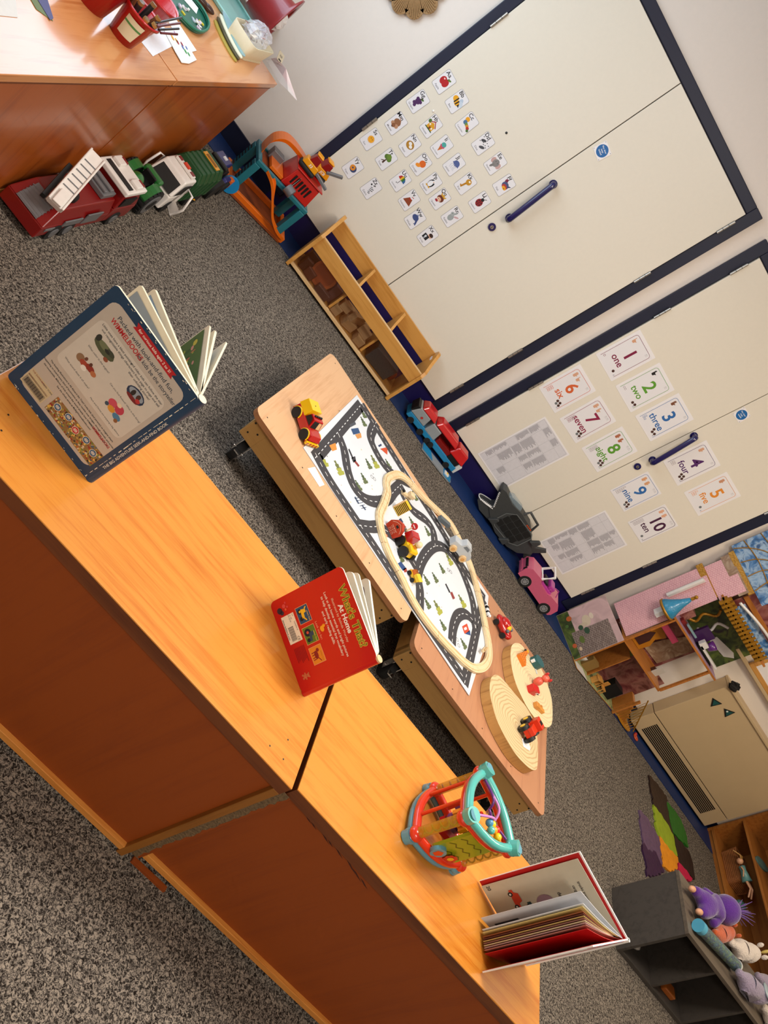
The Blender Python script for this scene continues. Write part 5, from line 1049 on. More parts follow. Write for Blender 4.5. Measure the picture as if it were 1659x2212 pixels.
blob(.70, .665, [(0, 0, 20, 13, '22304a'), (0, 2, 17, 8, '8e97a0'), (-6, 0, 4, 7, '2a2420'), (6, 2, 4, 6, '4a2c22'), (0, -9, 14, 4, '742020'), (10, -4, 5, 4, 'b23030')])
blob(.69, .485, [(-10, 6, 9, 8, 'c44a58'), (6, 8, 9, 9, 'b83a4c'), (-4, -4, 8, 6, 'd0902c'), (12, -6, 9, 6, '4a7a9a'), (0, 14, 5, 4, 'e0c8a8'), (16, -12, 4, 4, '8c5a30'), (-16, -4, 4, 4, '3a4a5a')])
for i in range(34): u = rn2.uniform(.02, .98); v = rn2.choice([.004, .012, .985, .993]); x, y = U(u, v); g.disc(x, y, rn2.uniform(.6, 2.6), .45, 'pageedge', 6, rn2.uniform(.3, .9))
for i in range(22): v0 = .01+.0445*i; g.rect(LL-7, LL-7+rn2.uniform(.5, 1.6), v0*HH, (v0+rn2.uniform(.015, .044))*HH, .45, 'pageedge')
g.build('cover_print', t)
g = G(); g.cyl((L+.001, .009, 0), (L+.001, .009, Hh), .0095, 'bluecov', n=14); g.cyl((L+.001, .009, Hh-.002), (L+.001, .009, Hh+.0005), .009, 'pageedge', n=14)
g.text('THE BIG ADVENTURE SEEK-AND-FIND BOOK', .0075, L+.001, .13, .0097, '=ddd6c6', rot=PI/2, bold=.01, sx=1.1, X=Rx(PI/2) @ T(0, 0, -.009)); g.build('spine', t)
S0 = P1; iv = (T(*P0) @ Rz(rz)).inverted()
LEAFN = [0]
def leaf(parent, spine, end, h, th, m, side, rx, name='page', deco=None, iv=iv, z0=0):
    LEAFN[0] += 1; a, b = iv @ spine, iv @ end; a.y += .0105+.0012*(LEAFN[0] % 5); a.x -= .002; d = (b-a); d.z = 0; l = d.length; h_ = math.atan2(d.y, d.x); g = G(T(a.x, a.y, z0) @ Rz(h_) @ Rx(PI/2))
    g.prism(rrect(.006, l, 0, h, rx), -th, 0, m, side); 
    if deco: deco(g, l, h)
    return g.build(name, parent)
rn3 = random.Random(8)
def scene(cols, n=160, frame='9fb4c4'):
    def f(g, l, h):
        for z, s in ((.0006, 1), (-.0056, -1)):
            fr = [(.01, .012), (l-.006, .012), (l-.006, h-.012), (.01, h-.012)]; g.flat(fr if s > 0 else fr[::-1], z if s > 0 else z, '='+frame)
            if s > 0: continue
            for i in range(n):
                x, y = rn3.uniform(.018, l-.014), rn3.uniform(.02, h-.03); g.disc(x, y, rn3.uniform(.002, .009), z-.0001-i*1e-6, '='+rn3.choice(cols), 7, rn3.uniform(.002, .008))
    return f
leaf(t, S0, Vector((-.115, 1.275, ZB)), Hh-.003, .004, 'pageedge', 'page', .006, deco=scene(['7a8490', 'c8c4bc', 'b0a23a', '4a5058', '8a98a6'], 120, '8f9aa4'))
leaf(t, S0, Vector((-.098, 1.305, ZB)), Hh-.003, .005, 'pageedge', 'page', .006, deco=scene(['b5471c', 'd8a828', '3c4a5a', '7a4a34', 'e0d8c8', '9c2c20', '6a86a4'], 140, '8ea6bc'))
leaf(t, S0, Vector((.006, 1.385, ZB)), Hh-.003, .004, 'pageedge', 'page', .006, deco=scene(['3c5a2c', '9aa03a', 'b86a50', 'c4b848', '5c2c20', 'd09080'], 200, '4c6a34'))
leaf(t, S0, Vector((.020, 1.390, ZB)), Hh-.003, .005, 'pageedge', 'page', .006, deco=scene(['4c6a8c', '7a94b0', '3a4a5c'], 60, '6e8cac'))
leaf(t, S0, Vector((.048, 1.395, ZB)), Hh-.001, .004, 'pageedge', '=d8a814', .008, name='front_cover', deco=None)
# ---- red book
P0, P1 = Vector((.543, 1.359, ZB)), Vector((.713, 1.239, ZB)); rz, L = cover_frame(P0, P1); Hh = .203
t = thing('board_book', 'red board book standing half open at the joint of the shelf units', 'book', P0, rz); iv2 = (T(*P0) @ Rz(rz)).inverted()
G().prism(rrect(0, L, 0, Hh, .012), -.0035, 0, 'page', 'redcov', X=X_).build('back_cover', t)
g = G(); g.cyl((L, .008, 0), (L, .008, Hh), .0085, 'redcov', n=12); g.cyl((L, .008, Hh-.004), (L, .008, Hh+.0004), .0088, '=d8b48c', n=12); g.build('spine', t)
g = G(X_ @ Matrix.Scale(.001, 4)); LL, HH = L*1000, Hh*1000
tx("What's That?", 25.5, .51, .905, '=d8b93c', .055); tx("What's That?", 25.5, .51, .905, '=7f8a2e', .015); g_last = len(g.v)
tx('At Home', 16.5, .50, .815, '=f4efe8', .03); tx('illustrated by Belinda Worsley', 8, .49, .752, '=e8c4a8', .006)
for i, s_ in enumerate(('Look at the home words and bright pictures', 'to help develop essential first vocabulary', 'and early reading skills.')): tx(s_, 8.6, .51, .692-i*.05, '=f0dfd0', .014, .93)
tx('Look out for:', 7.5, .49, .47, '=e8a080', .006); x, y = U(.49, .525); g.disc(x, y-2, 6.5, .7, '=f0a818', 16, 5); g.disc(x-5, y+4, 3.6, .72, '=f0a818', 14); g.flat([(x-9, y+4), (x-6, y+5.5), (x-6, y+2.5)], .74, '=e0701c')
for u, v, bg, nm in ((.27, .36, '2b4f74', 'd'), (.49, .355, '5f7a1c', 't'), (.705, .35, 'e08a1c', 'c')):
    x, y = U(u, v); g.rect(x-19, x+19, y-16.5, y+16.5, .6, '=e8a070'); g.rect(x-18, x+18, y-15.5, y+15.5, .65, '='+bg)
    if nm == 'd': [g.disc(x+a, y+b, r, .7+i*.02, '='+c, 16) for i, (a, b, r, c) in enumerate(((-8, -7, 6, '151515'), (8, -8, 4.5, '151515'), (-8, -7, 2.5, 'e8c020')))]; g.flat([(x-12, y-4), (x+8, y-6), (x+8, y+1), (x-2, y+2), (x-3, y+8), (x-10, y+8)], .72, '=f0c018'); g.flat([(x-12, y+6), (x-15, y+11), (x-13, y+12), (x-9, y+7)], .72, '=f0c018'); g.flat([(x+8, y-3), (x+15, y+3), (x+14, y+5), (x+6, y)], .72, '=f0c018')
    elif nm == 't': g.disc(x-6, y-5, 8.5, .7, '=171b26', 18); g.disc(x-6, y-5, 3.2, .72, '=c8503c', 12); g.disc(x+10, y-8, 4.5, .7, '=171b26', 14); g.flat([(x-4, y-2), (x+14, y-5), (x+14, y+1), (x+4, y+3), (x+3, y+9), (x-6, y+9)], .71, '=33445e')
    else: g.disc(x, y-2, 9, .7, '=8c1f14', 16, 5); g.disc(x-9, y+4, 4, .7, '=8c1f14', 12); [g.flat([(x+a, y-4), (x+a+2, y-4), (x+a+3, y-13), (x+a+1, y-13)], .7, '=8c1f14') for a in (-8, -3, 3, 7)]; g.flat([(x+8, y), (x+16, y+5), (x+15, y+7), (x+7, y+2)], .7, '=8c1f14')
    tx('What\'s That?', 4.2, u+.03, v+.052, '=e8c860' if nm != 'c' else '=b06a1c', .01)
a, b = U(.20, .075), U(.50, .245); g.flat([a, (b[0], a[1]), b, (a[0], b[1])], .6, '=efe6d2'); tx('1+', 5.5, .222, .225, '=222222', .01); tx('Ladybird', 6, .34, .225, '=3a3a3a'); tx('£1.99', 4.5, .235, .195, '=222222'); tx('USA $3.99', 4.2, .24, .175, '=222222'); tx('www.ladybird.com', 6.2, .34, .09, '=1c1c1c', .014); tx('CE', 8, .47, .205, '=222222', .01)
for i in range(18): u = .33+.0085*i; g.flat([U(u, .115), U(u+(.004 if i % 3 else .006), .115), U(u+(.004 if i % 3 else .006), .185), U(u, .185)], .7, '=26262a')
for i in range(8): x, y = U(.64, .225-.018*i); g.rect(x-18, x+18-(i*7 % 9), y-.9, y+.9, .6, '=94080c')
x, y = U(.855, .12)
for dx, dy, r in ((0, 0, 5), (0, 7, 4), (-4, 10, 1.8), (4, 10, 1.8), (-6, 1, 2), (6, 1, 2), (-3.5, -6, 2.4), (3.5, -6, 2.4)): g.disc(x+dx, y+dy, r, .65, '=c8683c', 12)
x, y = U(.12, .10)
for dx, dy, r, c in ((2, -2, 7, '35232c'), (8, 2, 5, '3a2c3a'), (-4, 12, 4.5, 'd84a44'), (-10, 18, 2.4, 'd0444a'), (0, 20, 2.4, 'd0444a'), (4, 14, 2.6, 'e0643c')): g.disc(x+dx, y+dy, r, .65, '='+c, 12)
g.build('cover_print', t)
def prt(c1, c2):
    def f(g, l, h):
        fr = rrect(.014, l-.012, .014, h-.014, .014); g.flat(fr, -.0064, '='+c1); g.flat([(.03, .03), (l*.7, h*.4), (l*.8, h-.05), (.03, h-.04)], -.0067, '='+c2)
    return f
leaf(t, P1, Vector((.577, 1.388, ZB)), Hh-.002, .006, 'page', 'page', .012, deco=prt('35123a', 'b8b0b8'), iv=iv2)
leaf(t, P1, Vector((.592, 1.404, ZB)), Hh-.002, .004, 'page', 'page', .012, iv=iv2)
leaf(t, P1, Vector((.626, 1.424, ZB)), Hh-.002, .006, 'page', 'page', .012, deco=prt('4a1428', 'c8501c'), iv=iv2)
# ---- open hardback at the right
SP = Vector((1.636, 1.203, ZB)); A1, A2 = Vector((1.414, 1.281, ZB)), Vector((1.455, 1.073, ZB)); Hh = .272
t = thing('picture_book', 'open hardback picture book with red endpapers standing on the right unit', 'book', SP, 0); iv3 = T(*SP).inverted()
mat('whitecov', 'e6e2dc', .4); mat('endred', 'b00a0c', .5)
def cov(end, inner, nm, flip):
    a, b = Vector((0, 0, 0)), iv3 @ end; h_ = math.atan2(b.y, b.x); l = b.xy.length; g = G(Rz(h_)); s = flip
    g.box(.0, l, min(0, s*.0035), max(0, s*.0035), 0, Hh, 'whitecov'); g.box(.004, l-.001, min(s*.0035, s*.0045), max(s*.0035, s*.0045), .0, Hh-.004, 'endred')
    for i in range(7): g.box(l*(.1+.13*i), l*(.16+.13*i), -.0006*s if s > 0 else 0, .0006 if s < 0 else 0, Hh-.02, Hh+.0003, '=2c4a78' if i % 2 else '=a8161a')
    return g.build(nm, t)
cov(A1, 'endred', 'front_cover', 1); cov(A2, 'endred', 'back_cover', -1)
G().cyl((0, 0, 0), (0, 0, Hh), .005, 'whitecov', n=10).build('spine', t)
def curved(p0, p1, bow, h, m, z0=.002, two=None, deco=None, nm='page'):
    a, b = iv3 @ p0, iv3 @ p1; d = (b-a); d.z = 0; n = Vector((-d.y, d.x, 0)).normalized(); pts = []
    for i in range(13): k = i/12; pts.append(a+d*k+n*bow*math.sin(PI*k)*(1-.3*k))
    g = G(); vs = []
    for p in pts: vs += [(p.x, p.y, z0), (p.x, p.y, h)]
    for p in pts: vs += [(p.x+n.x*.0012, p.y+n.y*.0012, z0), (p.x+n.x*.0012, p.y+n.y*.0012, h)]
    g.add(vs, [(2*i, 2*i+2, 2*i+3, 2*i+1) for i in range(12)]+[(26+2*i, 27+2*i, 29+2*i, 28+2*i) for i in range(12)], m, True); g.add(vs, [(2*i+1, 2*i+3, 29+2*i, 27+2*i) for i in range(12)]+[(24, 25, 51, 50)], m)
    if deco: deco(g, pts, n)
    return g.build(nm, t)
def onpage(g, pts, n, side, s, v, poly, col, H=.262):
    def P(u, w): k = max(0, min(.999, u))*12; i = int(k); f = k-i; q = pts[i]*(1-f)+pts[i+1]*f; return (q.x+n.x*side, q.y+n.y*side, .004+w*H)
    g.add([P(u, w) for u, w in poly], [tuple(range(len(poly)))], '='+col)
def txt_on(g, pts, n, side, rev, s, size, u, w, col):     # text laid on a nearly flat page
    a, b = pts[0], pts[-1]; d = (a-b).normalized(); vs, fs = text_geo(s, .01); o = a+(b-a)*u+n*side; o.z = .004+w*.262
    g.add([(o.x+d.x*x*size, o.y+d.y*x*size, o.z+y*size) for x, y, z in vs], fs, '='+col)
SPp = SP+Vector((-.010, 0.0, 0))
p20 = Vector((1.420, 1.268, ZB))
def d20(g, pts, n):
    s = .0008*(-1); 
    for sg in (-.0009, .0022):
        txt_on(g, pts, n, sg, 0, 'trucks transport all sorts of', .0098, .50, .88, '2b2a28'); txt_on(g, pts, n, sg, 0, 'cargo, from cars to milk.', .0098, .50, .82, '2b2a28'); txt_on(g, pts, n, sg, 0, 'delivery vehicles', .0130, .50, .66, '1c1c1c'); txt_on(g, pts, n, sg, 0, '20', .013, .955, .05, '2b2a28')
        E_ = [(.80+.10*math.cos(2*PI*i/20), .50+.085*math.sin(2*PI*i/20)) for i in range(20)]; onpage(g, pts, n, sg, 0, 0, [(u-.18, w) for u, w in E_], '8e6f78')
        for (u, w, c) in ((.74, .22, 'c33d1c'), (.55, .33, '23383a')):
            onpage(g, pts, n, sg*1.1, 0, 0, [(u+.13, w), (u-.13, w-.01), (u-.13, w+.035), (u-.05, w+.04), (u-.03, w+.075), (u+.07, w+.075), (u+.09, w+.04), (u+.13, w+.035)], c)
            for k in (-.08, .08): onpage(g, pts, n, sg*1.3, 0, 0, [(u+k+.028*math.cos(2*PI*i/12), w+.028*math.sin(2*PI*i/12)*.8) for i in range(12)], '1c1c1c'); onpage(g, pts, n, sg*1.5, 0, 0, [(u+k+.014*math.cos(2*PI*i/12), w+.014*math.sin(2*PI*i/12)*.8) for i in range(12)], 'd8d4c8')
        for (u, w) in ((.52, .12), (.40, .10)): onpage(g, pts, n, sg*1.1, 0, 0, [(u+.05*math.cos(2*PI*i/16), w+.04*math.sin(2*PI*i/16)) for i in range(16)], '24222a'); onpage(g, pts, n, sg*1.3, 0, 0, [(u+.035*math.cos(2*PI*i/16), w+.028*math.sin(2*PI*i/16)) for i in range(16)], 'b8b0a0')
curved(SPp, p20, .0, .262, '=b9b19b', deco=d20)
curved(SPp, Vector((1.429, 1.190, ZB)), .003, .262, '=c2c4c6', deco=lambda g, pts, n: [txt_on(g, pts, n, sg, 0, s_, .009, .5, w_, '3c3c40') for sg in (-.0009, .0022) for s_, w_ in (('Some trucks carry', .86), ('all their heavy loads', .80))]+[onpage(g, pts, n, sg, 0, 0, [(.3, .1), (.85, .06), (.85, .3), (.5, .4), (.3, .3)], '3a3a40') for sg in (-.0009, .0022)])
curved(SPp, Vector((1.437, 1.166, ZB)), .008, .262, '=c9ccd0')
curved(SPp, Vector((1.439, 1.160, ZB)), .008, .26, '=c8b46e', deco=lambda g, pts, n: [onpage(g, pts, n, sg, 0, 0, [(.35, .15), (.9, .1), (.9, .35), (.6, .5), (.45, .62), (.35, .6)], '2c221a') for sg in (-.0009, .0022)])
for k in range(7): curved(SPp, Vector((1.441+.0018*k, 1.150-.0042*k, ZB)), .009-.0008*k, .259, '=%s' % ('8c4a22', '5c2c24', 'b89a58', '8a5a50', 'c8b48a', 'b08a88', 'a86a5a')[k])
curved(SP+Vector((-.006, -.004, 0)), Vector((1.455, 1.118, ZB)), .008, .260, 'endred', nm='endpaper')
# ---- triangular activity toy
mat('aqua', '54b0a6', .22, coat=.6, vary=.02); mat('aquablue', '5c94a4', .3, coat=.3); mat('orr', 'd8300c', .25, coat=.5, vary=.02); mat('yclear', 'c8961a', .12, alpha=.55, coat=.5, vary=0); mat('lime', '8c9a1a', .3, coat=.3); mat('purp', '5c2474', .3, coat=.3)
VA, VB, VC = Vector((1.128, 1.190, 0)), Vector((1.170, 1.352, 0)), Vector((1.300, 1.238, 0)); cT = (VA+VB+VC)/3
t = thing('activity_toy', 'triangular baby activity toy with aqua top frame and red base', 'toy', (cT.x, cT.y, ZT-.006+.0003))
vv = [v-cT for v in (VA, VB, VC)]
def bowed(a, b, z, out, n=9):
    m_ = (a+b)/2; o_ = m_.normalized()*out; return [Vector((a.x*(1-k)+b.x*k, a.y*(1-k)+b.y*k, z))+o_*math.sin(PI*k) for k in [i/(n-1) for i in range(n)]]
for nm, m_, z, r in (('base_frame', 'orr', .028, .0105), ('foot_frame', 'aquablue', .012, .009), ('top_frame', 'aqua', .166, .0105), ('under_top', 'orr', .153, .0085)):
    g = G()
    for i in range(3): g.tube(bowed(vv[i], vv[(i+1) % 3], z, .022), r, m_, n=10)
    for v in vv: g.ball((v.x, v.y, z), (.019, .019, .014), m_, 14)
    if nm == 'foot_frame':
        for v in vv: g.cyl((v.x*1.06, v.y*1.06, 0), (v.x*1.04, v.y*1.04, .018), .016, m_)
    if nm == 'top_frame':
        for v in vv: g.cyl((v.x, v.y, .166), (v.x*1.05, v.y*1.05, .183), .018, m_, n=18); g.cyl((v.x*1.05, v.y*1.05, .183), (v.x*1.05, v.y*1.05, .1835), .013, 'aquablue', n=18)
    g.build(nm, t)
for i, v in enumerate(vv):
    G().cyl((v.x*.97, v.y*.97, .035), (v.x*.97, v.y*.97, .152), .0125, 'yclear', n=16).build('clear_tube', t)
    g = G(); g.tube([(v.x*.97+.008*math.cos(q*.9), v.y*.97+.008*math.sin(q*.9), .042+q*.0031) for q in range(34)], .0022, ('lime', 'purp', '#2c2412')[i], n=5); g.build('spiral', t)
for i in range(3):
    a, b = vv[i], vv[(i+1) % 3]; mid = (a+b)/2
    for k in (.28, .72):
        p = a*(1-k)+b*k+mid.normalized()*.016
        if i != 2: G().cyl((p.x, p.y, .03), (p.x, p.y, .155), .0045, 'orr', n=8).build('rod', t)
# lime zigzag panel on the camera-facing side (between A and C)
a, b = vv[0], vv[2]; mid = (a+b)/2; o_ = mid.normalized()*.014; h_ = math.atan2((b-a).y, (b-a).x); Lp = (b-a).length
X_ = T(a.x+o_.x, a.y+o_.y, 0) @ Rz(h_) @ Rx(PI/2)
g = G(); g.prism(rrect(.04, Lp-.045, .04, .148, .006), -.004, .004, 'lime', X=X_); pn = g.build('zigzag_panel', t)
g = G()
for y0 in (.055, .085, .115):
    P = [(.045+i*.0135, y0+(.009 if i % 2 else 0)) for i in range(7)]
    for i in range(6): seg(g, P[i], P[i+1], .0028, .0045, '#4a5410', X_)
g.build('zigzag_groove', pn)
g = G(); g.cyl((0, 0, 0), (0, 0, .010), .019, 'aquablue', n=22, X=X_ @ T(.055, .048, .004)); g.disc(0, 0, .013, .0104, 'orr', 5, X=X_ @ T(.055, .048, .004)); g.build('star_button', t)
g = G()
for i in range(8): g.disc(.0115*math.cos(PI*i/4), .0115*math.sin(PI*i/4), .0055, .009+.0001*i, '#c8231a', 10, X=X_ @ T(.098, .052, .002))
g.disc(0, 0, .008, .0102, '#e8b01c', 12, X=X_ @ T(.098, .052, .002)); g.build('flower', t)
g = G()
for k in range(4): g.cyl((0, 0, .07+k*.016), (0, 0, .082+k*.016), .024-.003*(k % 2), ('purp', '#e8961c', 'purp', '#e8961c')[k], n=20)
for k in range(8): a_ = PI*k/4; g.box(-.005, .005, .02, .032, .09, .112, 'purp' if k % 2 else '#e8961c', Rz(a_))
g.cyl((0, 0, .03), (0, 0, .15), .006, 'orr', n=10); g.build('gear_stack', t)
g = G(); g.prism(rrect(-.02, .03, -.03, .015, .006), .045, .06, '#b8141c'); g.build('red_block', t)
wz = .166
g = G(); g.tube(smooth3([vv[1]*.8+Vector((0, 0, wz)), Vector((.0, .03, wz+.012)), Vector((.012, .012, wz-.012)), Vector((-.01, -.008, wz+.01)), Vector((.02, -.01, wz)), vv[2]*.75+Vector((0, 0, wz))], 6), .0032, 'purp', n=7); g.build('bead_wire', t)
g = G(); g.tube(smooth3([vv[1]*.7+Vector((.01, .0, wz)), Vector((.03, .03, wz+.008)), Vector((.035, .0, wz-.01)), Vector((.01, -.012, wz+.008)), vv[0]*.5+Vector((0, 0, wz-.004))], 6), .0032, '#c07ab8', n=7); g.build('bead_wire', t)
for k, (x, y, c) in enumerate(((.022, -.016, '#f0c414'), (.03, -.026, '#e8961c'), (.04, -.018, '#d0201c'), (.047, -.032, '#f0c414'), (.012, -.02, '#4a8ab0'), (.02, -.034, 'aqua'))): G().ball((x, y, wz-.003), .0095, c, 12).build('bead', t)
# ================================================================== toys along the wall, standing on the blue strip
ZW = .0042
mat('pblue', '1f82b4', .35, coat=.3); mat('pgrey', '9aa0a4', .4, metal=.2); mat('pred', 'c00f14', .3, coat=.4)
t = thing('toy_transporter', 'red, grey and blue toy transporter lorry with lowered blue side ramp by the wall', 'toy vehicle', (1.235, 4.165, ZW), .13)
g = G(); g.wedge(-.235, .22, -.055, .055, .02, .055, -.23, .215, 'pblue'); g.wedge(-.235, -.115, -.056, .056, .055, .115, -.215, -.125, 'pgrey', -.05, .05); g.wedge(-.10, -.01, -.056, .056, .05, .115, -.095, -.02, 'pgrey', -.05, .05); g.build('body', t, bevel=.005)
g = G(); g.wedge(-.242, -.215, -.05, .05, .06, .11, -.236, -.205, 'black'); g.build('windscreen', t, bevel=.003)
def hump(x0, x1, z0, z1, m='pred'):
    return G().wedge(x0, x1, -.056, .056, z0, z1, x0+.02, x1-.02, m, -.038, .038)
hump(-.21, -.09, .115, .150).build('cab_roof', t, bevel=.008, seg=3); hump(-.085, .11, .120, .158).build('trailer_roof', t, bevel=.008, seg=3); hump(.10, .225, .085, .148).build('tail', t, bevel=.008, seg=3)
G().box(.0, .18, -.048, .045, .055, .085, 'fr').box(.0, .13, .02, .05, .06, .12, 'fr').build('interior', t, bevel=.002)
g = G(); g.box(.12, .2, -.054, -.045, .055, .085, 'black'); g.build('hatch', t); G().box(.205, .235, -.05, .05, .02, .085, '#d4d6d6').build('bumper', t, bevel=.004)
g = G(); g.disc(-.165, .08, .008, .0562, '=b0302a', 12, X=Rx(PI/2)); g.build('badge', t)
for x in (-.19, -.10, -.03, -.0, .16):
    for s in (-1, 1): G().cyl((x, s*.042, .02), (x, s*.058, .02), .02, 'rubber', n=18).build('wheel', t)
g = G(); g.prism([(-.045, -.15), (.215, -.15), (.235, -.135), (.23, -.075), (-.04, -.075)], .0, .008, '#8f9498'); g.prism([(-.045, -.15), (.05, -.15), (.03, -.078), (-.04, -.078)], .008, .0105, 'pblue'); g.prism([(.16, -.15), (.225, -.148), (.23, -.085), (.16, -.08)], .008, .0105, 'pblue'); rp = g.build('side_ramp', t, bevel=.001)
g = G(); g.box(.165, .2, -.128, -.1, .0106, .018, '#e8e6e0'); g.box(.18, .19, -.12, -.108, .018, .022, 'ty'); g.build('ramp_decal', rp)
# shark carrier
mat('sgrey', '3a3c3c', .55, vary=.2); mat('sclear', '9ab0bc', .08, alpha=.35, coat=.6, vary=0)
t = thing('shark_carrier', 'dark grey plastic shark vehicle carrier with open toothed jaws and clear canopy', 'toy', (1.965, 4.225, ZW), .02)
body = [(-.19, .075), (-.17, .10), (-.235, .175), (-.25, .205), (-.22, .215), (-.13, .20), (-.05, .215), (.05, .21), (.14, .17), (.19, .14), (.22, .12), (.17, .05), (.10, .02), (-.02, .012), (-.10, .03)]
g = G(); g.prism(body, -.045, .045, 'sgrey', X=Rx(PI/2)); g.build('body', t, bevel=.012, seg=3)
g = G(); g.prism([(-.262, .04), (-.255, .055), (-.16, .085), (-.11, .06), (-.12, .02), (-.2, .012)], -.04, .04, 'sgrey', X=Rx(PI/2)); g.build('lower_jaw', t, bevel=.006)
def tooth(x, y, z, up, parent): G().cyl((x, y, z), (x+.001, y, z+(.013 if up else -.013)), .005, '#ecebe8', rb=.0006, n=8).build('tooth', parent)
for i in range(9):
    k = i/8; tooth(-.252+.08*k, -.041, .056+.028*k, True, t); tooth(-.238+.062*k, -.047, .180-.075*k, False, t)
g = G(); [g.tube(smooth3([(-.165, -.043, .086), (-.225, -.041, .064), (-.262, -.02, .052), (-.262, .02, .052), (-.225, .041, .064), (-.165, .043, .086)], 3), .0035, '#ecebe8', n=6) for y in (.03,)]; g.build('gum', t)
G().wedge(-.19, -.05, -.033, .033, .2, .232, -.165, -.07, 'sclear', -.02, .02).build('canopy', t, bevel=.008)
g = G()
for r in range(3):
    for c in range(4):
        x0, z0 = -.085+c*.046+r*.007, .055+r*.045
        g.prism(rrect(x0, x0+.042, z0, z0+.040, .004), .0452, .0475, '#1c1d1d', X=Rx(PI/2))
win = g.build('window_grid', t)
g = G(); P = [(-.10, .05), (-.06, .035), (.08, .045), (.125, .08), (.125, .175), (.10, .195), (-.06, .19), (-.10, .14)]
for i in range(8): seg(g, P[i], P[(i+1) % 8], .005, .049, '#6a6e6e', Rx(PI/2))
g.build('window_rim', t)
g = G(); g.tube([(-.02, 0, .21), (-.01, 0, .252), (.085, 0, .245), (.10, 0, .19)], .008, 'sgrey', n=6); g.build('carry_handle', t)
for s, (x, z) in ((-1, (-.11, .03)), (-1, (.04, .01)), (1, (.15, .16))): G().wedge(x-.02, x+.03, -.065, -.04, z, z+.05, x+.01, x+.03, 'sgrey').build('fin', t, bevel=.004)
g = G(); g.prism([(.19, .13), (.26, .2), (.275, .19), (.235, .12), (.27, .05), (.25, .045), (.18, .09)], -.012, .012, 'sgrey', X=Rx(PI/2)); g.build('tail_fin', t, bevel=.004)
g = G(); [g.box(.03+i*.012, .038+i*.012, -.0462, -.0445, .198, .206, '#c84a1c') for i in range(4)]; g.build('lamps', t)
# pink doll car
mat('pink', 'cf5f7e', .3, coat=.5, vary=.03); mat('magenta', 'b03a94', .35, coat=.3)
t = thing('doll_car', 'pink toy convertible with black wheels and white windscreen frame by the wall', 'toy vehicle', (2.375, 4.115, ZW), -.02)
pr = [(-.185, .03), (.155, .03), (.165, .05), (.16, .1), (.125, .125), (.05, .118), (.035, .105), (-.055, .11), (-.075, .13), (-.165, .122), (-.19, .09)]
g = G(); g.prism(pr, -.065, .075, 'pink', X=Rx(PI/2)); g.build('body', t, bevel=.008, seg=3)
G().box(-.05, .05, -.055, .045, .1, .122, 'magenta').box(.0, .045, -.05, .04, .122, .15, 'magenta').build('seat', t, bevel=.006)
G().box(-.045, -.01, -.05, .04, .1225, .135, 'black').build('dashboard', t, bevel=.003)
g = G(); g.tube([(-.075, -.065, .13), (-.045, -.065, .2), (-.045, .055, .2), (-.075, .055, .13)], .009, '#eeebe8', n=4, closed=True, sq=True); g.build('windscreen_frame', t)
G().tube([(.02, -.05, .12), (.03, -.045, .16), (.06, -.04, .165), (.085, -.05, .13)], .003, 'magenta', n=6).build('seat_belt', t)
for x in (-.115, .105):
    for s in (-1, 1):
        y = -.068 if s < 0 else .062; g = G(); g.cyl((x, y+.012, .036), (x, y-.008, .036), .04, 'rubber', n=26)
        if s < 0:
            g.cyl((x, y-.008, .036), (x, y-.0095, .036), .024, '#8c8c8e', n=22)
            for k in range(8): g.disc(x+.015*math.cos(PI*k/4), .036+.015*math.sin(PI*k/4), .0035, .0779, 'black', 8, X=Rx(PI/2))
        g.build('wheel', t)
g = G(); g.disc(-.005, .075, .02, .0657, '#e8c4cc', 22, X=Rx(PI/2)); g.disc(-.005, .075, .0165, .066, '#d8dcd8', 22, X=Rx(PI/2)); g.text('B', .022, -.005, .075, .0664, '=b04a64', bold=.01, X=Rx(PI/2)); g.build('round_decal', t)
g = G(); g.box(-.1905, -.18, -.045, .05, .085, .1, 'black'); g.box(-.19, -.17, -.0668, -.05, .07, .095, 'black'); g.box(-.192, -.175, -.06, .07, .05, .06, 'pink'); g.build('grille', t)
# ================================================================== doll castle by the wall (generic printed scenery)
def brick(nm, c1, c2, c3, sc=34, axis='xz'):
    m = bpy.data.materials.new(nm); m.use_nodes = True; nt = m.node_tree; b = nt.nodes['Principled BSDF']
    tc = nt.nodes.new('ShaderNodeTexCoord'); mp = nt.nodes.new('ShaderNodeMapping'); mp.inputs['Rotation'].default_value = (PI/2, 0, 0)
    br = nt.nodes.new('ShaderNodeTexBrick'); br.inputs['Scale'].default_value = sc; br.inputs['Color1'].default_value = (*hexc(c1), 1); br.inputs['Color2'].default_value = (*hexc(c2), 1); br.inputs['Mortar'].default_value = (*hexc(c3), 1); br.inputs['Mortar Size'].default_value = .035
    nt.links.new(tc.outputs['Object'], mp.inputs[0]); nt.links.new(mp.outputs[0], br.inputs['Vector']); nt.links.new(br.outputs[0], b.inputs['Base Color']); b.inputs['Roughness'].default_value = .5; MATS[nm] = m
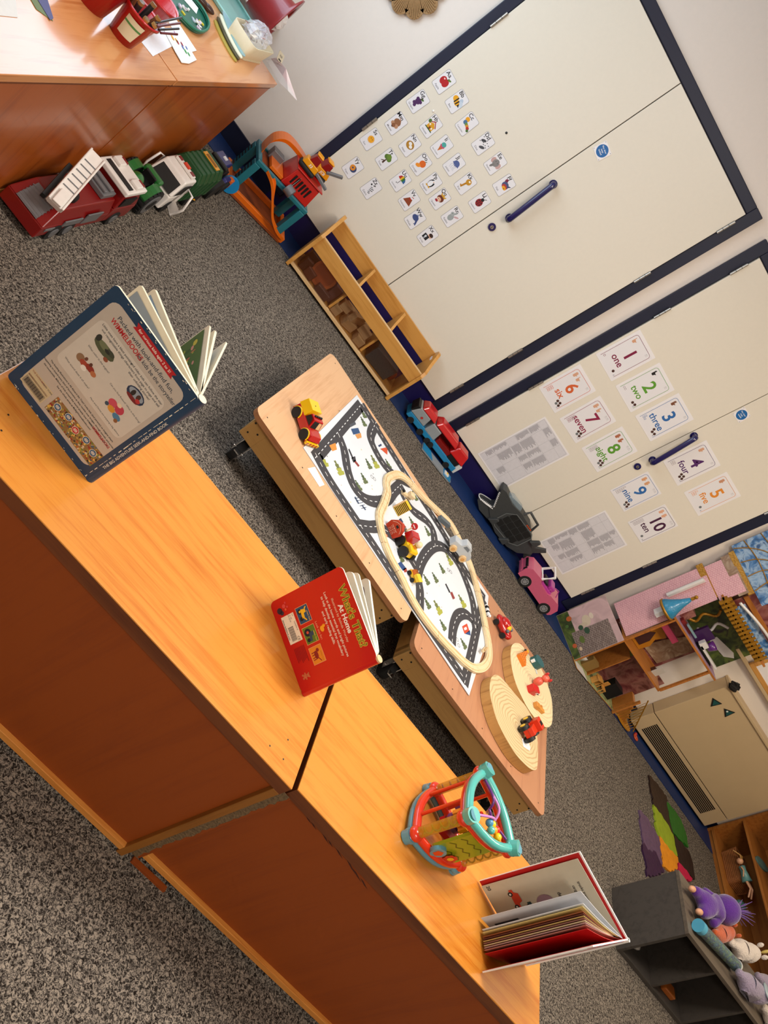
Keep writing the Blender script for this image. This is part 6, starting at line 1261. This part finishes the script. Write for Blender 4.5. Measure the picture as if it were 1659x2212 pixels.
def patchy(nm, cols, sc=9, rough=.5):
    m = bpy.data.materials.new(nm); m.use_nodes = True; nt = m.node_tree; b = nt.nodes['Principled BSDF']; tc = nt.nodes.new('ShaderNodeTexCoord'); nz = nt.nodes.new('ShaderNodeTexNoise'); nz.inputs['Scale'].default_value = sc; nz.inputs['Detail'].default_value = 4; nz.inputs['Distortion'].default_value = .8
    cr = nt.nodes.new('ShaderNodeValToRGB'); cr.color_ramp.elements[0].position = .3; cr.color_ramp.elements[1].position = .7; cr.color_ramp.elements[0].color = (*hexc(cols[0]), 1); cr.color_ramp.elements[1].color = (*hexc(cols[-1]), 1)
    for i, c in enumerate(cols[1:-1]): e = cr.color_ramp.elements.new(.3+.4*(i+1)/(len(cols)-1)); e.color = (*hexc(c), 1)
    nt.links.new(tc.outputs['Object'], nz.inputs['Vector']); nt.links.new(nz.outputs[0], cr.inputs[0]); nt.links.new(cr.outputs[0], b.inputs['Base Color']); b.inputs['Roughness'].default_value = rough; MATS[nm] = m
brick('pinkbrick', 'd89aa2', 'c98a94', 'e8c0c0'); brick('stone', '9c8c84', '7e6e68', '4c3c34', 30); patchy('forest', ['1c2414', '3a4a20', '5e6e2c', '2a2028'], 12); patchy('starry', ['24486e', '3a6ea4', '9ab4cc', '2c5484'], 18); patchy('curtain', ['4a1a18', '7a3a3a', 'a06a60', '5a2a22'], 10); patchy('garden', ['b89a9a', 'c8a8a8', '8a7a70'], 8); patchy('cobble', ['8a9456', 'a8ac78', '6e7446'], 26); patchy('lilac', ['9a7a92', 'a88aa4', '8a6a84'], 10); patchy('parch', ['b09a80', '8a6a50', 'c0ac90'], 14)
wood('dollwood', '9c5a1c', 'b87230', 'x', .4, scale=10); mat('gold', 'a8761c', .35, metal=.4, bump=.4, bscale=90, vary=.3); mat('cwhite', 'dcd8d4', .3, coat=.3)
mat('bluetile', '2380a8', .4, coat=.3, bump=.7, bscale=70, vary=.2)
K0 = Vector((2.91, 4.04, .0045)); t = thing('doll_castle', 'tall open doll castle with printed walls and orange-brown floors, right of the cupboards', 'doll house', K0)
F_, Bk = 0.0, .235          # front and back in local y
def part(nm, fn, bevel=.001, par=None): g = G(); fn(g); return g.build(nm, par or t, bevel=bevel)
# folded left wing, two levels: printed panels
def wing(g, x0, y0, x1, y1, z0, z1, m, th=.006):
    d = Vector((x1-x0, y1-y0)); h_ = math.atan2(d.y, d.x); g.box(0, d.length, 0, th, z0, z1, m, T(x0, y0, 0) @ Rz(h_))
wp = part('wing_panel', lambda g: wing(g, -.215, .21, 0, 0, 0, .34, 'garden'))
h_w = math.atan2(-.21, .215); LW = Vector((.215, .21)).length; XW = T(-.215, .21, 0) @ Rz(h_w) @ Rx(PI/2)
g = G(XW); g.rect(.002, LW-.002, .002, .08, .0006, 'forest'); g.rect(.14, LW-.002, .05, .30, .0008, 'stone')
for x, y, rx, ry, c in ((.1, .17, .035, .028, 'c8b8a0'), (.085, .21, .02, .014, 'd4c4b0'), (.12, .14, .014, .03, 'c0b098'), (.13, .12, .016, .016, '2c4a34'), (.16, .15, .022, .017, '2c4a34'), (.2, .1, .024, .016, '5a6a2c'), (.05, .07, .016, .018, 'b85a24'), (.09, .04, .01, .012, '4a6a30'), (.22, .04, .014, .014, 'b8562c'), (.25, .07, .012, .01, 'c8b090')): g.disc(x, y, rx, .001+x*.002, '='+c, 14, ry)
g.build('garden_print', wp)
part('wing_panel', lambda g: wing(g, -.13, .21, 0, .03, .355, .93, 'pinkbrick'))
part('stone_panel', lambda g: wing(g, -.055, .11, .06, .10, .345, .60, 'stone'))
part('wall_panel', lambda g: g.box(0, .60, Bk-.004, Bk, .005, .335, 'curtain'))
g = G(Rx(PI/2)); zf = -(Bk-.005)
g.rect(.02, .13, .03, .3, zf, '=3c2a34'); g.rect(.15, .30, .02, .32, zf, '=6b7436'); g.disc(.21, .17, .045, zf+.0004, '=9a4a22', 20, .07); g.disc(.21, .165, .033, zf+.0008, '=4a1c10', 20, .055); g.disc(.215, .15, .014, zf+.001, '=b8643c', 12, .02); g.build('kitchen_print', t)
part('floor_panel', lambda g: g.prism([(-.02, .235), (-.02, .02), (.03, -.045), (.55, .05), (.72, .10), (.72, .18), (.68, .235)], 0, .004, 'dollwood', 'cobble'), 0)
part('white_lip', lambda g: g.prism([(.005, .01), (.03, -.044), (.16, -.03), (.1, .03)], .0042, .0062, 'cwhite'), 0)
for z0, z1, x1, nm, m in ((.335, .348, .45, 'storey_floor', 'dollwood'), (.665, .678, .52, 'storey_floor', 'lilac')):
    part(nm, lambda g: g.prism([(-.05 if z0 > .5 else 0, .0), (x1, -.0), (x1, Bk), (-.02, Bk)], z0, z1, 'dollwood', m))
for x, z0, z1 in ((0, .004, .335), (.48, .004, .2), (0, .348, .665), (.445, .348, .665)):
    part('post', lambda g: g.box(x, x+.012, 0, .02, z0, z1, 'dollwood'))
part('divider_panel', lambda g: g.box(.16, .166, .03, Bk-.005, .004, .3, 'dollwood'))
part('wall_panel', lambda g: g.box(.0, .45, Bk-.004, Bk, .348, .665, 'curtain'))
part('mesh_curtain', lambda g: (g.prism([(.25, .36), (.42, .37), (.43, .60), (.32, .66), (.27, .5)], 0, .003, 'parch', X=T(0, Bk-.01, 0) @ Rx(PI/2)), None))
part('dressing_frame', lambda g: g.prism([(.06, .35), (.19, .35), (.2, .42), (.17, .47), (.19, .53), (.12, .56), (.06, .52), (.08, .46)], 0, .008, '#b07018', X=T(0, .13, 0) @ Rx(PI/2)))
part('mirror_glass', lambda g: g.prism([(.09, .37), (.16, .37), (.16, .44), (.12, .5), (.09, .46)], 0, .002, '=3a1410', X=T(0, .1205, 0) @ Rx(PI/2)), 0)
part('pink_canopy', lambda g: g.box(.05, .2, .06, .08, .56, .60, '#a83a56'))
# staircase with lattice
def stair(g):
    for i in range(5): g.box(.50+i*.03, .53+i*.03, .06, .15, .004, .15-i*.03, 'dollwood')
part('staircase', stair)
def lat(g):
    for i in range(8):
        g.tube([(.50+i*.02, .0, .03+max(0, .0)), (.52+i*.02, .0, .22-i*.02)], .0018, 'gold', n=4); g.tube([(.52+i*.02, .0, .03), (.50+i*.02, .0, .23-i*.02)], .0018, 'gold', n=4)
    g.tube([(.49, 0, .25), (.68, 0, .05)], .004, 'gold', n=6)
part('lattice_rail', lat, 0)
part('round_step', lambda g: g.prism(ell(.64, .075, .085, .05, 24), .0045, .012, '#c8861c'))
# storey three scenery and purple stage
part('scene_wall', lambda g: g.box(-.06, .62, Bk-.004, Bk, .678, .955, 'forest'))
part('purple_curtain', lambda g: g.box(.20, .30, .09, .11, .679, .79, '#3c1c4c'))
part('white_sledge', lambda g: g.box(.27, .47, .03, .06, .70, .712, 'cwhite').box(.25, .30, .03, .06, .70, .74, 'cwhite').box(.27, .46, .07, .11, .679, .685, 'black'))
part('purple_bucket', lambda g: g.lathe([(0, .722), (.022, .722), (.032, .77), (.028, .77), (.02, .725)], 'purp', 16, X=T(.33, .07, 0)), 0)
part('gold_throne', lambda g: (g.tube(smooth3([(.1, .14, .70), (.16, .13, .74), (.13, .13, .80), (.18, .13, .86), (.15, .13, .9)], 4), .009, 'gold', n=7), g.tube(smooth3([(.22, .14, .72), (.27, .14, .78), (.24, .14, .84), (.3, .14, .88)], 4), .009, 'cwhite', n=7)), 0)
part('pale_window', lambda g: g.prism([(.40, .73), (.56, .75), (.60, .80), (.56, .815), (.40, .78)], 0, .002, 'cwhite', X=T(.0, Bk-.0042, 0) @ Rx(PI/2)), 0)
part('red_shelf', lambda g: g.box(.02, .12, .12, .2, .679, .76, 'curtain').box(.06, .17, .05, .08, .679, .70, '#7a1c1c').box(.09, .2, .03, .045, .70, .712, '#7c9aa0'))
# tower front: blue cone roof, white column, gold bands
part('blue_roof', lambda g: g.lathe([(.062, .655), (.064, .665), (.045, .70), (.025, .75), (.012, .80), (0, .805)], 'bluetile', 26, X=T(-.075, .02, 0)), 0)
part('gold_ring', lambda g: g.lathe([(.0, .64), (.066, .64), (.07, .655), (.0, .658)], 'gold', 26, X=T(-.075, .02, 0)), 0)
part('gold_finial', lambda g: (g.cyl((-.075, .02, .805), (-.075, .02, .825), .01, 'gold'), g.ball((-.075, .02, .835), .012, 'gold', 10)), 0)
part('balcony_post', lambda g: g.box(-.09, -.06, .0, .05, .58, .64, 'cwhite'))
part('white_column', lambda g: (g.cyl((-.10, .12, .68), (-.10, .12, .91), .012, 'cwhite'), g.cyl((-.075, .14, .68), (-.075, .14, .91), .010, 'cwhite')), 0)
def cren(g, x0, x1, y0, y1, z):
    g.box(x0, x1, y0, y1, z, z+.035, 'gold'); n = max(2, int((x1-x0)/.03))
    for i in range(n): g.box(x0+(x1-x0)*(i+.1)/n, x0+(x1-x0)*(i+.65)/n, y0-.006, y0+.012, z-.02, z+.055, 'gold')
part('gold_band', lambda g: wing(g, -.145, .22, -.0, .05, .895, .935, 'gold', .02))
part('upper_wing', lambda g: wing(g, -.12, .21, .02, .03, .935, 1.09, 'pinkbrick')); part('upper_trim', lambda g: wing(g, -.13, .22, .03, .02, 1.04, 1.10, 'parch', .009)); part('gold_trim', lambda g: wing(g, -.135, .225, .04, .01, 1.09, 1.125, 'gold', .014))
part('battlement', lambda g: cren(g, .0, .50, .0, .03, .95)); part('storey_floor', lambda g: g.box(.0, .55, .0, Bk, .955, .968, 'dollwood'))
part('scene_wall', lambda g: g.box(.0, .6, Bk-.004, Bk, .968, 1.25, 'parch'))
part('roof_fan', lambda g: wing(g, -.16, .24, .12, -.02, 1.125, 1.42, 'starry', .006)); part('roof_back', lambda g: g.box(.1, .6, .1, .106, 1.2, 1.5, 'starry'))
def fanrib(g):
    d = Vector((.28, -.26)); h_ = math.atan2(d.y, d.x); X = T(-.16, .24, 0) @ Rz(h_)
    for k in range(4): g.tube(smooth3([(.02+.09*k, -.004, 1.13), (.06+.07*k, -.004, 1.22), (.14+.05*k, -.004, 1.3), (.3, -.004, 1.34+.02*k)], 5), .003, 'gold', n=5, X=X)
    for z in (1.2, 1.3): g.tube(smooth3([(0, -.004, z), (.15, -.004, z+.02), (.36, -.004, z)], 5), .003, 'gold', n=5, X=X)
part('roof_ribs', fanrib, 0)
part('balcony_rail', lambda g: (g.tube(smooth3([(.06, .0, 1.03), (.2, -.03, 1.06), (.36, -.02, 1.07), (.5, .0, 1.06)], 5), .009, 'cwhite', n=7), g.box(.08, .5, .0, .006, .99, 1.05, 'starry')), 0)
part('inner_wall', lambda g: g.box(.1, .5, .1, .104, .97, 1.18, 'curtain').box(.1, .5, .09, .1, 1.05, 1.08, 'dollwood'))
def kp(x, y, z): return K0+Vector((x, y, z))
# loose doll furniture inside
def tub_(g): g.lathe([(0, 0), (.03, 0), (.042, .03), (.046, .05), (.042, .05), (.03, .01), (0, .01)], 'cwhite', 20, X=Matrix.Diagonal((1, .6, 1, 1)))
g = G(); tub_(g); tag(g.build('doll_bathtub', loc=kp(.06, .09, .005)), 'white doll bathtub in the lowest left room of the castle', 'doll furniture')
def chair_(x, y, rz, lab):
    o = thing('doll_chair', lab, 'doll furniture', kp(x, y, .005), rz); G().box(-.02, .02, -.02, .02, .035, .042, 'maple').build('seat', o)
    for a in (-.016, .016):
        for b in (-.016, .016): G().box(a-.003, a+.003, b-.003, b+.003, 0, .035, 'maple').build('leg', o)
    G().box(-.02, .02, .016, .021, .042, .085, 'maple').build('backrest', o)
chair_(.30, .03, .4, 'orange wooden doll chair at the front of the lowest castle room'); 
o = thing('doll_table', 'orange wooden doll table in the lowest castle room', 'doll furniture', kp(.235, .045, .005), .5); G().box(-.035, .035, -.025, .025, .05, .056, 'maple').build('tabletop', o); G().box(-.028, -.022, -.02, .02, 0, .05, 'maple').build('leg', o); G().box(.022, .028, -.02, .02, 0, .05, 'maple').build('leg', o)
tag(G().box(-.05, .05, -.03, .03, 0, .11, 'black').build('doll_cupboard', loc=kp(.38, .1, .005)), 'black doll cupboard beside the castle staircase', 'doll furniture')
tag(G().box(-.035, .035, -.02, .02, 0, .09, '=8a6a34').build('doll_cooker', loc=kp(.118, .07, .005)), 'yellow-brown doll cooker beside the white bathtub', 'doll furniture')
tag(G().box(-.03, .03, -.004, .004, 0, .07, '#c8c4bc').box(-.026, .026, .004, .03, 0, .03, '#4a2c20').build('doll_bench', loc=kp(.38, .09, .349), rot=(0, 0, .3)), 'small white and brown doll bench on the middle castle floor', 'doll furniture')
tag(G().tube([(.02*math.cos(2*PI*i/14), .02*math.sin(2*PI*i/14), .01) for i in range(14)], .006, '#c8502c', n=6, closed=True).ball((0, .03, .012), .012, '#b01c1c', 10).build('orange_ring_toy', loc=Vector((at(1366, 1592, 0)).to_tuple())+Vector((.03, .02, .0)), bevel=0), 'small orange and red ring toy on the floor at the castle corner', 'toy')
# ================================================================== on the heater and window ledge
for (u, v, r, lab) in ((1547, 1518, .15, 'dark green triangular magnet on the heater, upper left of two'), (1575, 1539, -.1, 'dark green triangular magnet with a pale mark on the heater')):
    c = aty(u, v, HY-.0005); tp_ = [(-.036, -.03), (.036, -.026), (.0, .036)]; g = G(); g.prism(tp_, 0, .004, 'black'); g.flat([(x*.7, y*.7) for x, y in tp_], .0043, '#16504e'); 
    if r < 0: g.disc(-.012, -.012, .007, .0046, '#d8dcd8', 12)
    tag(g.build('magnet', loc=c, rot=(PI/2, r+.5, 0)), lab, 'magnet', None)
c = aty(1588, 1478, HY-.01); g = G(); crump(g, (0, 0, 0), (.045, .008, .03), 'black', 5, n=10, amp=.3); tag(g.build('black_clip', loc=Vector((c.x, HY-.022, .728))), 'crumpled black plastic clip on the top left edge of the heater', 'clip')
struct(G().box(3.45, 5.4, YW-.045, YW, .84, .862, 'heater').build('trim_6', bevel=.003))
t = thing('framed_print', 'white print with teal shapes in an orange wooden frame above the heater', 'picture', (3.60, YW-.043, .8625))
G().box(0, .6, 0, .02, 0, .03, 'maple').box(0, .03, 0, .02, .03, .45, 'maple').box(.57, .6, 0, .02, .03, .45, 'maple').box(0, .6, 0, .02, .45, .48, 'maple').build('frame', t, bevel=.002)
g = G(); g.box(.03, .57, .006, .018, .03, .45, 'laminate'); g.prism([(.08, .12), (.13, .10), (.16, .2), (.11, .23)], 0, .001, '#4f9a9a', X=T(0, .0058, 0) @ Rx(PI/2)); g.prism([(.18, .14), (.24, .18), (.24, .27), (.19, .26)], 0, .001, '#4f9a9a', X=T(0, .0058, 0) @ Rx(PI/2)); g.build('print_sheet', t)
# ================================================================== leaf shaped floor mats
def Fp(x, y): return at(1300+x/2.652, 1660+y/2.652, 0)
def jag(pts, seed, amp=.012, n=5):
    rj = random.Random(seed); P = [Fp(*p) for p in pts]; o = []
    for i in range(len(P)):
        a, b = P[i], P[(i+1) % len(P)]; d = (b-a); nn = Vector((-d.y, d.x)).normalized(); k = max(1, int(d.length/.03))
        for j in range(k): q = a+d*j/k; s = (rj.uniform(.2, 1)*amp*(1 if (j % 2) else -1))*(1 if j else 0); o.append((q.x+nn.x*s, q.y+nn.y*s))
    return o
for k, (pts, col, lab) in enumerate((
    ([(205, 240), (245, 275), (330, 420), (335, 560), (352, 590), (300, 610), (235, 470), (215, 330)], '5c4460', 'dull mauve leaf-shaped foam floor piece, the outermost one'),
    ([(232, 425), (255, 470), (300, 480), (325, 540), (350, 592), (300, 612), (252, 622), (243, 530), (225, 470)], '321038', 'dark purple embossed foam floor piece beside the mauve one'),
    ([(288, 208), (330, 260), (360, 300), (400, 380), (410, 440), (425, 505), (375, 480), (320, 385), (303, 340)], '8ea31c', 'lime green leaf-shaped foam floor piece'),
    ([(322, 390), (350, 430), (380, 470), (425, 510), (425, 575), (385, 595), (345, 565), (330, 480)], 'dc8a10', 'orange foam floor piece below the lime one'),
    ([(260, 40), (300, 80), (360, 160), (372, 250), (385, 330), (402, 385), (360, 310), (330, 260), (290, 215), (272, 120)], '2a1810', 'dark brown foam floor piece reaching nearest the castle'),
    ([(405, 385), (440, 420), (490, 480), (510, 540), (522, 640), (470, 590), (430, 545), (425, 500), (412, 440)], '24150f', 'dark brown foam floor piece beside the pink one'),
    ([(362, 195), (400, 235), (440, 290), (470, 370), (487, 455), (440, 415), (400, 372), (380, 300)], '1c6416', 'mid green leaf-shaped foam floor piece nearest the heater'),
    ([(428, 540), (460, 575), (508, 635), (500, 650), (470, 640), (435, 600)], 'bc1444', 'bright pink foam floor piece partly behind the grey shelf'))):
    j = jag(pts, k+2, .011); mat('foam%d' % k, col, .5, bump=1.0, bscale=38, vary=.25); c = sum((Vector(p) for p in j), Vector((0, 0)))/len(j)
    tag(G().prism([(p[0]-c.x, p[1]-c.y) for p in j], .0, .010+.0006*k, 'foam%d' % k).build('foam_leaf', loc=(c.x, c.y, .0003)), lab, 'floor mat', 'foam leaf pieces on the carpet')
# ================================================================== wooden cubby at the right
t = thing('cubby_unit', 'orange-brown wooden cubby with a basket and dolls, right of the heater', 'shelf unit', (4.86, YW-.03, 0), -PI/2)
for nm, a in (('side_panel', (0, .02, 0, .36, 0, .50)), ('bottom_board', (.02, 1.2, 0, .355, .03, .05)), ('shelf', (.02, 1.2, 0, .355, .26, .276)), ('back_panel', (.02, 1.2, .345, .36, 0, .50)), ('top_board', (0, 1.2, 0, .36, .50, .518)), ('side_panel', (1.18, 1.2, 0, .36, 00, .50)), ('plinth', (.02, 1.18, .01, .03, 0, .03))):
    G().box(*a, 'shaded_cubbywood').build(nm, t, bevel=.001)
cb = lambda x, y, z: Vector((4.86+y, YW-.03-x, z))
mat('wicker', '8c5426', .7, bump=1.0, bscale=120, vary=.4)
t = thing('wicker_basket', 'brown wicker basket in the lower compartment of the cubby', 'basket', cb(.30, .13, .0505), PI/2)
g = G(); o_ = rrect(-.13, .13, -.085, .085, .02)
for k in range(9): s = .92+.01*k; g.tube([(x*s, y*s, .006+k*.012) for x, y in o_], .0065, 'wicker', n=6, closed=True)
for i in range(0, len(o_)): g.tube([(o_[i][0]*.93, o_[i][1]*.93, 0), (o_[i][0]*1.01, o_[i][1]*1.01, .108)], .005, 'wicker', n=5)
g.prism([(x*.92, y*.92) for x, y in o_], 0, .006, 'wicker'); g.build('basket_body', t)
tag(G().box(-.05, .05, -.04, .04, 0, .07, '#a00c10').build('red_box', loc=cb(.25, .14, .058), bevel=.008), 'bright red cloth box in the wicker basket', 'box')
t = thing('doll', 'blonde doll in a pale teal dress lying over the wicker basket', 'doll', cb(.45, .06, .175), PI/2+.4)
G().lathe([(0, 0), (.035, 0), (.02, .07), (.022, .10), (0, .105)], '#5f8f8c', 16, X=Ry(PI/2)).build('dress', t); G().ball((.135, 0, .0), .022, '#d8a27c', 12).build('head', t)
g = G()
for i in range(14): a_ = random.Random(i).uniform(-1, 1); g.tube([(.14, .012*a_, .012), (.165, .03*a_, .02), (.19+.01*a_, .05*a_, -.01)], .004, '#b98a4c', n=5)
g.build('hair', t)
for s in (-1, 1): G().tube([(0, s*.012, 0), (-.05, s*.02, .01), (-.10, s*.028, -.02)], [.009, .0075, .006], '#d8a27c', n=8).build('leg', t); G().tube([(.09, s*.02, 0), (.06, s*.045, .012), (.02, s*.06, .0)], [.006, .005, .004], '#d8a27c', n=8).build('arm', t)
tag(G().ball((0, 0, .03), (.05, .03, .03), '#3f6a66').build('soft_cloth', loc=cb(.56, .12, .0505)), 'crumpled teal cloth beside the doll in the cubby', 'cloth')
mat('teal_felt', '4a6a66', .9); tag(G().prism(ell(0, 0, .11, .04, 24), 0, .012, 'teal_felt').build('teal_pad', loc=cb(.30, .12, .2765), rot=(0, 0, .3), bevel=.003), 'teal oval felt pad on the cubby shelf', 'pad')
# ================================================================== dark grey-brown shelf with soft toys
SX, SY0, SY1, SZ = 3.205, 2.325, 2.64, .345
t = thing('shelf_unit', 'dark grey-brown wood-effect cube shelf at the bottom right, soft toys on top', 'shelf unit', (SX, SY0, 0), 0)
D_ = SY1-SY0
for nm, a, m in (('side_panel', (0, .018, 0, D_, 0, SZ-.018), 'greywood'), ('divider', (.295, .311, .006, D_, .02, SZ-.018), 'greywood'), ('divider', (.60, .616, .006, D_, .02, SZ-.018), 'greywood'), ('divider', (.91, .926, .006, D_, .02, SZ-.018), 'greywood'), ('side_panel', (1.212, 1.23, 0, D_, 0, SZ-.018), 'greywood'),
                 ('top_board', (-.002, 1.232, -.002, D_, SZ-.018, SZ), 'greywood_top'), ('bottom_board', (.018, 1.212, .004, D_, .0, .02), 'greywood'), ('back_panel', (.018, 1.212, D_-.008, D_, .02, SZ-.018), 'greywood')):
    G().box(*a, m).build(nm, t, bevel=.001)
tag(G().ball((0, 0, .02), (.06, .03, .02), '#b9b4ac', 12).ball((-.06, 0, .016), (.016, .016, .016), '#c88a1c', 10).build('small_toy', loc=(SX+.105, SY0+.10, .0205)), 'small white and yellow toy in the left cube of the grey shelf', 'toy')
tag(G().box(-.05, .05, -.03, .03, 0, .03, '#a85a1c').build('small_toy', loc=(SX+.45, SY0+.08, .0205), bevel=.006), 'small orange toy in the second cube of the grey shelf', 'toy')
def E(u, v, z=SZ): return at(1300+u/2.652, 1860+v/2.652, z)
# purple hooded doll: one body surface from a skinned skeleton
def mkskin(name, parent, verts, edges, radii, m, sub=2, root=0):
    me = bpy.data.meshes.new(name)
    bm = bmesh.new(); lay = bm.verts.layers.skin.verify(); vs = [bm.verts.new(v) for v in verts]
    for i, v in enumerate(vs): r = radii[i]; v[lay].radius = (r, r); v[lay].use_root = (i == root)
    for a, b in edges: bm.edges.new((vs[a], vs[b]))
    bm.to_mesh(me); bm.free(); me.materials.append(M(m)); o = bpy.data.objects.new(name, me); COL.objects.link(o); o.parent = parent
    md = o.modifiers.new('sk', 'SKIN'); md.use_smooth_shade = True
    s_ = o.modifiers.new('s', 'SUBSURF'); s_.levels = sub; s_.render_levels = sub; return o
mat('~purple', '4e1a7c', .95, bump=.5, bscale=120, sheen=.5, vary=.15); mat('~orange', 'b8501c', .95, bump=.8, bscale=140, sheen=.4, vary=.25); mat('~white', 'cfc3b8', .95, bump=1.0, bscale=110, sheen=.4, vary=.15); mat('~lilac', '8c7f94', .95, bump=1.0, bscale=110, sheen=.4, vary=.25); mat('skin', 'cf9a78', .6)
pf = E(495, 190); ph = E(740, 240); hd = heading(pf, ph); c = (pf*.35+ph*.65); 
t = thing('hooded_doll', 'purple hooded soft doll with bare feet lying on the grey shelf, left end', 'soft toy', Vector((3.36, 2.55, SZ)), .42); t.scale = (.88,)*3
V = [(0, 0, .055), (.07, 0, .065), (.12, 0, .075), (-.05, .045, .05), (-.12, .055, .045), (-.05, -.045, .05), (-.11, -.055, .045), (.09, .06, .06), (.04, .085, .045), (.09, -.06, .055), (.03, -.085, .04)]
mkskin('body', t, V, [(0, 1), (1, 2), (0, 3), (3, 4), (0, 5), (5, 6), (1, 7), (7, 8), (1, 9), (9, 10)], [.052, .056, .045, .036, .026, .036, .026, .030, .024, .030, .024], '~purple')
G().ball((.185, 0, .095), (.078, .078, .075), '~purple', 22).build('hood', t)
g = G(); rh = random.Random(6)
for i in range(26): a_, b_ = rh.uniform(-1, 1), rh.uniform(-1, 1); g.tube([(.245, .02*a_, .12+.02*b_), (.29, .04*a_, .14+.035*b_), (.335, .07*a_, .15+.06*b_)], [.0035, .0028, .0012], '~purple', n=5)
g.build('hair_tuft', t)
for s in (-1, 1):
    g = G(); g.ball((-.145, s*.055, .045), (.032, .017, .018), 'skin', 12); g.build('foot', t)
# wooden frame toy, glitter tube
t = thing('frame_toy', 'small open wooden rectangle frame on the grey shelf by the glitter tube', 'toy', at(1518, 1978, SZ), .55); t.scale = (.8,)*3
G().box(-.05, .05, -.006, .006, 0, .01, 'beech').box(-.05, .05, -.006, .006, .05, .06, 'beech').box(-.05, -.04, -.006, .006, .01, .05, 'beech').box(.04, .05, -.006, .006, .01, .05, 'beech').build('frame_body', t, bevel=.001)
a, b = at(1512, 2003, SZ+.03), at(1590, 2086, SZ+.03); patchy('glitter', ['2c4450', '5a7a84', '3a3c58', '6a8a6a', '4a5060'], 60, .3)
t = thing('glitter_tube', 'long glittery grey-blue tube with pale blue cap lying on the grey shelf', 'toy', (a.x, a.y, SZ), heading(a, b)); L = (b-a).length
G().cyl((.0, 0, .03), (L, 0, .03), .027, 'glitter', n=24).build('tube', t); G().cyl((-.02, 0, .03), (.015, 0, .03), .0295, '#4fa0bc', n=24).build('cap', t); G().cyl((L-.004, 0, .03), (L+.004, 0, .03), .0295, '#c8c8c4', n=24).build('end_ring', t)
# soft animals
def plush(name, lab, loc, rz, m, parts, extra=()):
    t = thing(name, lab, 'soft toy', loc, rz); V, Ed, Rr = parts; mkskin('body', t, V, Ed, Rr, m)
    for nm, c, r, mm in extra: G().ball(c, r, mm, 14).build(nm, t)
    return t
quad = ([(0, 0, .06), (.07, 0, .07), (.12, 0, .095), (.16, 0, .09), (-.06, 0, .06), (.08, .05, .03), (.08, -.05, .03), (-.06, .05, .03), (-.06, -.05, .03), (-.12, 0, .06), (-.17, .02, .05)],
        [(0, 1), (1, 2), (2, 3), (0, 4), (1, 5), (1, 6), (4, 7), (4, 8), (4, 9), (9, 10)], [.055, .05, .045, .028, .052, .026, .026, .03, .03, .03, .022])
def ears(m, r=(.012, .014, .022)): return [('ear', (.12, .035, .14), r, m), ('ear', (.12, -.035, .14), r, m), ('nose', (.19, 0, .09), .008, 'black')]
for nm, lab, loc, rz, m, sc, ex in (('fox', 'orange soft fox toy between the purple doll and glitter tube', (3.52, 2.515, SZ), .6, '~orange', .64, [('collar', (.085, 0, .075), (.012, .05, .05), '#1f5f66')]),
        ('unicorn', 'white sparkly soft unicorn toy behind the glitter tube', (3.77, 2.585, SZ), .4, '~white', .78, [('horn', (.15, 0, .15), (.01, .01, .03), '#c8b060'), ('tail', (-.18, .02, .05), (.04, .03, .025), '~white')]),
        ('lilac_bear', 'lilac-grey fluffy soft toy with a silvery bow right of the tube', (3.76, 2.40, SZ), .1, '~lilac', .80, [('bow', (.07, 0, .12), (.03, .05, .012), '#8f9ba0')]),
        ('white_lamb', 'white fluffy soft toy at the front edge of the grey shelf, right end', (4.03, 2.40, SZ), .1, '~white', .74, []),
        ('lilac_dog', 'lilac fluffy soft toy at the back of the grey shelf, right end', (4.04, 2.57, SZ), .2, '~lilac', .74, [])):
    o = plush(nm, lab, loc, rz, m, quad, ears(m)+ex); o.scale = (sc,)*3
tag(G().box(-.06, .06, -.03, .03, 0, .04, '#b8641c').build('orange_block', loc=(4.26, 2.38, SZ+.0003), bevel=.006), 'orange-brown toy block at the right end of the grey shelf', 'block')
